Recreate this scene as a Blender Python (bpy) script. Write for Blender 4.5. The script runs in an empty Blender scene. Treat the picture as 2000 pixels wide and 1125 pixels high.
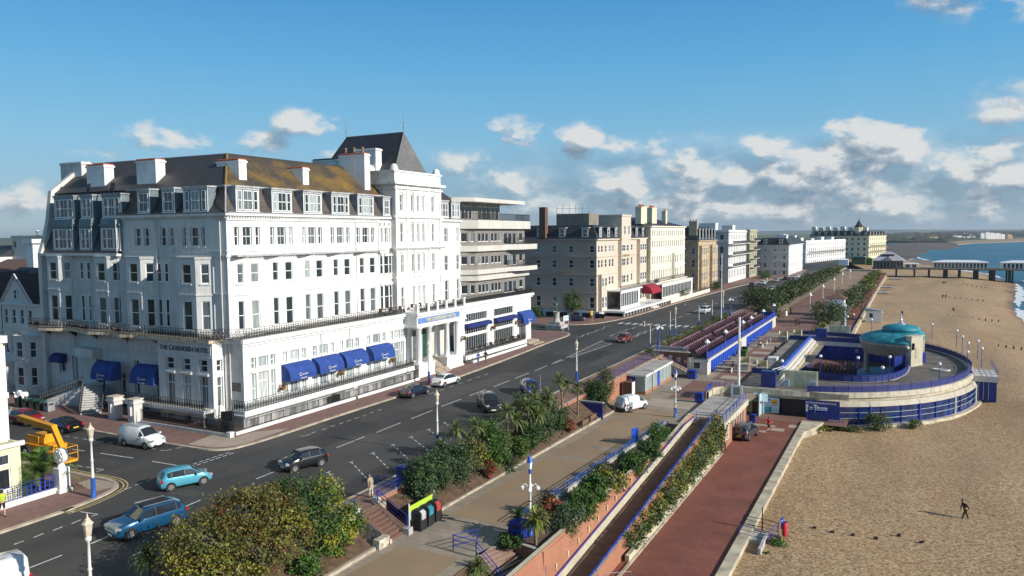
import bpy, math, random
from math import sin, cos, pi, radians, sqrt, atan2, atan, hypot
from mathutils import Vector, Matrix
random.seed(7)
sc = bpy.context.scene
col = sc.collection
# ------------------------------------------------------------------ camera
CF, CPITCH, CROLL, CYAW, CH = 1500.0, radians(4.02), radians(0.45), radians(27.3), 18.5
_F = Vector((-sin(CYAW)*cos(CPITCH), cos(CYAW)*cos(CPITCH), -sin(CPITCH)))
_R0 = Vector((cos(CYAW), sin(CYAW), 0)); _U0 = _R0.cross(_F)
_R = _R0*cos(CROLL) - _U0*sin(CROLL); _U = _U0*cos(CROLL) + _R0*sin(CROLL)
_C = Vector((0, 0, CH))
cd = bpy.data.cameras.new('camera'); cam = bpy.data.objects.new('camera', cd); col.objects.link(cam)
cam.matrix_world = Matrix(((_R.x, _U.x, -_F.x, 0), (_R.y, _U.y, -_F.y, 0), (_R.z, _U.z, -_F.z, CH), (0, 0, 0, 1)))
cd.sensor_width = 36; cd.lens = CF/2000*36; cd.clip_start = .5; cd.clip_end = 60000
sc.camera = cam
def G(x, y, z=0.0):
    """point of the horizontal plane at height z surveyed through the photograph's camera"""
    d = _F*CF + _R*(x-1000) + _U*(562.5-y)
    return _C + d*((z-CH)/d.z)
def PX(x, y, X):
    d = _F*CF + _R*(x-1000) + _U*(562.5-y); return _C + d*(X/d.x)
def PY(x, y, Y):
    d = _F*CF + _R*(x-1000) + _U*(562.5-y); return _C + d*(Y/d.y)
# ------------------------------------------------------------------ world, sun, exposure
SUN_EL = radians(25.0)
sdir = Vector((cos(SUN_EL), -0.01, sin(SUN_EL))).normalized()
w = bpy.data.worlds.new('World'); sc.world = w; w.use_nodes = True
nt = w.node_tree; N = nt.nodes; L = nt.links; N.clear()
def nn(nt, t, **k):
    n = nt.nodes.new(t)
    for a, b in k.items(): setattr(n, a, b)
    return n
def mth(nt, op, a, b=None, clamp=False):
    n = nn(nt, 'ShaderNodeMath', operation=op, use_clamp=clamp)
    for i, v in enumerate((a, b)):
        if v is None: continue
        if isinstance(v, (int, float)): n.inputs[i].default_value = v
        else: nt.links.new(v, n.inputs[i])
    return n.outputs[0]
out = nn(nt, 'ShaderNodeOutputWorld')
sky = nn(nt, 'ShaderNodeTexSky', sky_type='NISHITA', sun_disc=False)
sky.sun_elevation = SUN_EL; sky.sun_rotation = radians(90); sky.altitude = 20
sky.air_density = 1.0; sky.dust_density = 0.25; sky.ozone_density = 2.2
hs = nn(nt, 'ShaderNodeHueSaturation'); hs.inputs['Saturation'].default_value = 1.12; hs.inputs['Hue'].default_value = .488
hs.inputs['Value'].default_value = 1.0
L.new(sky.outputs[0], hs.inputs['Color'])
bg = nn(nt, 'ShaderNodeBackground'); bg.inputs[1].default_value = 0.115; tc = nn(nt, 'ShaderNodeTexCoord'); sp = nn(nt, 'ShaderNodeSeparateXYZ'); L.new(tc.outputs['Generated'], sp.inputs[0])
az = mth(nt, 'ADD', mth(nt, 'ARCTAN2', sp.outputs[0], sp.outputs[1]), CYAW)       # compass bearing from the parade's axis
el = mth(nt, 'ARCSINE', sp.outputs[2])
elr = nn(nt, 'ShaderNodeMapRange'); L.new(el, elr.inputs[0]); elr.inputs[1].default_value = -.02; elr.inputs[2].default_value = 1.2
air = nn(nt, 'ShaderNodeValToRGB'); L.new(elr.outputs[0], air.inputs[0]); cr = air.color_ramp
cr.elements[0].position = 0; cr.elements[0].color = (.22, .34, .47, 1); cr.elements[1].position = 1; cr.elements[1].color = (.17, .19, .23, 1)  # top stop, out of view, brightened and greyed as fill for shaded walls
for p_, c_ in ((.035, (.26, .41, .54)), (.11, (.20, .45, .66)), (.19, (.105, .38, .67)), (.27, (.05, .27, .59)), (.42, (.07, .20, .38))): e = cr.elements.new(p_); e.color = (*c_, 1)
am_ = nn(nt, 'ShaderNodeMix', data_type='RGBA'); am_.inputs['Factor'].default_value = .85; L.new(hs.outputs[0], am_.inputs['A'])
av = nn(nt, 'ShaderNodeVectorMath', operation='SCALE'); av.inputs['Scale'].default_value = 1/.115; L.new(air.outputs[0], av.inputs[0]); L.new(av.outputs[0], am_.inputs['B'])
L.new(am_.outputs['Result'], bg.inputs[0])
cv = nn(nt, 'ShaderNodeCombineXYZ'); L.new(az, cv.inputs[0]); L.new(el, cv.inputs[1])
def cloudfield(off):
    """cloud density at (bearing, elevation), billows stretched along the horizon"""
    va = nn(nt, 'ShaderNodeVectorMath', operation='ADD'); L.new(cv.outputs[0], va.inputs[0]); va.inputs[1].default_value = off
    vm = nn(nt, 'ShaderNodeVectorMath', operation='MULTIPLY'); L.new(va.outputs[0], vm.inputs[0]); vm.inputs[1].default_value = (1, 1.7, 1)
    n1 = nn(nt, 'ShaderNodeTexNoise'); n1.inputs['Scale'].default_value = 15; n1.inputs['Detail'].default_value = 9; n1.inputs['Roughness'].default_value = .55
    n1.inputs['Distortion'].default_value = .08
    L.new(vm.outputs[0], n1.inputs['Vector'])
    tot = None
    for (px, py, rx, ry, am) in BLOBS:
        c = (atan((px-1000)/1500), atan((455-(px-1000)*.0079-py)/1500), 0)
        s = nn(nt, 'ShaderNodeVectorMath', operation='SUBTRACT'); L.new(va.outputs[0], s.inputs[0]); s.inputs[1].default_value = c
        m = nn(nt, 'ShaderNodeVectorMath', operation='MULTIPLY'); L.new(s.outputs[0], m.inputs[0]); m.inputs[1].default_value = (1500/rx, 1500/ry, 0)
        l = nn(nt, 'ShaderNodeVectorMath', operation='LENGTH'); L.new(m.outputs[0], l.inputs[0])
        g = nn(nt, 'ShaderNodeMapRange', interpolation_type='SMOOTHSTEP'); L.new(l.outputs['Value'], g.inputs[0])
        g.inputs[1].default_value = 1.35; g.inputs[2].default_value = 0.0; g.inputs[3].default_value = 0; g.inputs[4].default_value = am
        tot = g.outputs[0] if tot is None else mth(nt, 'MAXIMUM', tot, g.outputs[0])
    nz = mth(nt, 'MULTIPLY', mth(nt, 'MULTIPLY', mth(nt, 'SUBTRACT', n1.outputs['Fac'], .49), 3.6), mth(nt, 'MULTIPLY', tot, 2.2, True))
    return mth(nt, 'ADD', tot, nz)
BLOBS = [(610, 246, 85, 44, .62), (345, 285, 130, 44, .60), (515, 290, 75, 32, .56), (655, 303, 50, 28, .5), (1020, 256, 110, 40, .56), (985, 275, 80, 26, .5),
         (1130, 278, 90, 48, .62), (1245, 285, 110, 44, .6), (1690, 282, 120, 52, .80), (1480, 320, 300, 66, .64), (1370, 355, 380, 64, .68), (1640, 350, 440, 74, .86), (1895, 308, 110, 44, .62),
         (925, 330, 130, 56, .50), (1010, 350, 120, 46, .56), (1950, 30, 190, 105, .60), (1800, 385, 480, 56, .62), (1250, 395, 420, 50, .60), (30, 400, 150, 44, .50), (200, 318, 90, 30, .42), (1590, 5, 90, 22, .42),
         (1040, 400, 240, 44, .44), (1500, 412, 700, 40, .58), (-500, 280, 300, 80, .5), (2800, 250, 700, 120, .6)]
d0 = cloudfield((0, 0, 0)); d1 = cloudfield((.012, .02, 0))
dens = nn(nt, 'ShaderNodeMapRange', interpolation_type='SMOOTHSTEP'); L.new(d0, dens.inputs[0])
dens.inputs[1].default_value = .22; dens.inputs[2].default_value = .80; dens.inputs[4].default_value = .93
vs = nn(nt, 'ShaderNodeVectorMath', operation='SUBTRACT'); L.new(cv.outputs[0], vs.inputs[0]); vs.inputs[1].default_value = (atan(520/1500), atan(80/1500), 0)
vl = nn(nt, 'ShaderNodeVectorMath', operation='MULTIPLY'); L.new(vs.outputs[0], vl.inputs[0]); vl.inputs[1].default_value = (1500/900, 1500/105, 0); vn = nn(nt, 'ShaderNodeVectorMath', operation='LENGTH'); L.new(vl.outputs[0], vn.inputs[0])
vk = nn(nt, 'ShaderNodeMapRange', interpolation_type='SMOOTHSTEP'); L.new(vn.outputs['Value'], vk.inputs[0]); vk.inputs[1].default_value = 1.2; vk.inputs[2].default_value = .1; vk.inputs[4].default_value = .85
vz = nn(nt, 'ShaderNodeTexNoise'); vz.inputs['Scale'].default_value = 7; vz.inputs['Detail'].default_value = 6; vmm = nn(nt, 'ShaderNodeVectorMath', operation='MULTIPLY'); vmm.inputs[1].default_value = (1, 3.5, 1); L.new(cv.outputs[0], vmm.inputs[0]); L.new(vmm.outputs[0], vz.inputs['Vector'])
veil = mth(nt, 'MULTIPLY', vk.outputs[0], mth(nt, 'ADD', mth(nt, 'MULTIPLY', vz.outputs['Fac'], 1.5), -.05), True)
sh = nn(nt, 'ShaderNodeMapRange'); L.new(mth(nt, 'SUBTRACT', d0, d1), sh.inputs[0])
sh.inputs[1].default_value = -.45; sh.inputs[2].default_value = .42
cr = nn(nt, 'ShaderNodeValToRGB'); L.new(sh.outputs[0], cr.inputs[0])
cr.color_ramp.elements[0].color = (.24, .33, .44, 1); cr.color_ramp.elements[0].position = .1
cr.color_ramp.elements[1].color = (.86, .87, .86, 1); cr.color_ramp.elements[1].position = .85
e = cr.color_ramp.elements.new(.5); e.color = (.46, .54, .62, 1)
bg2 = nn(nt, 'ShaderNodeBackground'); bg2.inputs[1].default_value = .8; L.new(cr.outputs[0], bg2.inputs[0])
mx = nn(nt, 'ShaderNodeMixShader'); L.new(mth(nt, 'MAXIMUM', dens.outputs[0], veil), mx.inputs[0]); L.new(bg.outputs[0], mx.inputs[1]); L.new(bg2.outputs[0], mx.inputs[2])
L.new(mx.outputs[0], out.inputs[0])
sl = bpy.data.lights.new('sun', 'SUN'); sl.energy = 5.0; sl.angle = radians(.5); sl.color = (1, .95, .87)
so = bpy.data.objects.new('sun', sl); col.objects.link(so); so.rotation_euler = sdir.to_track_quat('Z', 'Y').to_euler(); so.location = (200, 0, 120)
sc.view_settings.view_transform = 'Standard'; sc.view_settings.look = 'None'; sc.view_settings.exposure = 0.12; sc.view_settings.gamma = 1
# ------------------------------------------------------------------ materials
MATS = {}
def M(name, c, rough=.75, var=.15, scale=2.0, c2=None, bump=0.0, bscale=25, metal=0.0, coat=0.0, world=False, detail=4, spec=.5, randobj=0.0, stretch=None):
    if name in MATS: return MATS[name]
    m = bpy.data.materials.new(name); m.use_nodes = True; nt = m.node_tree; b = nt.nodes['Principled BSDF']
    b.inputs['Roughness'].default_value = rough; b.inputs['Metallic'].default_value = metal; b.inputs['Specular IOR Level'].default_value = spec
    if coat: b.inputs['Coat Weight'].default_value = coat; b.inputs['Coat Roughness'].default_value = .05
    if world: co = nn(nt, 'ShaderNodeNewGeometry').outputs['Position']
    else: co = nn(nt, 'ShaderNodeTexCoord').outputs['Object']
    if stretch:
        mp = nn(nt, 'ShaderNodeVectorMath', operation='MULTIPLY'); mp.inputs[1].default_value = stretch; nt.links.new(co, mp.inputs[0]); co = mp.outputs[0]
    n = nn(nt, 'ShaderNodeTexNoise'); n.inputs['Scale'].default_value = scale; n.inputs['Detail'].default_value = detail; nt.links.new(co, n.inputs['Vector'])
    r = nn(nt, 'ShaderNodeMapRange'); r.inputs[1].default_value = .3; r.inputs[2].default_value = .7; nt.links.new(n.outputs['Fac'], r.inputs[0])
    mix = nn(nt, 'ShaderNodeMix', data_type='RGBA'); nt.links.new(r.outputs[0], mix.inputs['Factor'])
    ca = [max(0, min(1, v*(1-var))) for v in c]; cb = list(c2) if c2 else [max(0, min(1, v*(1+var))) for v in c]
    mix.inputs['A'].default_value = (*ca, 1); mix.inputs['B'].default_value = (*cb, 1)
    res = mix.outputs['Result']
    if randobj:
        oi = nn(nt, 'ShaderNodeObjectInfo'); h = nn(nt, 'ShaderNodeHueSaturation'); nt.links.new(res, h.inputs['Color'])
        v = mth(nt, 'ADD', mth(nt, 'MULTIPLY', oi.outputs['Random'], randobj), 1-randobj/2); nt.links.new(v, h.inputs['Value']); res = h.outputs[0]
    nt.links.new(res, b.inputs['Base Color'])
    if bump:
        n2 = nn(nt, 'ShaderNodeTexNoise'); n2.inputs['Scale'].default_value = bscale; n2.inputs['Detail'].default_value = 3; nt.links.new(co, n2.inputs['Vector'])
        bp = nn(nt, 'ShaderNodeBump'); bp.inputs['Strength'].default_value = bump; bp.inputs['Distance'].default_value = .05
        nt.links.new(n2.outputs['Fac'], bp.inputs['Height']); nt.links.new(bp.outputs[0], b.inputs['Normal'])
    MATS[name] = m; return m
def ramp(nt, fac, els, interp='LINEAR'):
    r = nn(nt, 'ShaderNodeValToRGB'); cr = r.color_ramp; cr.interpolation = interp
    while len(cr.elements) < len(els): cr.elements.new(.5)
    for e, (p, c) in zip(cr.elements, els): e.position = p; e.color = (*c, 1)
    nt.links.new(fac, r.inputs[0]); return r.outputs[0]
def noise(nt, co, s, d=4, ro=.5):
    n = nn(nt, 'ShaderNodeTexNoise'); n.inputs['Scale'].default_value = s; n.inputs['Detail'].default_value = d; n.inputs['Roughness'].default_value = ro
    nt.links.new(co, n.inputs['Vector']); return n.outputs['Fac']
def vmul(nt, co, v):
    n = nn(nt, 'ShaderNodeVectorMath', operation='MULTIPLY'); n.inputs[1].default_value = v; nt.links.new(co, n.inputs[0]); return n.outputs[0]
def mixc(nt, f, a, b, mode='MIX'):
    n = nn(nt, 'ShaderNodeMix', data_type='RGBA', blend_type=mode)
    for k, v in (('Factor', f), ('A', a), ('B', b)):
        if isinstance(v, (tuple, list)): n.inputs[k].default_value = (*v, 1)
        elif isinstance(v, (int, float)): n.inputs[k].default_value = v
        else: nt.links.new(v, n.inputs[k])
    return n.outputs['Result']
def custom(name, rough=.8, spec=.5):
    m = bpy.data.materials.new(name); m.use_nodes = True; MATS[name] = m
    b = m.node_tree.nodes['Principled BSDF']; b.inputs['Roughness'].default_value = rough; b.inputs['Specular IOR Level'].default_value = spec
    return m, m.node_tree, b
def dobump(nt, b, h, s, dist=.05):
    bp = nn(nt, 'ShaderNodeBump'); bp.inputs['Strength'].default_value = s; bp.inputs['Distance'].default_value = dist
    nt.links.new(h, bp.inputs['Height']); nt.links.new(bp.outputs[0], b.inputs['Normal'])
def geo(nt): return nn(nt, 'ShaderNodeNewGeometry').outputs['Position']
# painted stucco with rain streaks and grime
def stucco(name, c, dirt=.25, dc=(.30, .27, .22), s=.35):
    m, nt, b = custom(name, .6); co = geo(nt)
    st = noise(nt, vmul(nt, co, (1.6, 1.6, .18)), 2.2, 5, .6); gr = noise(nt, co, s, 5, .6)
    f = mth(nt, 'MULTIPLY', mth(nt, 'MULTIPLY', st, gr), 1)
    r = nn(nt, 'ShaderNodeMapRange'); r.inputs[1].default_value = .21; r.inputs[2].default_value = .42; r.inputs[4].default_value = dirt; nt.links.new(f, r.inputs[0])
    nt.links.new(mixc(nt, r.outputs[0], c, dc), b.inputs['Base Color']); dobump(nt, b, noise(nt, co, 9, 3), .06); return m
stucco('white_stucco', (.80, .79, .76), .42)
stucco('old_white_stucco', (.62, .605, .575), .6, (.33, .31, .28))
stucco('rusty_stucco', (.60, .50, .36), 1.0, (.30, .13, .04), 1.6)
stucco('cream_stucco', (.74, .67, .46), .35)
stucco('pale_cream', (.80, .74, .60), .3)
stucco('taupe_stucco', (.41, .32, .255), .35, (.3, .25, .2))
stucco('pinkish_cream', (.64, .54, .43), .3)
stucco('tan_stone', (.52, .40, .26), .8, (.22, .16, .10), .8)
stucco('olive_concrete', (.42, .38, .26), .5)
stucco('pale_grey_render', (.62, .60, .56), .4)
stucco('yellow_render', (.82, .76, .45), .25)
stucco('beige_concrete', (.60, .54, .42), .8, (.25, .21, .16), 1.3)
stucco('ivory_panel', (.60, .57, .51), .4)
def slate(name, c1, c2, lich=0.0):
    m, nt, b = custom(name, .55); co = geo(nt)
    br = nn(nt, 'ShaderNodeTexBrick'); br.inputs['Scale'].default_value = 1; br.inputs['Brick Width'].default_value = .5; br.inputs['Row Height'].default_value = .22
    br.inputs['Mortar Size'].default_value = .018; br.inputs['Color1'].default_value = (*c1, 1); br.inputs['Color2'].default_value = (*c2, 1); br.inputs['Mortar'].default_value = (.015, .013, .012, 1)
    sp = nn(nt, 'ShaderNodeSeparateXYZ'); nt.links.new(co, sp.inputs[0]); cb = nn(nt, 'ShaderNodeCombineXYZ')
    nt.links.new(mth(nt, 'ADD', sp.outputs[0], sp.outputs[1]), cb.inputs[0]); nt.links.new(mth(nt, 'MULTIPLY', sp.outputs[2], 1.3), cb.inputs[1]); nt.links.new(cb.outputs[0], br.inputs['Vector'])
    res = mixc(nt, noise(nt, co, .5, 5, .6), br.outputs['Color'], (c1[0]*.6, c1[1]*.6, c1[2]*.6))
    if lich:
        f = mth(nt, 'ADD', mth(nt, 'MULTIPLY', noise(nt, co, .28, 3, .5), .6), mth(nt, 'MULTIPLY', noise(nt, vmul(nt, co, (1, 1, 1)), 3.2, 6, .75), .5))
        r = nn(nt, 'ShaderNodeMapRange'); r.inputs[1].default_value = .575-lich*.1; r.inputs[2].default_value = .80-lich*.1; nt.links.new(f, r.inputs[0])
        res = mixc(nt, r.outputs[0], res, (.27, .155, .02))
    nt.links.new(res, b.inputs['Base Color']); dobump(nt, b, br.outputs['Fac'], -.25, .02); return m
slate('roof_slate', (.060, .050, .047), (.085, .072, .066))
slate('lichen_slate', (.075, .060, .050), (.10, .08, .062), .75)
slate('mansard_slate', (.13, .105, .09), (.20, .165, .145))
slate('dark_slate', (.030, .032, .042), (.05, .052, .062))
slate('sunlit_slate', (.17, .165, .155), (.27, .26, .245))
slate('purple_slate', (.045, .025, .03), (.07, .04, .045))
def brick(name, c1, c2, mortar, w=.215, h=.075, sc_=1, rough=.85, flat=False, dirt=.4, ms=.01):
    m, nt, b = custom(name, rough); co = geo(nt)
    br = nn(nt, 'ShaderNodeTexBrick'); br.inputs['Scale'].default_value = sc_; br.inputs['Brick Width'].default_value = w; br.inputs['Row Height'].default_value = h
    br.inputs['Mortar Size'].default_value = ms; br.inputs['Color1'].default_value = (*c1, 1); br.inputs['Color2'].default_value = (*c2, 1); br.inputs['Mortar'].default_value = (*mortar, 1)
    if flat: nt.links.new(co, br.inputs['Vector'])
    else:
        sp = nn(nt, 'ShaderNodeSeparateXYZ'); nt.links.new(co, sp.inputs[0]); cb = nn(nt, 'ShaderNodeCombineXYZ')
        nt.links.new(mth(nt, 'ADD', sp.outputs[0], sp.outputs[1]), cb.inputs[0]); nt.links.new(sp.outputs[2], cb.inputs[1]); nt.links.new(cb.outputs[0], br.inputs['Vector'])
    big = noise(nt, co, .35, 6, .65)
    r = nn(nt, 'ShaderNodeMapRange'); r.inputs[1].default_value = .35; r.inputs[2].default_value = .75; r.inputs[4].default_value = dirt; nt.links.new(big, r.inputs[0])
    nt.links.new(mixc(nt, r.outputs[0], br.outputs['Color'], tuple(v*.45 for v in c1)), b.inputs['Base Color']); return m
brick('dark_brick', (.13, .055, .035), (.17, .08, .05), (.16, .13, .10))
brick('orange_brick', (.46, .17, .09), (.38, .14, .07), (.35, .22, .15))
brick('cream_block', (.62, .56, .40), (.55, .50, .36), (.36, .32, .22), .45, .22, 1, .85)
brick('pavement_brick', (.21, .115, .095), (.27, .15, .12), (.16, .12, .10), .4, .4, 1, .85, True, .5, .012)
brick('tan_slabs', (.34, .23, .13), (.42, .29, .17), (.2, .15, .1), .9, .6, 1, .85, True, .5, .012)
brick('red_paving', (.24, .076, .046), (.30, .10, .06), (.13, .055, .042), .24, .12, 1, .8, True, .75, .01)
brick('grey_slabs', (.36, .295, .215), (.30, .245, .18), (.17, .14, .11), .9, .6, 1, .85, True, .6, .014)
brick('maroon_slabs', (.20, .105, .08), (.25, .13, .095), (.16, .09, .07), .6, .6, 1, .85, True, .5, .014)
brick('pale_slabs', (.45, .36, .27), (.41, .33, .25), (.25, .2, .16), .9, .9, 1, .85, True, .5, .014)
# rolled gravel of the middle promenade
m, nt, b = custom('tan_gravel', .9); co = geo(nt)
r1 = ramp(nt, noise(nt, co, 14, 5, .8), [(.3, (.22, .14, .076)), (.5, (.37, .25, .142)), (.72, (.52, .385, .245))])
nt.links.new(mixc(nt, noise(nt, co, .22, 6, .65), r1, (.20, .14, .09)), b.inputs['Base Color']); dobump(nt, b, noise(nt, co, 30, 2), .3, .02)
# asphalt
m, nt, b = custom('asphalt', .82, .35); co = geo(nt)
r1 = ramp(nt, noise(nt, co, 22, 4, .8), [(.3, (.040, .038, .037)), (.7, (.074, .071, .068))])
pat = ramp(nt, noise(nt, vmul(nt, co, (1, .25, 1)), .25, 6, .6), [(.28, (.66, .66, .67)), (.5, (1, 1, 1)), (.72, (1.35, 1.31, 1.24))])
vp = nn(nt, 'ShaderNodeTexVoronoi', distance='CHEBYCHEV'); vp.inputs['Scale'].default_value = .16; nt.links.new(vmul(nt, co, (1.6, .6, 1)), vp.inputs['Vector']); vq = nn(nt, 'ShaderNodeSeparateColor'); nt.links.new(vp.outputs['Color'], vq.inputs[0])
pat = mixc(nt, 1.0, pat, ramp(nt, vq.outputs[0], [(0, (.74, .74, .74)), (.16, (1, 1, 1)), (.9, (1.14, 1.12, 1.08))], 'CONSTANT'), 'MULTIPLY')
nt.links.new(mixc(nt, 1.0, r1, pat, 'MULTIPLY'), b.inputs['Base Color']); dobump(nt, b, noise(nt, co, 60, 2), .15, .01)
# shingle beach
m, nt, b = custom('shingle', .85); co = geo(nt)
vo = nn(nt, 'ShaderNodeTexVoronoi'); vo.inputs['Scale'].default_value = 7.5; nt.links.new(co, vo.inputs['Vector'])
hs2 = nn(nt, 'ShaderNodeSeparateColor'); nt.links.new(vo.outputs['Color'], hs2.inputs[0])
f = mth(nt, 'ADD', mth(nt, 'MULTIPLY', hs2.outputs[0], .6), mth(nt, 'MULTIPLY', noise(nt, co, 3.2, 7, .85), .45))
r1 = ramp(nt, f, [(.16, (.13, .074, .034)), (.40, (.33, .205, .098)), (.64, (.455, .30, .155)), (.90, (.62, .47, .30))])
big = ramp(nt, noise(nt, vmul(nt, co, (1, .45, 1)), .07, 7, .62), [(.34, (.80, .74, .68)), (.5, (1, 1, 1)), (.66, (1.06, 1.04, 1.02))])
res = mixc(nt, 1.0, r1, big, 'MULTIPLY'); res = mixc(nt, mth(nt, 'MULTIPLY', ramp(nt, noise(nt, co, .035, 5, .6), [(.48, (0, 0, 0)), (.66, (1, 1, 1))]), .25), res, mixc(nt, 1.0, r1, (1.0, 1.12, 1.3), 'MULTIPLY'))
spx = nn(nt, 'ShaderNodeSeparateXYZ'); nt.links.new(co, spx.inputs[0])
wet = nn(nt, 'ShaderNodeMapRange'); nt.links.new(mth(nt, 'ADD', spx.outputs[2], mth(nt, 'MULTIPLY', mth(nt, 'SUBTRACT', noise(nt, co, .08, 4), .5), 1.2)), wet.inputs[0])
wet.inputs[1].default_value = -6.45; wet.inputs[2].default_value = -6.95
res = mixc(nt, wet.outputs[0], res, (.17, .105, .06)); nt.links.new(res, b.inputs['Base Color'])
dobump(nt, b, mth(nt, 'ADD', noise(nt, co, 5, 6, .85), mth(nt, 'MULTIPLY', noise(nt, co, .5, 3), .8)), .55, .12)
# sea
m, nt, b = custom('sea_water', .45, .12); co = geo(nt)
r1 = ramp(nt, noise(nt, vmul(nt, co, (.012, .004, 1)), 1.5, 5, .6), [(.3, (.02, .105, .175)), (.6, (.045, .165, .235))])
fo = ramp(nt, noise(nt, vmul(nt, co, (.16, .03, 1)), 1.2, 8, .7), [(.66, (0, 0, 0)), (.72, (1, 1, 1))])
nt.links.new(mixc(nt, mth(nt, 'MULTIPLY', fo, .55), r1, (.7, .75, .75)), b.inputs['Base Color'])
dobump(nt, b, noise(nt, vmul(nt, co, (.5, .22, 1)), 1.0, 6, .6), .6, .5)
M('sea_foam', (.75, .78, .78), .6, .2, .5, (.9, .92, .93), .4, 2, world=True)
M('grass_green', (.075, .10, .025), .9, .35, .8, (.12, .13, .04), .5, 9, world=True)
M('soil', (.10, .06, .035), .95, .4, 2, None, .6, 9, world=True)
M('white_paint', (.80, .80, .78), .45, .06, 1.5)
M('marking_white', (.55, .55, .53), .7, .35, 3.5, (.72, .72, .70), world=True, detail=6)
M('marking_yellow', (.58, .45, .16), .7, .3, 3, world=True)
M('kerb_stone', (.42, .36, .27), .8, .3, 1.2, None, .2, 12, world=True)
M('seawall_concrete', (.46, .40, .29), .85, .35, .9, None, .3, 8, world=True, detail=7)
M('roof_felt', (.20, .175, .15), .9, .25, .5, (.30, .26, .21), world=True, detail=7)
M('black_iron', (.012, .012, .014), .45, .2)
M('blue_paint', (.012, .035, .30), .45, .25, 1.2, (.02, .06, .40))
M('lamp_blue', (.02, .10, .42), .4, .2)
M('navy_panel', (.008, .02, .20), .4, .35, 1.0, (.012, .035, .27), coat=.2)
M('bright_blue', (.01, .06, .46), .45, .2, .8, (.02, .10, .55))
M('violet_rail', (.09, .07, .30), .5, .25)
M('awning_blue', (.016, .055, .25), .8, .25, 1.5, (.022, .07, .31))
M('awning_navy', (.008, .018, .13), .7, .2)
M('sign_blue', (.11, .22, .50), .5, .2, .5)
M('gold_letter', (.70, .60, .30), .4, .1)
M('letter_dark', (.05, .05, .055), .5, .1)
M('cream_paint', (.78, .70, .42), .5, .15)
M('offwhite', (.72, .70, .64), .55, .15, 1.0)
M('lamp_cream', (.66, .55, .42), .5, .15, 3)
M('globe_white', (.86, .87, .88), .25, .03)
M('teal_green_door', (.01, .075, .06), .4, .2)
M('terracotta', (.42, .11, .05), .8, .3, 4)
M('chimney_pot', (.30, .20, .12), .8, .4, 3)
M('lead_grey', (.26, .27, .29), .5, .25, 2)
M('lead_flash', (.42, .42, .42), .5, .25, 2)
M('blue_grey_wood', (.15, .19, .21), .6, .2, 2)
M('green_grey_panel', (.30, .35, .33), .5, .12, 1)
M('pale_blue_panel', (.46, .58, .62), .5, .1, 1)
M('taupe_cladding', (.23, .205, .175), .6, .15, .8)
M('metal', (.55, .55, .56), .35, .1, metal=.8)
M('bright_metal', (.80, .80, .82), .25, .05, metal=.7)
M('copper_patina', (.012, .20, .27), .55, .3, 1.3, (.03, .31, .36), .15, 6, detail=7)
M('tyre', (.018, .018, .018), .8, .2)
M('rim', (.50, .50, .52), .3, .1, metal=.7)
M('dark_rim', (.12, .12, .13), .35, .1, metal=.5)
M('car_glass', (.018, .022, .028), .06, .1, spec=.8)
M('red_light', (.45, .01, .01), .25, .1, coat=.5)
M('head_glass', (.34, .36, .38), .2, .1, spec=.8)
M('plate_white', (.75, .75, .70), .4, .05)
M('plate_yellow', (.72, .50, .04), .4, .05)
M('black_plastic', (.02, .02, .022), .5, .15)
M('machine_yellow', (.72, .33, .015), .4, .15, 2)
M('skin', (.50, .29, .20), .6, .08); M('skin_dark', (.12, .065, .04), .6, .08)
M('bark', (.13, .10, .07), .9, .3, 5, None, .5, 14)
M('palm_trunk', (.20, .14, .085), .95, .4, 6, None, .6, 14)
M('twig', (.32, .26, .20), .9, .3, 5)
M('stone_grey', (.42, .40, .37), .8, .3, 2, None, .3, 10)
M('flint', (.50, .43, .33), .85, .6, 4, (.75, .68, .55), .8, 6, detail=8)
M('wood_brown', (.20, .12, .07), .8, .3, 3)
M('bronze_green', (.07, .12, .09), .5, .4, 4)
M('flower_red', (.40, .04, .03), .7, .3, 5)
# window glass: dark or curtained, differing from window to window
def glassmat(name, dark, mid, pale, pdark=.5, rough=.08):
    m, nt, b = custom(name, rough, .7); oi = nn(nt, 'ShaderNodeObjectInfo'); co = nn(nt, 'ShaderNodeTexCoord').outputs['Object']
    base = ramp(nt, oi.outputs['Random'], [(0, dark), (pdark, dark), (pdark+.02, mid), (min(.97, pdark+.28), mid), (min(.98, pdark+.3), pale)], 'LINEAR')
    fold = noise(nt, vmul(nt, co, (9, 1, .6)), 1.0, 3, .6)
    rr = nn(nt, 'ShaderNodeMapRange'); rr.inputs[1].default_value = .3; rr.inputs[2].default_value = .7; rr.inputs[3].default_value = .45; rr.inputs[4].default_value = 1.25; nt.links.new(fold, rr.inputs[0])
    nt.links.new(mixc(nt, 1.0, base, rr.outputs[0], 'MULTIPLY'), b.inputs['Base Color']); return m
glassmat('window_glass', (.035, .045, .05), (.14, .16, .16), (.42, .46, .44), .50)
glassmat('dark_window_glass', (.02, .026, .03), (.06, .07, .08), (.22, .24, .25), .62)
glassmat('curtained_glass', (.22, .26, .27), (.36, .42, .42), (.55, .57, .55), .35)
def carpaint(name, c, flake=.0):
    return M(name, c, .28, .05, 2, metal=flake, coat=.9)
def leafmat(name, c1, c2, c3, s=1.2):
    m, nt, b = custom(name, .6, .3); co = geo(nt)
    f = mth(nt, 'ADD', mth(nt, 'MULTIPLY', noise(nt, co, s, 4, .6), .6), mth(nt, 'MULTIPLY', noise(nt, co, s*14, 2, .7), .42))
    nt.links.new(ramp(nt, f, [(.36, c1), (.52, c2), (.66, c3)]), b.inputs['Base Color'])
    b.inputs['Subsurface Weight'].default_value = 0
    return m
leafmat('leaf_green', (.018, .040, .010), (.045, .095, .018), (.10, .165, .035))
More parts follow.
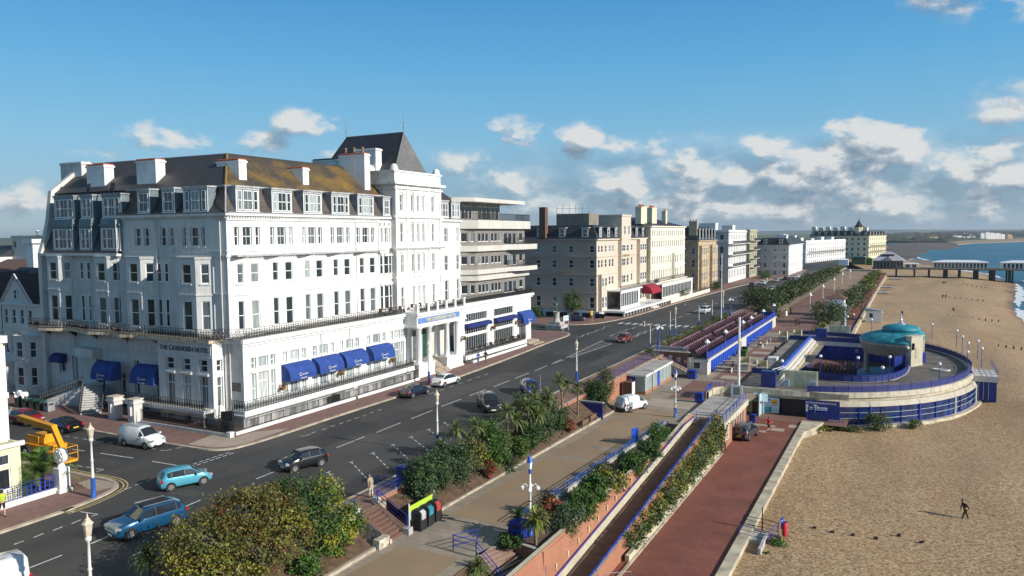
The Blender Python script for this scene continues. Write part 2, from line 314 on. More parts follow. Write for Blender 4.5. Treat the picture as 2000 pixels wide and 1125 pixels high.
leafmat('leaf_dark', (.014, .032, .010), (.03, .065, .018), (.07, .115, .028))
leafmat('leaf_olive', (.045, .055, .016), (.10, .11, .03), (.17, .17, .05))
leafmat('leaf_yellow', (.12, .13, .012), (.24, .23, .02), (.36, .33, .04))
leafmat('leaf_rust', (.06, .030, .010), (.13, .065, .016), (.18, .12, .025), 1.6)
leafmat('leaf_mixed', (.04, .05, .012), (.11, .105, .02), (.16, .10, .025), .9)
leafmat('leaf_grey', (.045, .065, .04), (.085, .11, .065), (.14, .17, .11))
leafmat('leaf_bright', (.03, .085, .01), (.07, .16, .015), (.14, .23, .03))
leafmat('palm_green', (.045, .08, .02), (.12, .165, .04), (.24, .27, .09))
leafmat('seaside_tree', (.02, .035, .012), (.05, .07, .02), (.10, .12, .035), .25)
leafmat('heather', (.06, .02, .05), (.12, .04, .09), (.06, .08, .03), 2)
# ------------------------------------------------------------------ builders
def wm(o):
    m = Matrix.Identity(4)
    while o is not None: m = o.matrix_basis @ m; o = o.parent
    return m
class MB:
    def __init__(s, T=None): s.v = []; s.f = []; s.m = []; s.sm = []; s.mats = []; s.T = T
    def mi(s, m):
        if m not in s.mats: s.mats.append(m)
        return s.mats.index(m)
    def add(s, vs, fs, m, smooth=False):
        b = len(s.v); k = s.mi(m)
        for v in vs:
            v = Vector(v); s.v.append(s.T @ v if s.T is not None else v)
        for f in fs: s.f.append([b+i for i in f]); s.m.append(k); s.sm.append(smooth)
    def box(s, x0, y0, z0, x1, y1, z1, m):
        s.add([(x0, y0, z0), (x1, y0, z0), (x1, y1, z0), (x0, y1, z0), (x0, y0, z1), (x1, y0, z1), (x1, y1, z1), (x0, y1, z1)],
              [(0, 3, 2, 1), (4, 5, 6, 7), (0, 1, 5, 4), (1, 2, 6, 5), (2, 3, 7, 6), (3, 0, 4, 7)], m)
    def cbox(s, c, d, m, rz=0):
        cx, cy, cz = c; a, b_, h = d[0]/2, d[1]/2, d[2]/2; q = []
        for z in (-h, h):
            for x, y in ((-a, -b_), (a, -b_), (a, b_), (-a, b_)): q.append((cx+x*cos(rz)-y*sin(rz), cy+x*sin(rz)+y*cos(rz), cz+z))
        s.add(q, [(0, 3, 2, 1), (4, 5, 6, 7), (0, 1, 5, 4), (1, 2, 6, 5), (2, 3, 7, 6), (3, 0, 4, 7)], m)
    def quad(s, a, b, c, d, m): s.add([a, b, c, d], [(0, 1, 2, 3)], m)
    def poly(s, pts, m): s.add(pts, [tuple(range(len(pts)))], m)
    def prism(s, pts, z0, z1, m, mt=None, bottom=True):
        n = len(pts); z0f = z0 if callable(z0) else (lambda x, y: z0); z1f = z1 if callable(z1) else (lambda x, y: z1)
        vs = [(x, y, z0f(x, y)) for x, y in pts]+[(x, y, z1f(x, y)) for x, y in pts]
        s.add(vs, [(i, (i+1) % n, n+(i+1) % n, n+i) for i in range(n)], m)
        s.add(vs[n:], [tuple(range(n))], mt or m)
        if bottom: s.add(vs[:n], [tuple(reversed(range(n)))], m)
    def strip(s, A, B, m, smooth=False):
        n = len(A); s.add(list(A)+list(B), [(i, i+1, n+i+1, n+i) for i in range(n-1)], m, smooth)
    def tube(s, p, q, r, m, n=6, r2=None, smooth=True, cap=True):
        p = Vector(p); q = Vector(q); d = q-p
        if d.length < 1e-6: return
        r2 = r if r2 is None else r2; d.normalize(); a = d.orthogonal().normalized(); b = d.cross(a); vs = []
        for c, rr in ((p, r), (q, r2)):
            for i in range(n): t = 2*pi*i/n; vs.append(c+(a*cos(t)+b*sin(t))*rr)
        fs = [(i, (i+1) % n, n+(i+1) % n, n+i) for i in range(n)]; s.add(vs, fs, m, smooth and n > 5)
        if cap: s.add(vs, [tuple(reversed(range(n))), tuple(range(n, 2*n))], m)
    def path(s, pts, r, m, n=5):
        for a, b in zip(pts, pts[1:]): s.tube(a, b, r, m, n)
    def lathe(s, c, prof, m, n=12, smooth=True, a0=0, a1=2*pi, sx=1, sy=1):
        full = abs(a1-a0-2*pi) < 1e-6; k = n if full else n+1; vs = []
        for r, z in prof:
            for i in range(k): t = a0+(a1-a0)*i/n; vs.append((c[0]+cos(t)*r*sx, c[1]+sin(t)*r*sy, c[2]+z))
        fs = []
        for j in range(len(prof)-1):
            for i in range(n): fs.append((j*k+i, j*k+(i+1) % k, (j+1)*k+(i+1) % k, (j+1)*k+i))
        s.add(vs, fs, m, smooth)
    def ball(s, c, r, m, n=10, sz=1.0):
        s.lathe(c, [(r*sin(pi*i/6)+1e-4, -r*sz*cos(pi*i/6)) for i in range(7)], m, n)
    def build(s, name, parent=None, label=None, smooth=None):
        me = bpy.data.meshes.new(name)
        vs = s.v
        if parent is not None:
            W = wm(parent).inverted(); vs = [W @ v for v in s.v]
        me.from_pydata([tuple(v) for v in vs], [], s.f)
        for k in s.mats: me.materials.append(MATS[k])
        me.polygons.foreach_set('material_index', s.m); me.polygons.foreach_set('use_smooth', s.sm); me.update()
        o = bpy.data.objects.new(name, me); col.objects.link(o)
        if parent is not None: o.parent = parent
        if label: o['label'] = label
        return o
def thing(name, label, cat, loc=(0, 0, 0), rz=0, group=None):
    o = bpy.data.objects.new(name, None); col.objects.link(o); o.location = loc; o.rotation_euler = (0, 0, rz); o.empty_display_size = .3
    o['label'] = label; o['category'] = cat
    if group: o['group'] = group
    return o
def tag(o, label, cat, group=None):
    o['label'] = label; o['category'] = cat
    if group: o['group'] = group
    return o
def kind(o, k='structure'): o['kind'] = k; return o
KIDS = {}
def copy_tree(o, parent=None, **props):
    c = o.copy(); col.objects.link(c)
    if parent is not None: c.parent = parent
    for k, v in props.items(): c[k] = v
    for ch in kids(o): copy_tree(ch, c)
    return c
def kids(o):
    if o.name not in KIDS: KIDS[o.name] = [x for x in col.objects if x.parent is o]
    return KIDS[o.name]
def copies(proto, specs, group=None):
    """specs: list of (location, rotation, label); the first moves the prototype itself"""
    res = []
    for i, (loc, rz, lab) in enumerate(specs):
        o = proto if i == 0 else copy_tree(proto); res.append(o)
    for o, (loc, rz, lab) in zip(res, specs):
        o.location = loc; o.rotation_euler = (0, 0, rz)
        if lab: o['label'] = lab
        if group: o['group'] = group
    return res
def frame(P, ang):
    """facade frame: u along the wall, w into the wall, z up; ang = heading of u"""
    return Matrix.Translation(Vector(P)) @ Matrix.Rotation(ang, 4, 'Z')
def wall(mb, Lw, z0, z1, ops, d, m, mr=None, u0=0.0, w=0.0):
    """wall sheet in the local frame from u0 to Lw with real openings and reveals of depth d"""
    mr = mr or m
    us = sorted({u0, Lw, *[o[0] for o in ops], *[o[1] for o in ops]}); zs = sorted({z0, z1, *[o[2] for o in ops], *[o[3] for o in ops]})
    us = [u for u in us if u0 <= u <= Lw]; zs = [z for z in zs if z0 <= z <= z1]
    for a, b in zip(us, us[1:]):
        run = None
        for c, e in zip(zs, zs[1:]):
            hole = any(o[0] <= (a+b)/2 <= o[1] and o[2] <= (c+e)/2 <= o[3] for o in ops)
            if not hole: mb.quad((a, w, c), (b, w, c), (b, w, e), (a, w, e), m)
    for o in ops:
        a, b, c, e = o[:4]; D = w+d
        mb.quad((a, w, c), (a, D, c), (a, D, e), (a, w, e), mr); mb.quad((b, D, c), (b, w, c), (b, w, e), (b, D, e), mr)
        mb.quad((a, D, c), (a, w, c), (b, w, c), (b, D, c), mr); mb.quad((a, w, e), (a, D, e), (b, D, e), (b, w, e), mr)
WIN = {}
def window_mesh(wd, h, style, fm, gm, merged=False):
    k = (round(wd, 2), round(h, 2), style, fm, gm, merged)
    if k in WIN: return WIN[k]
    f = MB(); g = f if merged else MB(); t = min(.08, wd*.14); x = wd/2; dp = .07
    f.box(-x, -dp, 0, -x+t, 0, h, fm); f.box(x-t, -dp, 0, x, 0, h, fm); f.box(-x+t, -dp, 0, x-t, 0, t*1.3, fm); f.box(-x+t, -dp, h-t, x-t, 0, h, fm)
    if 's' in style: f.box(-x+t, -dp-.02, h*.48, x-t, 0, h*.48+t, fm)                       # meeting rail of a sash
    if 't' in style: f.box(-x+t, -dp-.02, h*.68, x-t, 0, h*.68+t, fm)                       # transom
    nv = int(style[-1]) if style[-1].isdigit() else 0
    for i in range(1, nv+1):
        u = -x+wd*i/(nv+1); f.box(u-.022, -dp+.01, t, u+.022, 0, h-t, fm)
    g.quad((-x+t*.5, -.025, t*.5), (x-t*.5, -.025, t*.5), (x-t*.5, -.025, h-t*.5), (-x+t*.5, -.025, h-t*.5), gm)
    fo = f.build('window'); r = (fo.data, None); bpy.data.objects.remove(fo)
    if not merged: go = g.build('pane'); r = (r[0], go.data); bpy.data.objects.remove(go)
    WIN[k] = r; return r
def window(parent, T, u0, u1, z0, z1, w, style='s', fm='white_paint', gm='window_glass', pane=True):
    me, pe = window_mesh(u1-u0, z1-z0, style, fm, gm, not pane)
    o = bpy.data.objects.new('window', me); col.objects.link(o); o.parent = parent
    o.matrix_basis = wm(parent).inverted() @ T @ Matrix.Translation(((u0+u1)/2, w, z0))
    if pane:
        p = bpy.data.objects.new('pane', pe); col.objects.link(p); p.parent = o
    return o
def text(s, T, size, m, name='lettering', parent=None, ext=.02, align='LEFT', sx=1.0, weight=0.0):
    """letters standing on the facade frame T (u right, z up)"""
    cu = bpy.data.curves.new(name, 'FONT'); cu.body = s; cu.size = size; cu.extrude = ext; cu.align_x = align; cu.offset = weight
    o = bpy.data.objects.new(name, cu); col.objects.link(o)
    Mx = T @ Matrix(((sx, 0, 0, 0), (0, 0, -1, 0), (0, 1, 0, 0), (0, 0, 0, 1)))
    dg = bpy.context.evaluated_depsgraph_get(); me = bpy.data.meshes.new_from_object(o.evaluated_get(dg)); bpy.data.objects.remove(o)
    me.materials.clear(); me.materials.append(MATS[m]); o = bpy.data.objects.new(name, me); col.objects.link(o)
    if parent is not None: o.parent = parent; o.matrix_basis = wm(parent).inverted() @ Mx
    else: o.matrix_basis = Mx
    return o
def railing(mb, pts, h, m, style='bars', step=.16, posts=True):
    """railing along 3-D points: top and bottom rail with uprights or scrollwork"""
    for a, b in zip(pts, pts[1:]):
        a = Vector(a); b = Vector(b); d = b-a; Ln = d.length
        if Ln < .05: continue
        up = Vector((0, 0, 1)); n = max(1, int(Ln/step))
        mb.tube(a+up*h, b+up*h, .028, m, 4)
        if style == 'bars':
            mb.tube(a+up*.1, b+up*.1, .03, m, 4)
            for i in range(n+1):
                p = a+d*(i/n); mb.tube(p, p+up*(h+.14), .034, m, 3, cap=False)
        elif style == 'scroll':
            mb.tube(a+up*.08, b+up*.08, .03, m, 4); mb.tube(a+up*h*.78, b+up*h*.78, .02, m, 4)
            for i in range(n+1):
                p = a+d*(i/n); mb.tube(p, p+up*h, .028, m, 3, cap=False)
                if i < n:
                    q = a+d*((i+1)/n); mb.tube(p+up*.1, q+up*h*.76, .02, m, 3, cap=False); mb.tube(q+up*.1, p+up*h*.76, .02, m, 3, cap=False)
                    c = (p+q)/2+up*h*.42; e = d.normalized()*step*.32
                    for j in range(6):
                        t0 = 2*pi*j/6; t1 = 2*pi*(j+1)/6
                        mb.tube(c+e*cos(t0)+up*sin(t0)*h*.2, c+e*cos(t1)+up*sin(t1)*h*.2, .034, m, 3, cap=False)
        elif style == 'rails':
            k = max(1, int(Ln/1.8))
            for i in range(k+1): p = a+d*(i/k); mb.tube(p, p+up*h, .035, m, 5)
            for f in (.35, .68): mb.tube(a+up*h*f, b+up*h*f, .022, m, 4)
        elif style == 'panel':
            mb.quad(a+up*.05, b+up*.05, b+up*(h-.05), a+up*(h-.05), m)
            k = max(1, int(Ln/1.8))
            for i in range(k+1): p = a+d*(i/k); mb.tube(p, p+up*h, .035, m, 5)
# ================================================================== ground, roads, promenades, beach, sea
def zm(y):                                   # level of the middle promenade
    return -1.5-.7*min(1, max(0, (y-50)/45))
def GM(x, y, dz=0.0):
    z = -1.8
    for _ in range(6): p = G(x, y, z+dz); z = zm(p.y)
    return Vector((p.x, p.y, z+dz))
def sheet(name, pts, z, m, k='structure', side=None):
    b = MB(); b.prism(pts, side if side is not None else z-.3, z, m, bottom=False); return kind(b.build(name), k)
def gp(lst, z=0.0): return [tuple(G(x, y, z)[:2]) for x, y in lst]
# town land, far land, road
b = MB(); b.quad((-9000, -800, -.6), (-36, -800, -.6), (-36, 9000, -.6), (-9000, 9000, -.6), 'grass_green'); kind(b.build('ground'))
b = MB(); b.quad((-150, -60, 0), (-33.5, -60, 0), (-33.5, 700, 0), (-150, 700, 0), 'asphalt'); kind(b.build('road'))
def pave(name, pts, m='pavement_brick', z=.12, kerb=True, kw=.3):
    b = MB(); b.prism(pts, -.3, z, 'kerb_stone', m, bottom=False)
    o = kind(b.build(name))
    return o
def kerbline(pts, wd=.32, z=.124, inner=1):
    """flush band of kerb stones laid on the pavement's edge"""
    A = []; B = []
    for i, p in enumerate(pts):
        p = Vector((p[0], p[1], 0)); a = Vector((*pts[max(0, i-1)], 0)); c = Vector((*pts[min(len(pts)-1, i+1)], 0)); d = (c-a).normalized(); n = Vector((-d.y, d.x, 0))*inner*wd
        A.append((p.x, p.y, z)); B.append((p.x+n.x, p.y+n.y, z))
    bb = MB(); bb.strip(A, B, 'kerb_stone')
    bb.strip([(a[0]-(b_[0]-a[0])*.02, a[1]-(b_[1]-a[1])*.02, z) for a, b_ in zip(A, B)], [(a[0]-(b_[0]-a[0])*.02, a[1]-(b_[1]-a[1])*.02, .003) for a, b_ in zip(A, B)], 'kerb_stone')
    return kind(bb.build('kerb'))
def arc(pts, n=6):
    """round the corners of a polyline (Catmull-Rom)"""
    P = [Vector((p[0], p[1], 0)) for p in pts]; r = []
    for i in range(len(P)-1):
        a = P[max(0, i-1)]; b_ = P[i]; c = P[i+1]; d = P[min(len(P)-1, i+2)]
        for k in range(n):
            t = k/n; v = .5*((2*b_)+(c-a)*t+(2*a-5*b_+4*c-d)*t*t+(3*b_-a-3*c+d)*t**3); r.append((v.x, v.y))
    r.append((P[-1].x, P[-1].y)); return r
# hotel pavement: seafront kerb, rounded corner, side street
k1 = arc([(-140, 46.6), (-90, 46.3), (-70.7, 45.7), (-62.6, 45.6), (-56.5, 45.7), (-53.4, 45.9), (-52.0, 46.8), (-51.5, 48.4), (-51.3, 52), (-51.4, 62), (-51.3, 74), (-51.4, 86), (-52.4, 102), (-53.8, 118), (-54.3, 127), (-55.6, 130.6), (-59, 131.8), (-75, 131)], 4)
pave('pavement', k1+[(-75, 122), (-62, 118), (-58, 54), (-140, 54)]); kerbline(k1, inner=1)
b = MB(); b.poly([(-51.9, 48.7, .128), (-52.2, 54.5, .128), (-54.3, 52, .128), (-54.3, 49.9, .128), (-57, 49.6, .128), (-56.4, 46.3, .128), (-53.6, 46.5, .128), (-52.4, 47.3, .128)], 'pale_slabs'); kind(b.build('pavement'))
# near left corner pavement
k2 = arc([(-50.1, -30), (-50.1, 26), (-50.2, 31), (-50.5, 33.6), (-51.2, 35.6), (-52.3, 36.6), (-54.2, 37.0), (-58, 36.8), (-80, 36.6), (-140, 36.8)], 4)
pave('pavement', k2+[(-140, 34.6), (-54.3, 34.6), (-54.3, -30)]); kerbline(k2, inner=1)
b = MB(); b.poly([(x, y, .128) for x, y in arc([(-52.0, 34.6), (-51.7, 35.8), (-53.0, 36.4), (-55.0, 36.3)], 3)]+[(-55, 35.2, .128), (-53.2, 34.7, .128)], 'pale_slabs'); kind(b.build('pavement'))
# pavement before the next hotels
k3 = arc([(-75, 141.5), (-64, 142.0), (-59.5, 143.2), (-57.2, 145.6), (-55.6, 150), (-54.0, 160), (-53.6, 175), (-53.4, 202), (-52.2, 240), (-50.6, 275), (-47.4, 305), (-44, 330), (-41, 345)], 4)
pave('pavement', k3+[(-44, 400), (-75, 400)]); kerbline(k3, inner=1)
# seaward pavement
k4 = arc([(-34.2, -30), (-34.5, 36), (-34.6, 46), (-34.7, 56), (-35.4, 70), (-36.2, 82), (-36.3, 100), (-36.6, 128), (-36.2, 145), (-35.6, 165), (-34.8, 200), (-33.5, 240), (-32.5, 300), (-33, 430)], 4)
pave('pavement', [(-28, 430), (-29, 240), (-31, 160), (-32.2, 106), (-32.6, 84), (-32.6, 60), (-32.4, 42.5), (-31.8, 42.3), (-31.8, 39.6), (-32.6, 38.8), (-32.6, -30)]+k4); kerbline(k4, inner=-1)
# middle promenade
ys = [-30, 20, 43.6, 50, 60, 70, 80, 82.9]; ys2 = [82.9, 95, 130, 165, 300, 460]
b = MB(); b.strip([(-32.5, y, zm(y)) for y in ys], [(-23.3, y, zm(y)) for y in ys], 'grey_slabs'); b.strip([(-32.5, y, zm(y)) for y in ys2], [(-16.9 if y < 100 else -13.2, y, zm(y)) for y in ys2], 'grey_slabs'); kind(b.build('promenade'))
def panel(pxs, m, nm='promenade'):
    b = MB(); b.poly([tuple(GM(x, y, .006)) for x, y in pxs], m); return kind(b.build(nm))
def panelw(pts, m, nm='promenade', dz=.006):
    b = MB(); (a, c, d, e) = pts[:4]; ys_ = sorted({50, 95, a[1], e[1], c[1], d[1], *[a[1]+(e[1]-a[1])*k/12 for k in range(13)]}); f = lambda p, q, y: p[0]+(q[0]-p[0])*(y-p[1])/((q[1]-p[1]) or 1)
    ys_ = [y for y in ys_ if a[1] <= y <= e[1]]; b.strip([(f(a, e, y), y, zm(y)+dz) for y in ys_], [(f(c, d, y), y, zm(y)+dz) for y in ys_], m); return kind(b.build(nm))
Xl, Xr = -28.3, -23.9
panelw([(-28.6, 45.6), (-24.0, 45.6), (-23.8, 62.4), (-28.6, 62.4)], 'tan_gravel')
panelw([(-28.6, 63.4), (-23.7, 63.4), (-23.1, 80.6), (-28.6, 80.6)], 'tan_gravel')
panelw([(-29.2, 32.5), (-24.2, 34.5), (-24.2, 39.5), (-28.6, 39.5)], 'tan_gravel')
panelw([(-29.4, 81.2), (-23.2, 81.2), (-22.8, 86.2), (-29.4, 86.2)], 'tan_gravel', dz=.008)
panelw([(-28.0, 88), (-22.4, 88), (-22, 93), (-28, 92.4)], 'pale_slabs')
panelw([(-26.4, 93.4), (-22.3, 93.4), (-21.5, 106.5), (-26.4, 106.5)], 'maroon_slabs')
for (y0, y1, x0, x1, mm) in ((108, 122, -24.2, -19.5, 'maroon_slabs'), (127, 141, -24.2, -19.5, 'maroon_slabs'), (146, 158, -25, -17, 'maroon_slabs')): panelw([(x0, y0), (x1, y0), (x1, y1), (x0, y1)], mm)
for i in range(7): y = 109.5+i*6.2; panelw([(-23.4, y), (-20.6, y), (-20.6, y+2.6), (-23.4, y+2.6)], 'pale_slabs', dz=.012)
panelw([(-19.3, 112), (-15.6, 112), (-15.6, 156), (-19.3, 156)], 'roof_felt', dz=.012)
panelw([(-29.5, 165), (-17, 165), (-17, 300), (-28, 300)], 'maroon_slabs', dz=.008); panelw([(-28, 300), (-17, 300), (-17, 440), (-28, 440)], 'tan_gravel', dz=.008)
# drain grating
b = MB(); q = [GM(x, y, .012) for x, y in ((1152, 873), (1160, 870), (1202, 876), (1196, 882))]; b.poly([tuple(v) for v in q], 'roof_felt'); tag(b.build('drain_grate'), 'dark drain grating set across the tan promenade gravel', 'drain grating')
# lower brick promenade and seawall
b = MB(); b.quad((-19.0, -30, -4.7), (-11, -30, -4.7), (-11, 98, -4.7), (-19.0, 98, -4.7), 'red_paving'); kind(b.build('promenade'))
b = MB(); b.quad((-24, 98, -4.704), (-6, 98, -4.704), (-6, 165, -4.704), (-24, 165, -4.704), 'maroon_slabs'); kind(b.build('promenade'))
b = MB(); b.strip([(-17, 160, -4.7), (-17, 300, -4.2), (-17, 445, -3.2)], [(-10.8, 160, -4.7), (-10.8, 300, -4.2), (-10, 445, -3.2)], 'red_paving'); kind(b.build('promenade'))
for (x0, y0, x1, y1) in ((-16.5, 94.3, -13.6, 95.2), (-13.9, 92.6, -12.4, 94.0), (-16.8, 91.2, -14.2, 92.2), (-12.2, 94.8, -11.2, 96.4)):
    b = MB(); b.quad((x0, y0, -4.692), (x1, y0, -4.692), (x1, y1, -4.692), (x0, y1, -4.692), 'pale_slabs'); kind(b.build('promenade'))
b = MB(); b.prism([(-11, -30), (-10.2, -30), (-10.2, 92.6), (-9.2, 95.6), (-8.6, 98.5), (-11, 98.5)], -6, -4.5, 'seawall_concrete')
b.prism([(-10.9, 160), (-10.3, 160), (-10.3, 300), (-9.5, 445), (-10.3, 445), (-10.9, 300)], -6, -4.1, 'seawall_concrete'); tag(b.build('sea_wall'), 'low concrete sea wall edging the red brick promenade along the beach', 'sea wall')
# bank down from middle to lower promenade beyond the bandstand
b = MB(); b.strip([(-17, 163, -2.2), (-17, 300, -2.2), (-17, 445, -2.2)], [(-16.6, 163, -4.72), (-16.6, 300, -4.2), (-16.6, 445, -3.2)], 'orange_brick'); tag(b.build('retaining_wall'), 'brick retaining wall under the planted bank beyond the bandstand', 'wall')
# shingle beach: grid falling to the water line
def shore(y):
    P = [(-60, 36), (150, 31), (230, 29.5), (300, 32), (430, 45), (520, 40), (640, 14), (800, -4), (940, -12)]
    for (a, xa), (c, xc) in zip(P, P[1:]):
        if y <= c: return xa+(xc-xa)*(y-a)/(c-a)
    return -12
rb = random.Random(3); V = []; Fc = []; ny, nx = 150, 44
for j in range(ny+1):
    y = -60+ (1010)*(j/ny)**1.55; sx = shore(y); x0 = -10.4 if y < 440 else -10.4-(y-440)*.16
    for i in range(nx+1):
        t = i/nx; x = x0+(sx+16-x0)*t; f = (x-x0)/(sx-x0)
        z = -4.95-.25*f if f < .62 else -5.1-1.9*((f-.62)/.38)**1.25 if f < 1 else -7-1.2*(f-1)*4
        z += .16*sin(x*.55+sin(y*.11)*2)*sin(y*.19+x*.12)*min(1, f*3)+.10*sin(y*.05-x*.3)*min(1, f*3)
        z -= .6*max(0, min(1, (y-88)/10))*max(0, min(1, (185-y)/15))*max(0, min(1, (16-x)/8)); z += rb.uniform(-.02, .02)
        V.append((x, y, z))
for j in range(ny):
    for i in range(nx): a = j*(nx+1)+i; Fc.append((a, a+1, a+nx+2, a+nx+1))
b = MB(); b.add(V, Fc, 'shingle', True); kind(b.build('beach'))
# sea with its breakers
b = MB(); b.quad((-60, -900, -7), (9000, -900, -7), (9000, 16000, -7), (-60, 16000, -7), 'sea_water'); kind(b.build('sea'))
b = MB(); rr = random.Random(5)
for (ya, yb, off, wd) in ((215, 300, .2, 5.5), (225, 330, 8, 3), (300, 440, 1.0, 4), (330, 470, 8, 2.4), (470, 640, 2, 4), (640, 930, 3, 5), (600, 900, 14, 3)):
    A = []; B = []; y = ya
    while y < yb:
        f = sin(pi*(y-ya)/(yb-ya)); x = shore(y)+off+rr.uniform(-.5, .5); A.append((x-wd*f*rr.uniform(.4, .8), y, -6.93)); B.append((x+wd*f*rr.uniform(.3, .9), y, -6.93)); y += (yb-ya)/34
    b.strip(A, B, 'sea_foam')
kind(b.build('sea_foam'), 'structure')
# the bay's far shore: dark spit, pale shingle, distant land
def far(name, pts, z0, z1, m): b = MB(); b.prism([tuple(G(x, y, -7)[:2]) for x, y in pts], z0, z1, m, bottom=False); return kind(b.build(name))
M('far_shingle', (.20, .15, .11), .9, .25, .01, world=True); M('dark_sand', (.10, .08, .065), .9, .3, .01, world=True); M('far_tan', (.30, .22, .15), .9, .2, .01, world=True)
far('beach', [(1748, 512), (1780, 506), (1800, 500), (1792, 497), (1812, 494), (1812, 489), (1850, 487), (1876, 482.5), (1868, 479), (1885, 476.5), (1905, 474), (1780, 474), (1700, 480), (1700, 512)], -8, -6.6, 'dark_sand')
far('beach', [(1742, 513), (1784, 507), (1818, 509), (1832, 513), (1850, 517), (1740, 520)], -8, -6.7, 'far_shingle')
far('beach', [(1870, 478.5), (1905, 475.5), (1960, 474), (2010, 471.5), (2200, 470), (2200, 463), (2010, 464.5), (1895, 469), (1850, 474)], -8, -5.8, 'far_tan')
# markings: measured in the photograph, laid on the asphalt
mk = MB(); my = MB(); lerp_ = lambda a, c, t: a+(c-a)*t
def zz(ox, oy, s): return lambda x, y: (ox+x/s, oy+y/s)
def line(b, p, q, wd, m='marking_white', z=.005):
    a = G(*p); c = G(*q); d = (c-a); d.z = 0; d.normalize(); n = Vector((-d.y, d.x, 0))*wd/2
    b.quad((a.x-n.x, a.y-n.y, z), (a.x+n.x, a.y+n.y, z), (c.x+n.x, c.y+n.y, z), (c.x-n.x, c.y-n.y, z), m)
Z6 = zz(0, 800, 3.462); Z7 = zz(400, 800, 3.462); Z5 = zz(860, 700, 2.648); ZJ = zz(1040, 560, 7.03)
for Zf, lst in ((Z6, [(180, 1078, 418, 985), (612, 908, 730, 858), (1195, 680, 1355, 612), (1030, 350, 1240, 385), (678, 295, 900, 328), (362, 248, 572, 280), (170, 222, 215, 228)]),
                (Z7, [(345, 470, 470, 420), (890, 258, 1080, 183), (1160, 155, 1325, 88), (1395, 62, 1540, 5)]),
                (Z5, [(5, 248, 108, 210), (150, 193, 238, 160), (275, 147, 357, 115), (387, 104, 458, 75), (488, 65, 553, 37)]),
                (ZJ, [(262, 1062, 400, 997), (262, 1062, 440, 1003), (465, 975, 965, 738), (520, 978, 1090, 782)]+[(lerp_(465, 965, k), lerp_(975, 738, k), lerp_(520, 1090, k+.09), lerp_(978, 782, k+.09)) for k in (.06, .18, .3, .42, .54, .66, .78, .9)])):
    for x0, y0, x1, y1 in lst: line(mk, Zf(x0, y0), Zf(x1, y1), .13)
for pl in ([(1065, 682), (1110, 655), (1175, 640), (1205, 620), (1275, 605), (1300, 585), (1375, 578), (1395, 555), (1490, 540), (1500, 525), (1600, 500)],
           [(1355, 700), (1435, 685), (1460, 655), (1540, 640), (1560, 610), (1640, 600), (1665, 575), (1755, 560), (1790, 535)],
           [(600, 695), (680, 685), (700, 660), (755, 655), (775, 635), (855, 620), (885, 595), (970, 575), (995, 550), (1085, 545)],
           [(1075, 690), (1150, 690), (1180, 668), (1220, 655)], [(1360, 690), (1430, 665), (1455, 645), (1475, 635), (1555, 612)]):
    for a, c in zip(pl, pl[1:]): line(mk, ZJ(*a), ZJ(*c), .14)
for i in range(11): x = -52.6+i*1.5; mk.quad((x, 148.6, .006), (x+.75, 148.6, .006), (x+.75, 151.4, .006), (x, 151.4, .006), 'marking_white')
for y in range(158, 420, 7): mk.quad((-44.4+max(0, y-200)*.03, y, .006), (-44.25+max(0, y-200)*.03, y, .006), (-44.25+max(0, y+4-200)*.03, y+4, .006), (-44.4+max(0, y+4-200)*.03, y+4, .006), 'marking_white')
for (t0, t1, e) in (((820, 430), (850, 415), (940, 545)), ((975, 360), (1005, 350), (1095, 465)), ((1120, 298), (1150, 288), (1245, 400)), ((1258, 242), (1283, 232), (1380, 338)),
                    ((1380, 190), (1408, 180), (1510, 278)), ((1500, 138), (1525, 130), (1625, 222)), ((1608, 92), (1632, 85), (1705, 150)), ((655, 500), (688, 484), (760, 600))):
    line(mk, Z7(*t0), Z7(*t1), .1); c = ((t0[0]+t1[0])/2, (t0[1]+t1[1])/2)
    for k in range(5):
        f0 = k/4.6; f1 = f0+.13; line(mk, Z7(c[0]+(e[0]-c[0])*f0, c[1]+(e[1]-c[1])*f0), Z7(c[0]+(e[0]-c[0])*min(1, f1), c[1]+(e[1]-c[1])*min(1, f1)), .09)
for (x0, y0, x1, y1) in ((645, 178, 680, 178), (680, 178, 712, 166)): line(mk, Z7(x0, y0), Z7(x1, y1), .1)
for (x, y) in ((735, 155), (808, 132), (865, 112), (922, 93), (975, 74), (1028, 57), (1080, 40), (1130, 20), (1182, 3)): line(mk, Z7(x-15, y+5), Z7(x+15, y-5), .1)
for i in range(7): mk.quad((-49.2, 74+i*2.2, .005), (-49.1, 74+i*2.2, .005), (-49.1, 75+i*2.2, .005), (-49.2, 75+i*2.2, .005), 'marking_white')
for (x0, y0, x1, y1) in ((95, 912, 160, 888), (228, 865, 293, 838), (358, 818, 422, 792), (483, 772, 547, 745), (540, 690, 662, 708), (662, 708, 620, 722), (475, 688, 500, 692), (835, 545, 888, 522), (912, 512, 962, 493), (990, 485, 1038, 467),
                         (465, 372, 495, 378), (520, 378, 558, 385), (585, 388, 610, 392), (650, 400, 700, 405), (700, 405, 650, 422), (1085, 275, 1120, 277), (1120, 277, 1160, 268), (1190, 262, 1230, 256),
                         (898, 985, 962, 958), (930, 972, 935, 1000)): line(mk, Z6(x0, y0), Z6(x1, y1), .11)
for i in range(8):
    for dx in (0, 22): x = 1215+i*44+dx*.2; y = 402-i*14.5; line(mk, Z6(x+dx, y-3+dx*.25), Z6(x+30+dx, y-13+dx*.25), .13)
for (x, y) in ((455, 182), (515, 190), (575, 200), (630, 208), (685, 215), (745, 225), (805, 233), (865, 242), (920, 250), (980, 258), (1035, 265)): line(mk, Z6(x-14, y-2), Z6(x+14, y+2), .1)
kind(mk.build('road_markings'))
c = k2[8:-6]
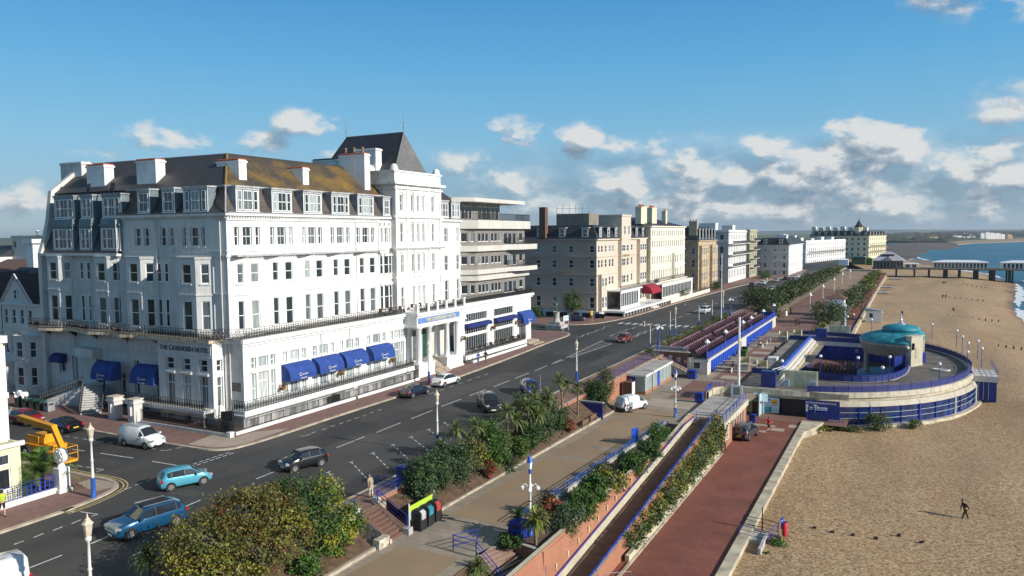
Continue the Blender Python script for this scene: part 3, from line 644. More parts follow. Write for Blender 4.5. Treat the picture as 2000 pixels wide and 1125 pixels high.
for o_ in (.28, .55):
    pts = []
    for i, p in enumerate(c):
        a = Vector((*c[max(0, i-1)], 0)); d = (Vector((*c[min(len(c)-1, i+1)], 0))-a).normalized(); pts.append((p[0]+d.y*o_, p[1]-d.x*o_))
    my.strip([(x, y, .006) for x, y in pts], [(x+.0, y+.0, .006) for x, y in [(p[0]+.09*(Vector((*c[min(len(c)-1, i+1)], 0))-Vector((*c[max(0, i-1)], 0))).normalized().y, p[1]-.09*(Vector((*c[min(len(c)-1, i+1)], 0))-Vector((*c[max(0, i-1)], 0))).normalized().x) for i, p in enumerate(pts)]], 'marking_yellow')
kind(my.build('road_markings'))
for (x0, y0, x1, y1, rz) in ((-47.2, 36.9, -44.8, 38.2, .1), (-38.4, 43.8, -36.8, 44.8, .2), (-47.5, 66, -45.2, 90, 0), (-40, 100, -38.2, 118, 0), (-60, 39.3, -57, 40.6, 0)):
    b = MB(); b.cbox(((x0+x1)/2, (y0+y1)/2, -.022), (x1-x0, y1-y0, .05), 'asphalt_patch' if 'asphalt_patch' in MATS else M('asphalt_patch', (.062, .058, .054), .85, .3, 4, world=True).name, rz); kind(b.build('road'))
# ================================================================== the big white hotel
H = thing('seafront_hotel', 'large white stucco corner hotel with slate mansard roof, tower and blue awnings', 'hotel', (-60, 54.75, 0))
WS, OW = 'white_stucco', 'old_white_stucco'
FR = radians(90)
def F_(X, w=0): return frame((X, 0, 0), FR)         # u = world Y, w into building (-X)
def S_(Y): return frame((0, Y, 0), 0)               # u = world X, w into building (+Y)
WCOUNT = [0]
def hw(T, u0, u1, z0, z1, w, style='s', gm='window_glass', fm='white_paint', parent=None):
    WCOUNT[0] += 1; return window(parent or H, T, u0, u1, z0, z1, w, style, fm, gm, pane=True)
def dormer(parent, T, u0, u1, z0, z1, w0, depth, wins, fm='white_paint', cheek='lead_grey', head='lead_flash', gm='window_glass'):
    """box dormer; wins = list of (u0,u1,style)"""
    b = MB(T)
    b.box(u0, w0, z0, u1, w0+depth, z1, cheek)
    b.box(u0-.12, w0-.18, z1, u1+.12, w0+depth, z1+.16, head); b.box(u0-.05, w0-.08, z1-.22, u1+.05, w0+.02, z1-.002, head)
    b.box(u0-.05, w0-.1, z0-.08, u1+.05, w0+.05, z0+.04, fm)
    for x in (u0, u1-.12): b.box(x, w0-.05, z0+.04, x+.12, w0-.002, z1-.22, fm)
    o = b.build('dormer', parent)
    for a, c, st in wins: window(o, T, a, c, z0+.12, z1-.3, w0-.012, st, fm, gm, pane=False)
    return o
def quoin_band(b, T, u0, u1, z, pr, h, m, dent=False):
    b.T = T; b.box(u0, -pr, z, u1, .05, z+h, m)
    if dent:
        n = int((u1-u0)/.34)
        for i in range(n): u = u0+(i+.2)*(u1-u0)/n; b.box(u, -pr*.8, z-.17, u+.16, .02, z-.002, m)
def bay(parent, T, ua, ub, cut, proj, z0, z1, rows, m, wstyle='s', front=1, gm='window_glass', side=(True, True), ratio=.52, cap=True, win=None):
    """canted bay: facets with one window each; rows = [(z0,z1)]"""
    P = [(ua, 0), (ua+cut, -proj), (ub-cut, -proj), (ub, 0)]; mb = MB(); frames = []
    for (a, c) in zip(P, P[1:]):
        d = Vector((c[0]-a[0], c[1]-a[1], 0)); Ln = d.length; ang = atan2(d.y, d.x)
        frames.append((T @ Matrix.Translation((a[0], a[1], 0)) @ Matrix.Rotation(ang, 4, 'Z'), Ln))
    k = 0
    for i, (Tf, Ln) in enumerate(frames):
        mb.T = Tf
        if i == 1:
            nw = front; ww = min(1.25, Ln*.62) if nw == 1 else Ln*.3; ops = []
            for q in range(nw):
                c = Ln*(q+.5)/nw
                for r in rows: ops.append((c-ww/2, c+ww/2, r[0], r[1]))
        else:
            ww = Ln*ratio; ops = [(Ln/2-ww/2, Ln/2+ww/2, r[0], r[1]) for r in rows] if side[0 if i == 0 else 1] else []
        wall(mb, Ln, z0, z1, ops, .18, m)
        for o in ops:
            window(parent, Tf, o[0], o[1], o[2], o[3], .16, wstyle, 'white_paint', gm); WCOUNT[0] += 1
            mb.box(o[0]-.12, -.1, o[2]-.14, o[1]+.12, .02, o[2]-.01, m)
        for z in sorted({z1-.25, *[r[1]+.55 for r in rows]}): mb.box(-.03, -.09, z, Ln+.03, .0, z+.14, m)
    mb.T = T
    if cap: mb.add([(p[0], p[1]-(.08 if 0 < i < 3 else 0), z1+.0) for i, p in enumerate(P)], [(0, 1, 2, 3)], m)
    return mb
# ---- front, upper storeys (plane X=-60) ----
T = F_(-60); ops = []
tops = [(55.75, 59.17), (60.61, 63.96), (65.41, 68.68), (70.18, 73.61), (74.97, 78.42)]
for a, c in tops:
    m_ = (a+c)/2; ops += [(a, a+.6, 17.5, 19.45), (m_-.62, m_+.62, 17.5, 19.45), (c-.6, c, 17.5, 19.45)]
ops += [(79.75, 80.15, 17.5, 19.4), (80.6, 81.25, 17.5, 19.4), (81.55, 81.85, 17.5, 19.4)]
b = MB(T); wall(b, 82.1, 8.4, 20.9, ops, .28, WS, u0=54.75)
for o in ops:
    hw(T, *o, .26, 's1' if o[1]-o[0] > 1 else 's')
    b.box(o[0]-.08, -.08, o[2]-.12, o[1]+.08, .02, o[2]-.01, WS)
b.box(54.65, -.4, 20.55, 82, .05, 20.8, WS); quoin_band(b, T, 54.7, 79.3, 20.48, .25, .07, WS, True)
b.box(54.7, -.14, 20.1, 79.3, 0, 20.2, WS)
b.box(54.72, -.12, 16.95, 79.2, 0, 17.08, WS)
b.box(79.3, -.10, 16.3, 82.0, 0, 16.8, WS); b.box(79.3, -.10, 12.4, 82.0, 0, 12.9, WS)
for z in (20.1, 16.2, 12.3):
    for u in (79.5, 80.4, 81.4): b.box(u, -.3, z-.35, u+.18, -.0, z, WS)
b.build('wall', H)
cb = MB(T); cb.box(55.1, -1.02, 16.45, 79.4, .0, 16.62, 'lead_flash'); cb.box(54.7, -.16, 16.4, 55.1, 0, 16.6, WS); cb.build('cornice', H)
for k in range(5):
    ua = 55.2+4.84*k
    bb = bay(H, T, ua, ua+4.65, 1.45, .85, 8.4, 16.5, [(9.05, 12.0), (13.75, 15.75)], WS, 's', gm='window_glass', side=(True, False), ratio=.36)
    bb.build('bay', H)
ops = [(79.55, 80.0, z0, z1) for z0, z1 in ((13.6, 15.7), (9.05, 12))]+[(80.4, 81.2, z0, z1) for z0, z1 in ((13.6, 15.7), (9.05, 12))]+[(81.45, 81.85, z0, z1) for z0, z1 in ((13.6, 15.7), (9.05, 12))]
b = MB(T)
for o in ops: b.box(o[0]-.1, -.12, o[2]-.15, o[1]+.1, 0, o[2], WS); b.box(o[0]-.12, -.22, o[3]+.1, o[1]+.12, 0, o[3]+.28, WS); b.box(o[0], -.03, o[2], o[1], -.004, o[3], 'window_glass'); b.box(o[0], -.06, (o[2]+o[3])/2, o[1], -.032, (o[2]+o[3])/2+.08, 'white_paint')
b.build('window_surround', H)
# mansard and dormers, front
def mansard(b, T, u0, u1, z0, z1, w0, w1, m, n=6, ex0=0, ex1=0):
    """bell-cast slope from (w0,z0) to (w1,z1)"""
    P = []
    for i in range(n+1): t = i/n; P.append((w0+(w1-w0)*(1-(1-t)**2.2), z0+(z1-z0)*t))
    for (a, c) in zip(P, P[1:]): b.T = T; b.quad((u0+(a[0]-w0)*ex0, a[0], a[1]), (u1-(a[0]-w0)*ex1, a[0], a[1]), (u1-(c[0]-w0)*ex1, c[0], c[1]), (u0+(c[0]-w0)*ex0, c[0], c[1]), m)
    return P
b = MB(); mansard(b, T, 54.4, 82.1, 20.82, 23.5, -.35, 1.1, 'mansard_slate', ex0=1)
b.T = T; b.box(55.6, .95, 23.5, 82.1, 1.3, 23.66, 'lead_flash'); b.box(54.6, -.42, 20.8, 82, -.3, 20.92, 'lead_grey')
b.build('mansard', H)
for a, c in ((55.96, 59.05), (60.84, 63.81), (65.62, 68.63), (70.33, 73.46), (75.1, 78.22)):
    m_ = (a+c)/2; dormer(H, T, a, c, 21.0, 23.42, -.1, 1.4, [(a+.2, a+.78, 's'), (m_-.62, m_+.62, 's1'), (c-.78, c-.2, 's')])
dormer(H, T, 80.2, 81.65, 21.0, 23.3, -.1, 1.4, [(80.42, 81.42, 's1')])
# ---- side (plane Y=54.75) upper ----
T = S_(54.75); ops = []
for a, c in ((263, 275), (281, 291), (313, 324), (329, 340), (356, 363), (372, 387), (393, 400)): ops.append((PY(a, 470, 54.75).x, PY(c, 470, 54.75).x, 17.5, 19.45))
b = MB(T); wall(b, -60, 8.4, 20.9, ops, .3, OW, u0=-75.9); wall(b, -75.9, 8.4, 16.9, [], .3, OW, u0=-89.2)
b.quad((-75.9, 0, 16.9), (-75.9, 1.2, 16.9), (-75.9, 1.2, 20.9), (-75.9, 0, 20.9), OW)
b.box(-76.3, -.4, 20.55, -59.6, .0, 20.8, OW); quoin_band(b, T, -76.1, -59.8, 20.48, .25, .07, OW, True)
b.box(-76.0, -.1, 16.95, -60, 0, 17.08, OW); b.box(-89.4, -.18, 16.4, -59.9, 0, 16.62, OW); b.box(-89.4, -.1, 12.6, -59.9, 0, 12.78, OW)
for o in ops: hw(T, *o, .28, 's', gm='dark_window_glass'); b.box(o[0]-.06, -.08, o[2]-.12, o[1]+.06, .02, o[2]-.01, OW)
b.build('wall', H)
for (xa, xb) in ((-88.8, -84.0), (-80.3, -75.5), (-75.1, -70.1), (-67.2, -61.9)):
    big = xa > -68
    bb = bay(H, T, xa, xb, 1.35, 1.15, 8.4, 16.45, [(9.05, 12.0), (13.75, 15.75)], OW, 's', gm='dark_window_glass', side=(True, True), ratio=.45)
    bb.build('bay', H)
b = MB(T)
for xc in (-82.8, -81.6, -68.8, -67.8 if False else -69.9):
    for z0, z1 in ((9.05, 12.0), (13.75, 15.75)):
        b.box(xc-.36, -.06, z0-.12, xc+.36, 0, z0, OW)
        window(H, T, xc-.3, xc+.3, z0, z1, -.004, 's', 'white_paint', 'dark_window_glass')
b.build('sill', H)
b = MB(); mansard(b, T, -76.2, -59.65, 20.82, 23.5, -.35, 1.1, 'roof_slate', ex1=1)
b.T = T; b.box(-76.2, .95, 23.5, -60.9, 1.3, 23.66, 'lead_grey'); b.tube((-60.0+.35, -.35, 20.85), (-61.1, 1.1, 23.6), .07, 'lead_flash', 5)
b.build('mansard', H)
for a, c in ((-72.8, -70.9), (-68.95, -67.1), (-65.8, -62.3)):
    w_ = [(a+.25, c-.25, 's1')] if c-a < 2.5 else [(a+.25, a+.85, 's'), ((a+c)/2-.6, (a+c)/2+.6, 's1'), (c-.85, c-.25, 's')]
    dormer(H, T, a, c, 21.0, 23.42, -.1, 1.4, w_, cheek='blue_grey_wood', fm='white_paint', gm='dark_window_glass')
# two storey slate front at the left end
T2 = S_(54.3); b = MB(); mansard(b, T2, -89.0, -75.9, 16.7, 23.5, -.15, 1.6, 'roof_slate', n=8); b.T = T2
b.box(-89.4, -.5, 16.45, -75.5, .1, 16.72, OW)
b.add([(-75.9, .1, 16.7), (-75.9, 3, 16.7), (-75.9, 3, 23.5), (-75.9, 1.6, 23.5), (-75.9, .9, 20)], [(0, 1, 2, 3, 4)], 'roof_slate')
b.build('mansard', H)
for a, c in ((-87.3, -83.7), (-82.5, -80.4), (-78.8, -75.6)):
    for z0, z1 in ((17.1, 19.75), (20.6, 23.1)):
        w_ = [(a+.3, a+1.0, 's'), (a+1.1, c-1.1, 's1'), (c-1.0, c-.3, 's')] if c-a > 2.5 else [(a+.35, (a+c)/2-.05, 's'), ((a+c)/2+.05, c-.35, 's')]
        dormer(H, T2, a, c, z0, z1, .15 if z0 < 18 else .45, 1.6, w_, cheek='blue_grey_wood', head='blue_grey_wood' if z0 < 18 else 'lead_grey', gm='dark_window_glass')
    b = MB(T2); b.box(a, .12, 19.75, c, 1.3, 20.55, 'blue_grey_wood'); b.build('apron_panel', H)
# party wall at the far end, with stack
b = MB(); q_ = [(53.9, 0), (53.9, 16.7), (54.5, 18.5), (55.0, 20.5), (55.5, 23.95), (60.3, 27.75), (66, 23.5), (66, 0)]
b.add([(-89.6, y, z) for y, z in q_]+[(-89.0, y, z) for y, z in q_], [tuple(range(8)), tuple(range(8, 16))]+[(i, (i+1) % 8, 8+(i+1) % 8, 8+i) for i in range(8)], OW); b.build('party_wall', H)
# main roofs: slopes up to the ridges at X=-65.6 and Y=60.3
b = MB(); zr = 27.35; e0 = 23.62
b.quad((-61.1, 55.85, e0), (-61.1, 82.0, e0), (-65.6, 82.0, zr), (-65.6, 60.3, zr), 'lichen_slate')
b.quad((-65.6, 60.3, zr), (-65.6, 82.0, zr), (-70.5, 82.0, e0), (-70.5, 65, e0), 'roof_slate'); b.build('roof', H)
b = MB(); b.add([(-89.0, 55.85, e0), (-61.1, 55.85, e0), (-65.6, 60.3, zr), (-89.0, 60.3, zr)], [(0, 1, 2, 3)], 'roof_slate')
b.add([(-89.0, 60.3, zr), (-65.6, 60.3, zr), (-70.5, 65, e0), (-89.0, 65, e0)], [(0, 1, 2, 3)], 'roof_slate'); b.build('roof', H)
M('lichen_tile', (.42, .27, .03), .9, .5, 4, (.25, .17, .06), world=True)
b = MB(); b.tube((-61.1, 55.85, e0+.02), (-65.6, 60.3, zr+.03), .13, 'lichen_tile', 6); b.tube((-65.6, 60.3, zr+.02), (-65.6, 82, zr+.02), .1, 'roof_slate', 5); b.tube((-65.6, 60.3, zr+.02), (-89, 60.3, zr+.02), .1, 'lead_grey', 5); b.build('ridge_tiles', H)
# back walls so the block is closed
b = MB(); b.box(-89.0, 64.9, 0, -70.5, 65.2, e0, OW); b.box(-70.6, 65, 0, -70.3, 99, e0, OW); b.build('wall', H)
def chimney(parent, x0, y0, z0, x1, y1, z1, m=WS, pots=0, cap='terracotta', ridge=None, pot='chimney_pot', capm=None):
    b = MB(); b.box(x0, y0, z0, x1, y1, z1, m); b.box(x0-.1, y0-.1, z1-.28, x1+.1, y1+.1, z1-.1, m)
    if cap:
        n = max(2, int(max(x1-x0, y1-y0)/.32)); lx = (x1-x0) > (y1-y0)
        for i in range(n):
            t = (i+.5)/n
            if lx: b.tube((x0+(x1-x0)*t, y0-.05, z1+.0), (x0+(x1-x0)*t, y1+.05, z1+.0), .15, cap, 6)
            else: b.tube((x0-.05, y0+(y1-y0)*t, z1), (x1+.05, y0+(y1-y0)*t, z1), .15, cap, 6)
    o = b.build('chimney', parent)
    if pots:
        for i in range(pots):
            t = (i+.5)/pots; q = MB(); lx = (x1-x0) > (y1-y0)
            c = (x0+(x1-x0)*t, (y0+y1)/2, z1) if lx else ((x0+x1)/2, y0+(y1-y0)*t, z1)
            q.lathe(c, [(.19, -.05), (.15, .15), (.14, .75), (.19, .85), (.12, .9)], pot, 8); q.build('chimney_pot', o)
    return o
chimney(H, -84.0, 56.6, 23.8, -80.9, 57.8, 26.7); chimney(H, -75.4, 56.6, 23.8, -72.3, 57.8, 26.85)
chimney(H, -91.6, 58.4, 22, -87.6, 59.6, 27.5, OW, cap=None); chimney(H, -65.2, 58.5, 24.0, -62.0, 59.55, 26.45); chimney(H, -64.4, 68.0, 24.2, -62.0, 69.0, 26.3)
chimney(H, -66.0, 79.2, 24.0, -61.9, 80.3, 28.9, pots=3); chimney(H, -66.5, 83.0, 25, -63.0, 84.3, 30.0, cap=None); chimney(H, -70.8, 79.6, 22, -67.0, 80.5, 28.5, cap='purple_slate')
# ---- front ground-floor extension (plane X=-57.5) ----
T = F_(-57.5); ops = []; grp = [(55.05, 58.25), (59.35, 62.76), (63.9, 67.34), (68.37, 71.81), (73.37, 77.02), (78.0, 80.9)]
for a, c in grp:
    m_ = (a+c)/2
    for z0, z1 in ((5.3, 6.45), (1.85, 4.85)): ops += [(a, a+.62, z0, z1), (m_-.68, m_+.68, z0, z1), (c-.62, c, z0, z1)]
    ops += [(a+.2, a+.9, -.9, .9), (m_-.55, m_+.75, -.9, .9)]
b = MB(T); wall(b, 81.1, -1.5, 8.4, ops, .3, WS, u0=54.0)
for a, c in grp:
    b.box(a-.15, -.16, 4.95, c+.15, 0, 5.12, WS); b.box(a-.1, -.05, 6.55, c+.1, 0, 6.66, WS)
    b.box((a+c)/2+2.15, -.035, 5.0, (a+c)/2+2.25, -.0, 7.9, WS)
for o in ops:
    st = 't1' if o[1]-o[0] > 1 and o[2] > 1.5 and o[3] < 5 else ('1' if o[1]-o[0] > 1.2 and o[2] > 5 else 's')
    if o[3] < 1: st = '1'
    hw(T, *o, .28, st, gm='curtained_glass' if o[2] > 1 else 'window_glass')
b.box(54.0-.35, -.42, 8.0, 81.1, .3, 8.44, WS); b.box(54.0-.2, -.2, 7.72, 81.1, 0, 8.0-.002, WS)
b.T = S_(54.0); wall(b, -57.5, -1.5, 8.4, [(-59.2, -57.9, 3.2, 4.1)], .12, OW, u0=-60.4); b.box(-59.2, .1, 3.2, -57.9, .12, 4.1, 'roof_felt')
b.box(-60.4, -.38, 8.0, -57.3, 0, 8.44, OW)
b.build('wall', H)
b = MB(); b.quad((-60.2, 54, 8.4), (-57.5, 54, 8.4), (-57.5, 118.4, 8.4), (-60.2, 118.4, 8.4), 'roof_felt'); b.build('terrace_floor', H)
# terrace over the area, with scroll railing
b = MB(); b.box(-57.5, 52.5, 1.35, -55.9, 80.9, 1.75, WS); b.box(-57.5, 52.4, 1.2, -55.8, 80.9, 1.36, WS)
b.T = F_(-56.1); bo_ = [(53.4+i*1.72, 54.5+i*1.72, -.9, .85) for i in range(16)]; wall(b, 80.9, -1.4, 1.2, bo_, .2, WS, u0=52.5); b.box(53, .16, -.9, 80.5, .2, .85, 'curtained_glass'); b.T = S_(52.5); wall(b, -56.1, -1.4, 1.2, [], .2, OW, u0=-57.5); b.T = None
b.build('terrace', H)
def rail_part(pts, h, style='scroll', m='black_iron', parent=H, step=.34, nm='railing'):
    b = MB(); railing(b, pts, h, m, style, step); return b.build(nm, parent)
rail_part([(-57.4, 52.6, 1.75), (-56.0, 52.6, 1.75), (-56.0, 80.8, 1.75)], .95)
rail_part([(-59.7, 52.3, 8.44), (-57.3, 54.0, 8.44), (-57.25, 80.9, 8.44)], 1.0)
# awnings with lettering
def awning(a, c, zt, zb, X, m='awning_blue', proj=1.25, writing=True, parent=H, T=None, letters=True):
    T = T or F_(X); b = MB(T); n = 7; P = []
    for i in range(n+1): t = i/n*pi/2; P.append((-proj*sin(t)**.9, zb+(zt-zb)*cos(t)))
    P.append((-proj, zb-.28))
    for (p, q) in zip(P, P[1:]): b.quad((a, p[0], p[1]), (c, p[0], p[1]), (c, q[0], q[1]), (a, q[0], q[1]), m)
    for u in (a, c):
        b.add([(u, 0, zb)]+[(u, p[0], p[1]) for p in P[:-1]], [tuple(range(len(P)))], m); b.add([(u, 0, zb), (u, -proj, zb), (u, -proj, zb-.28), (u, 0, zb-.28)], [(0, 1, 2, 3)], m)
    o = b.build('awning', parent)
    if letters:
        Tt = T @ Matrix.Translation(((a+c)/2+.1, -proj-.02, zb+.12)) @ Matrix.Rotation(radians(-8), 4, 'X')
        text('C', Tt @ Matrix.Translation((-.75, 0, -.02)), .5, 'offwhite', parent=o, ext=.01); text('avendish', Tt @ Matrix.Translation((-.42, 0, .05)), .28, 'offwhite', parent=o, ext=.01); text('Restaurant', T @ Matrix.Translation(((a+c)/2-.5, -proj-.02, zb-.2)), .22, 'globe_white', parent=o, ext=.01)
    return o
for k in (1, 2, 3, 4):
    a, c = grp[k]; awning(a-.28, c+.28, 5.15, 3.75, -57.5)
def basket(x, y, z):
    b = MB(); rr = random.Random(int(y*10)); b.lathe((x, y, z-.25), [(.02, -.2), (.28, 0), (.3, .08)], 'wood_brown', 8)
    for i in range(110):
        a = rr.uniform(0, 6.3); r = rr.uniform(0, .5); p = Vector((x+cos(a)*r, y+sin(a)*r, z-rr.uniform(-.25, .5)*(.4+r))); d = Vector((rr.uniform(-1, 1), rr.uniform(-1, 1), rr.uniform(-1, 1))).normalized()*.1; e = d.orthogonal().normalized()*.07
        b.quad(p-d, p-e, p+d, p+e, rr.choice(('leaf_olive', 'leaf_green', 'flower_red', 'leaf_yellow')))
    b.tube((x-.35, y, z+.5), (x, y, z+.45), .02, 'black_iron', 4); b.tube((x, y, z+.45), (x, y, z), .012, 'black_iron', 3)
    return b
for y, z, l in ((58.75, 3.0, 'flower basket hanging left of the first seafront awning of the white hotel'), (67.9, 3.0, 'flower basket hanging between the second and third seafront awnings'), (77.8, 3.0, 'flower basket hanging right of the fourth seafront awning'),
             (95.2, 3.6, 'flower basket hanging between the columned porch and the first striped dining room window'), (104.2, 4.1, 'flower basket hanging between the two wide dining room windows'), (112.6, 4.1, 'flower basket hanging beside the last blue awning of the hotel')):
    tag(basket(-57.0, y, z).build('hanging_basket'), l, 'hanging basket', 'flower baskets hanging on the hotel front')
# street area railing on low white wall
def area(y0, y1, X=-54.9, lab=''):
    r = thing('area_railing', lab, 'railing', (X, y0, .1)); b = MB(); b.prism([(X-.16, y0), (X+.16, y0), (X+.16, y1), (X-.16, y1)], -1.2, .42, WS); b.build('low_wall', r)
    b = MB(); railing(b, [(X, y0+.2, .4), (X, y1-.2, .4)], 1.0, 'black_iron', 'bars', .17); b.build('railing', r); return r
area(50.3, 67.6, lab='black spiked railing on a low white wall, seafront side of the hotel corner'); area(68.0, 80.4, lab='black spiked railing on a white wall running up to the columned hotel porch')
b = MB(); b.quad((-57.5, 50.3, -1.2), (-54.9, 50.3, -1.2), (-54.9, 82, -1.2), (-57.5, 82, -1.2), 'grey_slabs'); kind(b.build('area_floor'))
# ---- sign block on the side street ----
T = S_(52.4); ops = []
for a, c in ((-66.62, -65.41), (-64.21, -63.03), (-61.8, -60.66)): ops += [(a, c, 5.15, 6.4), (a, c, 1.6, 4.75), (a+.1, c-.1, -1.2, .7)]
b = MB(T); wall(b, -59.9, -1.5, 8.3, ops, .32, OW, u0=-67.7)
for o in ops: hw(T, *o, .3, 't1' if o[2] < 2 else 's', gm='dark_window_glass' if o[2] > 2 else 'window_glass')
for a, c in ((-66.62, -65.41), (-64.21, -63.03), (-61.8, -60.66)): b.box(a-.25, -.22, 4.85, c+.25, 0, 5.0, OW); b.box(a-.15, -.08, 5.02, c+.15, 0, 5.13, OW)
b.box(-67.85, -.1, 7.95, -59.8, 0, 8.05, OW); b.box(-67.7, -.06, 6.6, -59.9, 0, 6.68, OW)
b.T = F_(-59.9); wall(b, 54.0, -1.5, 8.3, [(52.9, 53.6, 1.7, 4.7), (52.9, 53.6, 5.2, 6.4)], .3, WS, u0=52.4)
b.T = None; b.box(-67.7, 52.4, 8.25, -59.9, 54.75, 8.3, 'roof_felt'); b.build('wall', H)
hw(F_(-59.9), 52.9, 53.6, 1.7, 4.7, .28, 't'); hw(F_(-59.9), 52.9, 53.6, 5.2, 6.4, .28, 's')
b = MB(T); b.box(-67.6, -.04, 6.9, -60.1, .0, 7.9, OW); sg = b.build('sign', H)
text('THE CAVENDISH HOTEL', T @ Matrix.Translation((-67.35, -.06, 7.15)), .66, 'letter_dark', parent=sg, sx=.98, weight=.012)
# ground floor of the side beyond the sign block
T = S_(54.4); ops = [(-87.3, -86.1, 2.9, 4.9), (-84.9, -83.9, 2.2, 5.0), (-79.9, -78.9, 1.2, 4.4) if False else (-80.6, -79.3, 2.3, 4.9), (-74.2, -73.4, 1.4, 5.2), (-76.6, -75.6, 1.4, 3.6), (-76.8, -75.4, -1.3, .8), (-72.9, -71.9, -1.3, .8), (-70.6, -69.5, 1.6, 4.2), (-69.2, -68.2, 1.6, 4.2)]
b = MB(T); wall(b, -67.7, -1.5, 8.4, ops, .35, OW, u0=-89.2)
for z in (5.9, 6.15, 7.3): b.box(-89.2, -.08, z, -67.7, 0, z+.1, OW)
for i, x in enumerate((-88.8, -84.0, -80.3, -75.5, -75.1, -70.1)):
    for k in range(4): b.box(x-.18, -.25-k*.3, 8.0-k*.0-(.9-k*.22), x+.18, -.0-k*.0, 8.1, OW)
b.build('wall', H)
for o in ops:
    if o[0] == -80.6: continue
    hw(T, *o, .33, 't1' if o[1]-o[0] > .9 else 't', gm='dark_window_glass')
b = MB(T); b.box(-80.6, .3, 2.3, -79.3, .34, 4.9, 'black_iron'); b.build('door', H)
b = MB(T); b.box(-82.6, -1.1, 5.2, -79.6, 0, 6.2, OW); b.build('porch_hood', H)
# long rust-stained balcony following the bays
pts = [(-89.9, 52.6), (-88.6, 52.2), (-86.5, 51.7), (-84.2, 52.2), (-82.8, 52.9), (-80.6, 52.4), (-78, 51.8), (-75.6, 52.3), (-74.8, 52.4), (-72.6, 51.7), (-70.3, 52.2), (-68.6, 52.0), (-67.7, 51.9), (-59.75, 51.9), (-59.7, 54.2)]
pts = arc(pts[:12], 2)+pts[12:]
b = MB(); b.prism(pts+[(-59.9, 54.8), (-89.9, 54.8)], 8.12, 8.44, 'rusty_stucco', 'roof_felt'); bo = b.build('balcony', H)
b = MB(); railing(b, [(x, y+.06, 8.44) for x, y in pts], 1.02, 'black_iron', 'scroll', .36); b.build('railing', bo)
# little dark balcony and its railing in front of the sign block, area railing, gate piers
b = MB(); b.box(-73.0, 51.2, 1.35, -59.9, 52.4, 1.65, OW); b.tube((-59.9, 51.2, -1), (-59.9, 51.2, 1.4), .12, OW, 6); bo = b.build('balcony', H)
b = MB(); railing(b, [(-73.0, 52.3, 1.65), (-73, 51.25, 1.65), (-59.9, 51.25, 1.65)], .95, 'black_iron', 'scroll', .34); b.build('railing', bo)
r = thing('area_railing', 'black spiked railing on a low white wall along the side street by the hotel corner', 'railing', (-61, 49.7, .1)); b = MB(); b.prism([(-67, 49.5), (-67, 49.8), (-54.8, 49.8), (-54.8, 49.5)], -1.2, .4, OW); b.cbox((-54.85, 49.7, .25), (.5, .5, .7), WS); b.build('low_wall', r)
b = MB(); railing(b, [(-67, 49.65, .4), (-54.9, 49.65, .4), (-54.9, 50.2, .4)], 1.05, 'black_iron', 'bars', .17); b.build('railing', r)
for x, l in ((-71.2, 'white stucco gate pier with moulded cap, left of the two by the hotel side entrance'), (-68.2, 'white stucco gate pier with moulded cap, right of the two by the hotel side entrance')):
    b = MB(); b.cbox((x, 49.9, 1.0), (.95, .95, 2.0), OW); b.cbox((x, 49.9, 2.05), (1.25, 1.25, .16), OW); b.cbox((x, 49.9, 2.23), (1.05, 1.05, .2), OW); b.cbox((x, 49.9, 2.4), (1.2, 1.2, .12), 'beige_concrete'); b.cbox((x, 49.35, 1.25), (.3, .2, .9), OW)
    tag(b.build('gate_pier'), l, 'gate pier', 'white gate piers by the hotel side entrance')
awning(-78.3, -75.0, 5.1, 3.5, 0, 'awning_blue', 1.3, T=S_(53.4)); awning(-71.9, -68.2, 5.2, 3.6, 0, 'awning_blue', 1.3, T=S_(53.4)); awning(-87.7, -85.7, 5.2, 4.5, 0, 'awning_navy', .9, T=S_(54.3), letters=False)
# corner steps from the pavement up to the terrace (dark iron) and the side entrance stair
def stair(name_parent, x0, y0, z0, x1, y1, z1, wd, n, m_t, m_s, edge=None, nm='steps'):
    b = MB(); d = Vector((x1-x0, y1-y0, 0)); L_ = d.length; d.normalize(); q = Vector((-d.y, d.x, 0))*wd/2
    for i in range(n):
        a = Vector((x0, y0, 0))+d*(L_*i/n); c = Vector((x0, y0, 0))+d*(L_*(i+1)/n); z = z0+(z1-z0)*(i+1)/n
        P = [a-q, c-q, c+q, a+q]; b.prism([(p.x, p.y) for p in P], min(z0, z-.5), z, m_s, m_t)
        if edge: a2 = a-d*.04; b.prism([(p.x, p.y) for p in (a2-q*1.03, a2-q*1.03+d*.08, a2+q*1.03+d*.08, a2+q*1.03)], z-.05, z+.01, edge)
    return b.build(nm, name_parent)
st = stair(H, -56.0, 50.4, .1, -58.0, 52.3, 1.7, 1.2, 9, 'black_iron', 'black_iron')
b = MB(); railing(b, [(-55.3, 50.6, .2), (-57.6, 52.5, 1.75)], .95, 'black_iron', 'bars', .2); railing(b, [(-56.6, 49.9, .2), (-58.6, 51.9, 1.75)], .95, 'black_iron', 'bars', .2); b.build('handrail', st)
st = stair(H, -75.3, 50.0, .1, -78.9, 52.9, 2.3, 1.9, 12, 'black_iron', OW, OW)
b = MB(); railing(b, [(-74.7, 50.8, .2), (-78.2, 53.7, 2.4)], 1.0, 'black_iron', 'scroll', .3); railing(b, [(-76.0, 49.2, .2), (-79.6, 52.1, 2.4), (-84.5, 50.3, .6)], 1.0, 'black_iron', 'scroll', .3); b.build('handrail', st)
b = MB(); b.prism([(-84.8, 50.2), (-79.6, 52.0), (-79.2, 54.4), (-84.8, 54.4)], -.2, lambda x, y: 2.25 if x > -80 else .4, OW); b.box(-80.9, 52.6, 0, -78.6, 54.4, 2.28, OW); b.build('landing', H)
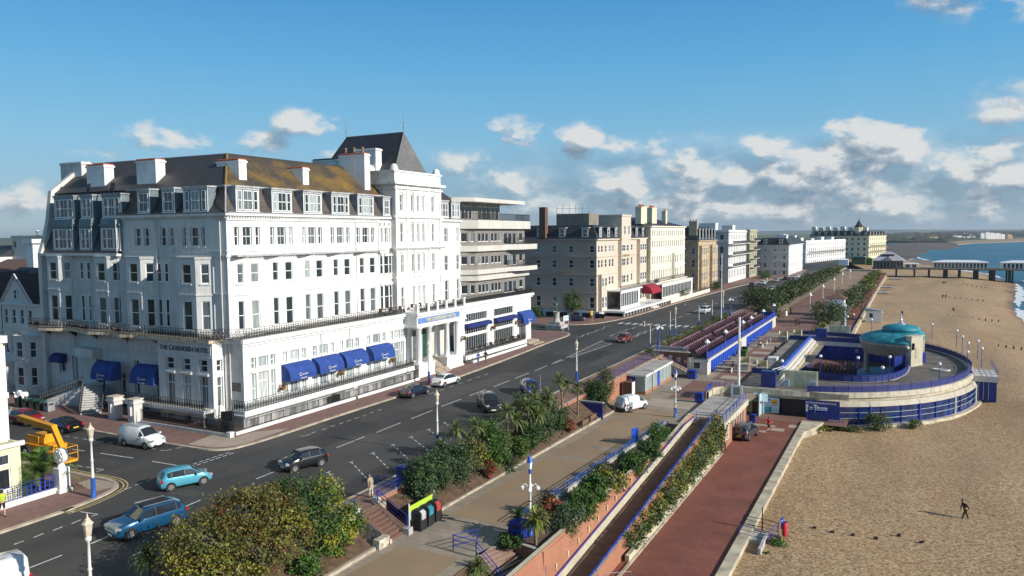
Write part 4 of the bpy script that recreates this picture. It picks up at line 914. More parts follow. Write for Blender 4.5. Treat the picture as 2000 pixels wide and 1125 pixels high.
# downpipes
b = MB()
for (x, y, z0, z1) in ((-60.75, 54.6, 8.5, 20.3), (-59.6, 53.8, 1.5, 8.2), (-59.1, 53.85, -1, 8.2), (-76.05, 54.3, 8.5, 20.4), (-84.0, 54.2, 0, 16.4), (-80.7, 54.3, 8.5, 16.4), (-70.0, 54.5, 8.5, 20.3)): b.tube((x, y, z0), (x, y, z1), .07, OW, 6)
for (x, y, z0, z1) in ((-59.85, 65.2, 13, 16.4), (-59.85, 74.7, 8.5, 20.2), (-59.85, 79.2, 8.5, 20.2), (-59.1, 86.0, 8.4, 25), (-57.35, 65.2, 5, 7.8), (-57.35, 70.1, 5, 7.8)): b.tube((x, y, z0), (x, y, z1), .055, 'offwhite', 6)
for k in range(7): b.tube((-81.4-.1*k if k % 2 else -77.3-.1*k, 54.9, 22.5), (-81.4-.1*k if k % 2 else -77.3-.1*k, 55.3, 24.5), .05, 'black_iron', 5)
b.build('downpipe', H)
# ---- tower ----
T = F_(-59.3); ops = []; rows = [(8.9, 11.6), (13.5, 15.9), (17.5, 20.0), (21.6, 23.75)]
cols = [(83.05, 83.75), (85.65, 86.15), (86.95, 87.55), (88.25, 88.75), (90.55, 91.2)]
for z0, z1 in rows:
    for a, c in cols: ops.append((a, c, z0, z1))
b = MB(T); wall(b, 93.0, 8.4, 26.9, ops, .24, WS, u0=82.0)
for o in ops:
    hw(T, *o, .22, 's1' if o[1]-o[0] > .55 else 's')
    b.box(o[0]-.14, -.1, o[2]-.16, o[1]+.14, 0, o[2]-.01, WS)
    if o[3] < 22:
        if o[3] < 13: b.add([(o[0]-.35, -.2, o[3]+.35), (o[1]+.35, -.2, o[3]+.35), ((o[0]+o[1])/2, -.2, o[3]+.85), (o[0]-.35, 0, o[3]+.35), (o[1]+.35, 0, o[3]+.35), ((o[0]+o[1])/2, 0, o[3]+.85)], [(0, 1, 2), (0, 3, 4, 1), (1, 4, 5, 2), (2, 5, 3, 0)], WS)
        else: b.box(o[0]-.15, -.14, o[3]+.18, o[1]+.15, 0, o[3]+.34, WS)
    else:
        for i in range(6):
            t0 = pi*i/6; t1 = pi*(i+1)/6; c = (o[0]+o[1])/2; r_ = (o[1]-o[0])/2+.12
            b.tube((c+r_*cos(t0), -.06, o[3]-.05+r_*sin(t0)), (c+r_*cos(t1), -.06, o[3]-.05+r_*sin(t1)), .07, WS, 5)
for z, pr, h, dn in ((12.85, .16, .2, 0), (16.75, .5, .3, 1), (20.75, .26, .3, 0), (24.5, .2, .2, 0), (25.1, .5, .35, 0), (26.72, .14, .2, 0)): quoin_band(b, T, 81.9-pr, 93.1+pr, z, pr, h, WS, bool(dn))
for u in (82.0, 84.5, 89.6, 92.5): b.box(u, -.12, 8.5, u+.45, 0, 25.1, WS)
P = [(84.5+6.0*i/10, 25.5+1.15*sin(pi*i/10)) for i in range(11)]
b.add([(u, -.22, z) for u, z in P]+[(u, 0, z) for u, z in P], [tuple(range(11))]+[(i, i+1, 12+i, 11+i) for i in range(10)], WS)
b.T = S_(82.0); wall(b, -59.3, 8.4, 26.9, [], .2, OW, u0=-66)
for z, pr, h in ((20.75, .26, .3), (24.5, .2, .2), (25.1, .5, .35), (26.72, .14, .2)): b.box(-66, -pr, z, -59.3+pr, 0, z+h, OW)
b.T = None; b.box(-66, 92.8, 8.4, -59.3, 93.0, 26.9, WS); b.quad((-66, 82, 26.3), (-59.3, 82, 26.3), (-59.3, 93, 26.3), (-66, 93, 26.3), 'roof_felt'); b.box(-66.1, 82.0, 8.4, -66, 93, 26.5, OW)
for (x, y) in ((-59.7, 82.5), (-63.5, 82.5), (-59.7, 92.5), (-63.5, 92.5)): b.lathe((x, y, 26.9), [(.55, 0), (.5, .35), (.42, .6), (.25, .8), (.01, .88)], WS, 10)
b.build('tower', H)
b = MB(); zt = 26.3; ap = (-61.6, 87.5, 32.45); ba = (-71.5, 87.5, 32.4)
b.add([(-60.3, 83.2, zt), (-60.3, 91.8, zt), ap], [(0, 1, 2)], 'sunlit_slate')  # paler slate on the seaward slope alone: sunlight put into its colour
b.add([(-60.3, 83.2, zt), (-73.5, 83.2, zt), ba, ap], [(0, 1, 2, 3)], 'dark_slate'); b.add([(-60.3, 91.8, zt), (-73.5, 91.8, zt), ba, ap], [(0, 1, 2, 3)], 'dark_slate'); b.add([(-73.5, 83.2, zt), (-73.5, 91.8, zt), ba], [(0, 1, 2)], 'dark_slate')
b.box(-73.5, 83.2, 22, -66.2, 91.8, zt, OW); b.tube(ap, ba, .1, 'lead_grey', 5); b.tube(ap, (-60.3, 83.2, zt), .1, 'sunlit_slate', 5)
for (x, y, z), h in ((ap, 2.3), (ba, 2.2)): b.tube((x, y, z), (x, y, z+h), .05, 'lead_grey', 5); b.lathe((x, y, z+h*.3), [(.01, -.2), (.16, 0), (.01, .2)], 'lead_grey', 8)
b.build('tower_roof', H)
chimney(H, -64.5, 92.6, 25, -63.2, 93.8, 28.6, pots=3, cap=None)
# wing between tower and modern block
T = F_(-60); ops = []
for a, c in ((94.9, 95.9), (98.2, 99.0)):
    for z0, z1 in ((8.9, 11.8), (13.2, 15.4), (17.4, 19.4)): ops.append((a, c, z0, z1))
b = MB(T); wall(b, 99.6, 8.4, 20.8, ops, .25, WS, u0=93.0)
for o in ops: hw(T, *o, .23, 's1'); b.box(o[0]-.14, -.12, o[3]+.15, o[1]+.14, 0, o[3]+.3, WS)
b.box(93, -.35, 20.4, 99.6, 0, 20.7, WS); b.box(93, -.12, 16.7, 99.6, 0, 16.9, WS); b.box(93, -.12, 12.6, 99.6, 0, 12.8, WS); b.build('wall', H)
b = MB(); mansard(b, T, 93, 99.6, 20.75, 23.4, -.3, 1.0, 'mansard_slate'); b.build('mansard', H)
for a, c in ((93.5, 95.9), (96.7, 99.1)): dormer(H, T, a, c, 20.95, 23.3, -.1, 1.4, [(a+.2, a+.75, 's'), (a+.82, c-.82, 's1'), (c-.75, c-.2, 's')])
b = MB(); b.quad((-60.9, 93, 23.4), (-60.9, 100, 23.4), (-65.6, 96.5, 27.3), (-65.6, 93, 27.3), 'roof_slate'); b.add([(-60.9, 100, 23.4), (-70.5, 100, 23.4), (-65.6, 96.5, 27.3)], [(0, 1, 2)], 'roof_slate'); b.build('roof', H)
# ---- portico ----
pb = MB(); X = -55.5
pb.box(-58.5, 81.0, 6.65, X, 93.2, 8.1, WS); pb.box(-58.6, 80.75, 8.1, X+.3, 93.45, 8.5, WS); pb.box(-58.5, 80.9, 6.55, X+.12, 93.3, 6.75, WS)
for y in (81.3, 83.7, 85.9, 88.1, 90.4, 92.8): pb.box(X-.35, y-.22, 8.5, X+.05, y+.22, 9.55, WS); pb.box(X-.42, y-.28, 9.55, X+.12, y+.28, 9.66, WS)
po = pb.build('portico', H)
b = MB(); railing(b, [(X-.15, 81.3, 8.5), (X-.15, 92.8, 8.5)], .9, 'black_iron', 'scroll', .34); b.build('railing', po)
for y in (81.9, 84.3, 88.6, 91.3): 
    for dx in (0, -1.6):
        b = MB(); b.lathe((X-.35+dx, y, 0), [(.47, 1.85), (.47, 2.0), (.40, 2.1), (.38, 2.3), (.33, 6.25), (.42, 6.35), (.46, 6.45), (.46, 6.56)], WS, 14); b.build('column', po)
for (y0, y1) in ((81.2, 84.9), (88.0, 92.2)):
    b = MB(); b.box(-57.9, y0, -.5, X+.05, y1, 1.7, WS); b.box(-58.0, y0-.12, 1.7, X+.17, y1+.12, 1.87, WS); b.box(-57.9, y0-.1, -.5, X+.15, y1+.1, .35, WS); b.build('pedestal', po)
stair(po, -54.7, 86.45, .12, -57.6, 86.45, 1.65, 3.0, 8, 'pale_slabs', 'pale_slabs')
b = MB(); b.box(-60, 84.9, .5, -57.6, 88.0, 1.66, 'pale_slabs'); b.tube((-54.9, 86.5, 1.0), (-57.3, 86.5, 2.5), .03, 'black_iron', 5); b.tube((-54.9, 86.5, .3), (-54.9, 86.5, 1.0), .03, 'black_iron', 5); b.build('landing', po)
b = MB(F_(-58.9)); wall(b, 93.2, 0, 8.4, [(84.9, 86.4, 1.66, 5.6), (87.2, 88.9, 1.66, 5.6)], .3, OW, u0=81.0); b.build('wall', po)
b = MB(F_(-58.9)); b.box(84.9, .2, 1.66, 86.4, .25, 5.6, 'window_glass'); b.box(87.2, .1, 1.66, 88.9, .16, 5.0, 'teal_green_door'); b.box(87.2, .1, 5.0, 88.9, .15, 5.6, 'teal_green_door'); b.build('door', po)
b = MB(F_(X)); b.box(81.25, -.08, 7.1, 91.4, 0, 7.85, 'sign_blue'); b.box(81.2, -.1, 7.84, 91.45, 0, 7.9, 'offwhite'); sg = b.build('sign', po)
text('THE CAVENDISH HOTEL', F_(X) @ Matrix.Translation((82.9, -.1, 7.22)), .68, 'gold_letter', parent=sg, sx=1.0, weight=.012)
# ---- ground floor right of the portico (under the modern block) ----
T = F_(-57.5); ops = [(93.5, 94.2, 5.1, 6.3), (93.5, 94.2, 1.9, 4.8), (96.3, 103.0, 5.55, 6.75), (96.3, 103.0, 3.7, 5.0), (96.3, 103.0, 1.2, 3.4), (105.2, 111.8, 5.55, 6.75), (105.2, 111.8, 3.7, 5.0), (105.2, 111.8, 1.2, 3.4), (113.9, 116.6, 1.0, 3.2)]
b = MB(T); wall(b, 118.4, -1.2, 8.4, ops, .25, WS, u0=93.2)
for o in ops: hw(T, *o, .23, {6: '9', 7: '9'}.get(int(o[1]-o[0]+.4), '2'), gm='dark_window_glass')
b.box(93.2, -.42, 8.0, 118.9, .3, 8.44, WS); b.box(93.2, -.2, 7.72, 118.7, 0, 8.0-.002, WS)
for a, c in ((96.1, 103.2), (105.0, 112.0)): b.box(a, -.12, 6.8, c, 0, 6.95, WS); b.box(a, -.1, 3.45, c, 0, 3.65, WS)
b.T = S_(118.4); wall(b, -57.5, -1, 8.4, [], .2, WS, u0=-70)
b.build('wall', H)
awning(96.1, 103.2, 5.35, 5.05, -57.5, 'awning_navy', .8, letters=False); awning(105.0, 112.0, 5.35, 5.05, -57.5, 'awning_navy', .8, letters=False)
awning(113.2, 117.6, 5.6, 3.9, -57.5, 'awning_blue', 1.3)
b = MB(); b.box(-57.5, 93.6, .5, -55.8, 113.2, 1.1, WS); b.box(-57.5, 113.2, -.2, -55.9, 118.2, .55, 'pale_slabs'); bo = b.build('terrace', H)
b = MB(); railing(b, [(-55.9, 93.6, 1.1), (-55.9, 113.1, 1.1), (-57.4, 113.1, 1.1)], .95, 'black_iron', 'scroll', .4); b.build('railing', bo)
rail_part([(-57.25, 93.3, 8.44), (-57.25, 118.3, 8.44), (-59.5, 118.3, 8.44)], 1.0)
r = thing('area_railing', 'low white wall with dark mesh railing before the dining room terrace', 'railing', (-54.9, 94, .1)); b = MB(); b.prism([(-55.2, 94), (-54.9, 94), (-55.4, 112.5), (-55.7, 112.5)], -.6, .4, WS); b.build('low_wall', r)
b = MB(); b.quad((-57.4, 93.6, .2), (-55.3, 93.6, .2), (-55.5, 112.5, .2), (-57.4, 112.5, .2), 'roof_felt'); b.build('railing', r)
stair(H, -54.6, 115.6, .12, -57.4, 115.6, .6, 4.0, 3, 'pale_slabs', 'pale_slabs')
# ================================================================== modern block on the hotel's roofline
MBk = thing('modern_block', 'grey and cream modern flats with ribbon windows and long balconies beside the white hotel', 'apartment block', (-60, 108, 8.4))
TC, IV = 'taupe_cladding', 'ivory_panel'
foot = [(-60.4, 98.9), (-58.4, 101.2), (-58.4, 118.0), (-72, 118.0), (-72, 98.9)]
fr = []
for (p, q) in zip(foot[:3], foot[1:3]):
    d = Vector((q[0]-p[0], q[1]-p[1], 0)); fr.append((Matrix.Translation((p[0], p[1], 0)) @ Matrix.Rotation(atan2(d.y, d.x), 4, 'Z'), d.length))
rowz = [(9.45, 10.85), (13.9, 15.2), (17.35, 18.75)]
b = MB()
Tf, Ln = fr[0]; o0 = [(.3, 1.75, z0, z1) for z0, z1 in rowz]+[(2.15, Ln-.15, z0, z1) for z0, z1 in rowz]; b.T = Tf; wall(b, Ln, 8.44, 20.7, o0, .2, TC)
for o in o0: window(MBk, Tf, *o, .18, '0', 'white_paint', 'dark_window_glass')
T = F_(-58.4); rp = []
for i, (z0, z1) in enumerate(rowz):
    rp += [(102.0, 103.1, z0, z1), (103.2, 104.25, z0, z1), (104.35, 105.4, z0, z1), (106.1, 107.2, z0, z1), (107.3, 108.35, z0, z1), (108.45, 109.5, z0, z1)]
    rp += [(110.4, 111.9, z0-.55, z1), (112.0, 113.5, z0-.55, z1), (113.6, 115.0, z0-.55, z1), (115.9, 117.4, z0, z1)]
b.T = T; wall(b, 118.0, 8.44, 20.7, rp, .2, TC, u0=101.2)
for o in rp: window(MBk, T, *o, .18, '0', 'white_paint', 'dark_window_glass')
b.T = S_(118.0); b.T = None; b.box(-72, 117.8, 8.4, -58.6, 118, 20.7, TC); b.build('wall', MBk)
def slab(z0, z1, off, y1, m=IV, nm='balcony'):
    off *= .55; b = MB(); b.prism([(-60.9-off*.2, 98.5-off*.3), (-58.4+off, 101.2-off*.4), (-58.4+off, y1), (-60.5, y1), (-60.5, 99)], z0, z1, m); return b.build(nm, MBk)
slab(11.45, 12.15, 1.0, 118.6, nm='fascia'); slab(12.4, 13.1, 1.0, 118.2); slab(15.9, 16.75, 1.0, 118.2); s3 = slab(19.35, 20.65, 1.3, 118.8)
slab(12.15, 12.4, .5, 118.0, TC, 'fascia')
for z0, z1 in ((12.45, 13.15), (15.95, 16.8)):
    b = MB(); b.prism([(-57.9, 110.2), (-56.5, 113.6), (-56.5, 119.0), (-58.5, 119.0), (-58.5, 110.2)], z0, z1+.02, IV); o = b.build('balcony', MBk)
    b = MB(); railing(b, [(-57.9, 110.3, z1), (-56.6, 113.6, z1), (-56.6, 118.9, z1), (-58.4, 118.9, z1)], 1.0, 'black_iron', 'bars', .22); b.build('railing', o)
b = MB(); railing(b, [(-60.8, 98.6, 20.65), (-57.75, 100.9, 20.65), (-57.75, 118.7, 20.65), (-60.5, 118.7, 20.65)], 1.0, 'black_iron', 'bars', .22); b.build('railing', s3)
b = MB(); b.T = frame((-61.2, 0, 0), FR); pw = [(100.6, 101.7), (101.8, 102.9), (103.0, 104.0), (104.1, 105.1), (107.0, 108.3), (108.4, 109.7), (109.8, 111.1), (111.5, 112.7), (112.8, 114.0)]
wall(b, 114.3, 20.65, 23.45, [(a, c, 20.8, 22.95) for a, c in pw], .15, TC, u0=100.2); Tp = b.T
for a, c in pw: window(MBk, Tp, a, c, 20.8, 22.95, .13, '0', 'white_paint', 'dark_window_glass')
b.T = None; b.box(-70, 100.2, 20.65, -61.3, 100.4, 23.45, TC); b.box(-70, 114.1, 20.65, -61.3, 114.3, 23.45, TC); b.build('penthouse', MBk)
b = MB(); b.prism([(-61.0, 98.6), (-58.4, 101.0), (-58.4, 118.2), (-70, 118.5), (-70, 98.4)], 23.45, 24.05, IV, 'lead_flash'); b.build('roof', MBk)
# café furniture on the hotel's terraces
def cafe(x, y, z, lab, cloth='wood_brown'):
    t = thing('cafe_table', lab, 'cafe table', (x, y, z), group='cafe tables on the hotel terrace'); b = MB(); b.lathe((x, y, z), [(.01, .72), (.38, .72), (.38, .75), (.01, .75)], cloth, 10); b.build('tabletop', t)
    b = MB(); b.tube((x, y, z), (x, y, z+.72), .03, 'black_iron', 5); b.lathe((x, y, z), [(.2, 0), (.05, .05)], 'black_iron', 8); b.build('leg', t); return t
def cchair(x, y, z, rz, m='wood_brown'):
    t = thing('cafe_chair', 'brown cafe chair', 'chair', (x, y, z), rz); T = wm(t); b = MB(T); b.box(-.22, -.22, .42, .22, .22, .47, m); b.build('seat', t)
    b = MB(T); b.box(-.22, .18, .47, .22, .23, .92, m); b.build('backrest', t)
    for sx in (-1, 1):
        for sy in (-1, 1): b = MB(T); b.tube((.19*sx, .19*sy, 0), (.19*sx, .19*sy, .42), .02, m, 4); b.build('leg', t)
    return t
ch0 = cchair(0, 0, 0, 0); cspec = []; rr = random.Random(11)
tabs = [(-56.7, 98.2, 1.1), (-56.7, 101.6, 1.1), (-56.7, 105.4, 1.1), (-56.7, 108.2, 1.1), (-56.7, 111, 1.1), (-58.0, 84.5, 8.5), (-57.9, 91, 8.5), (-58.2, 78, 8.44), (-58.2, 80.2, 8.44), (-58.3, 115.4, 8.44)]
wh = ['first along the dining room terrace from the porch', 'second along the dining room terrace from the porch', 'in the middle of the dining room terrace', 'fourth along the dining room terrace', 'at the far end of the dining room terrace', 'on the porch roof by the tower', 'on the porch roof right of the sign', 'on the roof terrace left of the porch', 'on the roof terrace close to the porch', 'on the roof terrace below the modern flats']
for (x, y, z), l in zip(tabs, wh):
    cafe(x, y, z, 'small round brown cafe table '+l)
    for a in (0.3, 3.3): cspec.append(((x+cos(a+1.57)*.0+.0, y+(.75 if a < 2 else -.75), z), 0 if a < 2 else pi, 'brown cafe chair '+('beyond' if a < 2 else 'before')+' the small table '+l))
copies(ch0, cspec, 'brown cafe chairs on the hotel terraces')
print('hotel windows', WCOUNT[0])
# ================================================================== promenade structures
def ramp_z(y): return -1.6-max(0, min(1, (79.5-y)/36.0))*3.05
# retaining wall between pavement and middle promenade
b = MB(); ysw = [-30, 38.6]; 
for (y0, y1) in ((-30, 38.8), (42.2, 84), (84, 111)):
    x = -32.5 if y1 < 90 else -32.35
    b.prism([(x, y0), (x+.3, y0), (x+.3, y1), (x, y1)], lambda x_, y_: zm(y_)-.2, .3, 'flint' if y1 < 60 else 'orange_brick', 'kerb_stone', bottom=False)
b.box(-32.35, 84, -2.4, -32.0, 111, .38, 'orange_brick'); b.box(-32.4, 84, .38, -31.95, 111, .45, 'pale_slabs')
tag(b.build('retaining_wall'), 'brick retaining wall below the seaward pavement, topped by stone coping', 'wall')
r = thing('promenade_railing', 'violet railing on the brick wall beside the pavement above the kiosk', 'railing', (-32.2, 84, .4)); b = MB(); railing(b, [(-32.2, 84.5, .45), (-32.2, 111, .45)], .95, 'violet_rail', 'rails'); railing(b, [(-32.2, 108.3, .1), (-27, 108.3, -1.7)], .9, 'violet_rail', 'rails'); b.build('railing', r)
# shrub bed between pavement and promenade
b = MB()
for (y0, y1) in ((-30, 38.2), (42.8, 83.6)):
    A = []; B = []; n = 12
    for i in range(n+1): y = y0+(y1-y0)*i/n; A.append((-32.3, y, .05)); B.append((-29.75, y, zm(y)+.12))
    b.strip(A, B, 'soil')
kind(b.build('planting_bed'))
b = MB()
for (y0, y1) in ((20, 38.2), (42.8, 83.6)): b.prism([(-29.85, y0), (-29.6, y0), (-29.6, y1), (-29.85, y1)], -2.4, lambda x, y: zm(y)+.22, 'kerb_stone')
tag(b.build('bed_kerb'), 'low stone kerb round the shrub bed beside the tan promenade', 'kerb')
# steps from the pavement down to the promenade (near)
t = thing('garden_steps', 'short flight of brick steps with blue handrails and flint side walls near the recycling bins', 'steps', (-31, 40.5, -1.5))
st = stair(t, -29.6, 40.45, -1.5, -31.9, 40.45, .1, 1.5, 8, 'maroon_slabs', 'dark_brick')
b = MB(); 
for y in (39.5, 41.35): b.prism([(-29.4, y-.18), (-29.4, y+.18), (-32.0, y+.18), (-32.0, y-.18)], -1.7, lambda x, yy: -1.2+(-29.4-x)*.56, 'flint', 'dark_brick')
b.cbox((-29.35, 41.35, -1.3), (.5, .5, .5), 'stone_grey'); b.cbox((-32.1, 39.4, .35), (.45, .45, .4), 'stone_grey'); b.cbox((-32.1, 41.6, .35), (.45, .45, .4), 'stone_grey'); b.prism([(-29.9, 38.3), (-29.4, 38.3), (-29.4, 39.4), (-29.9, 39.4)], -1.6, -.9, 'flint'); b.build('side_wall', t)
b = MB(); railing(b, [(-29.4, 41.35, -1.2), (-31.8, 41.35, .2)], .95, 'blue_paint', 'rails'); railing(b, [(-32.1, 35.8, .12), (-32.1, 39.3, .12)], .95, 'blue_paint', 'rails'); railing(b, [(-32.1, 41.6, .12), (-32.1, 44.2, .12), (-34.0, 44.2, .12)], .95, 'blue_paint', 'rails'); b.build('handrail', t)
# promenade edge: low wall with blue rail, planting bed, brick wall down to the ramp
b = MB(); b.prism([(-23.6, 45.5), (-23.35, 45.5), (-22.4, 80), (-22.65, 80)], -2.5, lambda x, y: zm(y)+.28, 'stone_grey'); tag(b.build('bed_kerb'), 'low grey kerb wall between the tan promenade and the ramp planting', 'kerb')
r = thing('promenade_railing', 'blue railing along the planting above the ramp', 'railing', (-23.3, 50, -1.4)); b = MB(); pr = [(-23.4+(y-45.5)*.028, y, zm(y)+.28) for y in range(46, 81, 4)]; railing(b, pr, .5, 'lamp_blue', 'rails'); b.build('railing', r)
b = MB(); b.strip([(-23.3, 43.4, -1.48), (-22.5, 80, zm(80)+.02)], [(-19.95, 43.4, -1.6), (-19.95, 80, zm(80)+.02)], 'soil'); b.quad((-23.35, 79.9, zm(80)), (-19.84, 79.9, zm(80)), (-19.84, 83, zm(83)), (-23.35, 83, zm(83)), 'grey_slabs'); kind(b.build('planting_bed'))
t = thing('ramp_wall', 'brick and pale block wall with violet handrail on the left of the sloping ramp', 'wall', (-19.8, 60, -3)); b = MB(); ys = [36+i*2.0 for i in range(23)]
b.strip([(-19.8, y, ramp_z(y)-.1) for y in ys], [(-19.8, y, min(ramp_z(y)+.95, -.95)) for y in ys], 'cream_block')
b.strip([(-19.83, y, min(ramp_z(y)+.95, -.95)) for y in ys], [(-20.0, y, max(-1.35-.0*y, ramp_z(y)+.97)) for y in ys], 'orange_brick'); b.strip([(-20.3, y, max(-1.3, ramp_z(y)+1.0)) for y in ys], [(-19.98, y, max(-1.3, ramp_z(y)+1.0)) for y in ys], 'cream_block'); b.build('wall', t)
b = MB(); b.path([(-19.7, y, min(ramp_z(y)+1.0, -.9)) for y in ys], .06, 'violet_rail'); b.build('handrail', t)
for k in range(9):
    y = 44.3+k*1.9; bb = MB(); bb.box(-19.86, y, ramp_z(y)+1.3, -19.78, y+.12, ramp_z(y)+1.7, 'cream_paint'); 
    if ramp_z(y)+1.7 < -1.3: bb.build('wall_slit', t)
b = MB(); b.strip([(-19.85, y, ramp_z(y)) for y in ys], [(-17.7, y, ramp_z(y)) for y in ys], 'dark_ramp' if 'dark_ramp' in MATS else M('dark_ramp', (.15, .085, .06), .9, .25, 1.5, world=True).name); b.quad((-19.85, 79.5, -1.6), (-17.7, 79.5, -1.6), (-17.7, 83, -1.6), (-19.85, 83, -1.6), 'dark_ramp'); kind(b.build('ramp'))
t = thing('ramp_wall', 'terracotta wall with bright blue rail on the seaward side of the ramp', 'wall', (-17.7, 60, -3)); b = MB(); ys2 = [36+i*2.0 for i in range(24)]
b.strip([(-17.8, y, ramp_z(y)-.1) for y in ys2], [(-17.8, y, ramp_z(y)+.85) for y in ys2], 'orange_brick'); b.strip([(-17.8, y, ramp_z(y)+.85) for y in ys2], [(-17.55, y, ramp_z(y)+.85) for y in ys2], 'pale_slabs'); b.strip([(-17.55, y, ramp_z(y)+.85) for y in ys2], [(-17.55, y, -4.8) for y in ys2], 'orange_brick'); b.build('wall', t)
b = MB(); b.path([(-17.68, y, ramp_z(y)+1.05) for y in ys2], .07, 'blue_paint')
for y in ys2: b.tube((-17.68, y, ramp_z(y)+.85), (-17.68, y, ramp_z(y)+1.05), .03, 'blue_paint', 4)
b.build('handrail', t)
b = MB(); b.prism([(-17.25, 50.5), (-16.95, 50.5), (-16.95, 80.5), (-17.25, 80.5)], -4.8, lambda x, y: -4.2+.012*(y-50), 'cream_block'); b.prism([(-16.95, 36), (-16.75, 36), (-16.75, 80.5), (-16.95, 80.5)], -4.8, -4.58, 'kerb_stone'); tag(b.build('bed_wall'), 'low pale block wall at the foot of the hanging hedge beside the red brick promenade', 'wall')
# broad steps at the bottom of the picture with blue handrails
t = thing('promenade_steps', 'broad striped steps with blue handrails going down beside the ramp', 'steps', (-21, 40.5, -2.5))
st = stair(t, -19.95, 41.1, -3.7, -23.3, 41.9, -1.5, 3.0, 13, 'pale_slabs', 'maroon_slabs')
b = MB(); railing(b, [(-25.2, 40.4, -1.5), (-23.4, 40.2, -1.5), (-20.1, 39.3, -3.6)], 1.0, 'blue_paint', 'rails'); railing(b, [(-22.9, 43.6, -1.5), (-19.9, 42.9, -3.5)], 1.0, 'blue_paint', 'rails'); railing(b, [(-25.2, 40.4, -1.5), (-24.3, 41.9, -1.5)], 1.0, 'blue_paint', 'rails'); b.build('handrail', t)
b = MB(); b.prism([(-22.9, 43.3), (-19.9, 42.6), (-19.9, 42.9), (-22.9, 43.6)], -4.6, lambda x, y: -1.45, 'orange_brick', 'stone_grey'); tag(b.build('retaining_wall'), 'brick wall end beside the striped steps', 'wall')
b = MB(); b.quad((-23.3, 30, -1.55), (-19.9, 30, -3.7), (-19.9, 39.7, -3.7), (-23.3, 40.5, -1.55), 'soil'); kind(b.build('planting_bed'))
# ---- toilet block with flat roof beside the lower promenade ----
t = thing('toilet_block', 'brick building with flat grey roof and doors onto the lower promenade', 'building', (-19, 88, -4.7)); b = MB()
T = frame((-16.95, 0, 0), FR); ops = [(86.0+i*1.5, 86.9+i*1.5, -4.65, -2.5) for i in range(5)]; b.T = T; wall(b, 94.4, -4.7, -1.9, ops, .25, 'orange_brick', u0=81.2); b.box(81.0, -.22, -2.3, 94.5, 0, -1.95, 'beige_concrete'); b.box(82.6, -.05, -3.9, 84.3, 0, -2.4, 'seawall_concrete')
b.T = S_(81.2); wall(b, -16.95, -4.7, -1.9, [], .2, 'dark_brick', u0=-19.7); b.box(-18.9, -.04, -4.7, -17.75, 0, -2.45, 'offwhite'); b.box(-18.5, -.06, -3.7, -18.15, -.03, -3.0, 'navy_panel')
b.T = S_(94.4); wall(b, -16.95, -4.7, -1.9, [], .2, 'dark_brick', u0=-17.6); b.build('wall', t)
b = MB(T)
for o in ops: b.box(o[0]+.04, .12, o[2], o[1]-.04, .16, o[3]-.05, 'dark_brick'); b.box(o[1]-.1, -.0, -4.6, o[1]-.0, .12, -2.5, 'white_paint')
b.build('door', t)
b = MB(); b.prism([(-21.2, 81.0), (-16.75, 81.0), (-16.75, 94.6), (-21.2, 94.6)], -2.0, -1.62, 'beige_concrete', 'roof_felt_pale' if 'roof_felt_pale' in MATS else M('roof_felt_pale', (.36, .33, .30), .9, .3, .6, world=True).name)
for k in range(3): b.box(-21.0, 84+k*3.2, -1.618, -16.9, 84.1+k*3.2, -1.60, 'roof_felt')
b.build('roof', t)
b = MB(); railing(b, [(-19.8, 81.3, -1.6), (-17.0, 81.3, -1.6)], .9, 'violet_rail', 'rails'); railing(b, [(-17.0, 81.3, -1.6), (-17.0, 94.3, -1.6)], .9, 'blue_paint', 'rails'); railing(b, [(-22.4, 82.3, -1.9), (-19.9, 82.3, -1.9)], 1.0, 'stone_grey', 'rails'); b.build('railing', t)
# curved wall round the stairwell with blue rail and framed board
t = thing('stairwell_wall', 'curved cream wall round a stairwell with violet and blue railing', 'wall', (-19.8, 98, -2.2)); b = MB()
P = [(-21.6, 95.0)]+[(-19.9-1.75*cos(a), 97.6+1.9*sin(a)) for a in [i*pi/8 for i in range(0, 7)]]+[(-18.0, 95.2)]
b.strip([(x, y, -4.6) for x, y in P], [(x, y, -1.3) for x, y in P], 'cream_block'); b.strip([(x, y, -1.3) for x, y in P], [(-19.8+(x+19.8)*1.15, 97+(y-97)*1.12, -1.3) for x, y in P], 'pale_slabs')
b.strip([(-19.8+(x+19.8)*1.15, 97+(y-97)*1.12, -1.3) for x, y in P], [(-19.8+(x+19.8)*1.15, 97+(y-97)*1.12, -2.3) for x, y in P], 'cream_block'); b.build('wall', t)
b = MB(); railing(b, [(-21.9, 94.9, -1.3), (-22.0, 98.4, -1.3)], .7, 'blue_paint', 'panel'); railing(b, [(x, y+.1, -1.3) for x, y in P[2:]], .7, 'violet_rail', 'rails', ); b.build('railing', t)
t = thing('notice_board', 'white framed notice board standing on the flat roof by the flagpole', 'notice board', (-18.2, 94.9, -1.6)); b = MB(); b.box(-18.9, 94.85, -1.6, -17.5, 94.95, -.1, 'white_paint'); b.build('frame', t); b = MB(); b.box(-18.6, 94.82, -1.3, -17.8, 94.86, -.35, 'roof_felt'); b.build('poster', t)
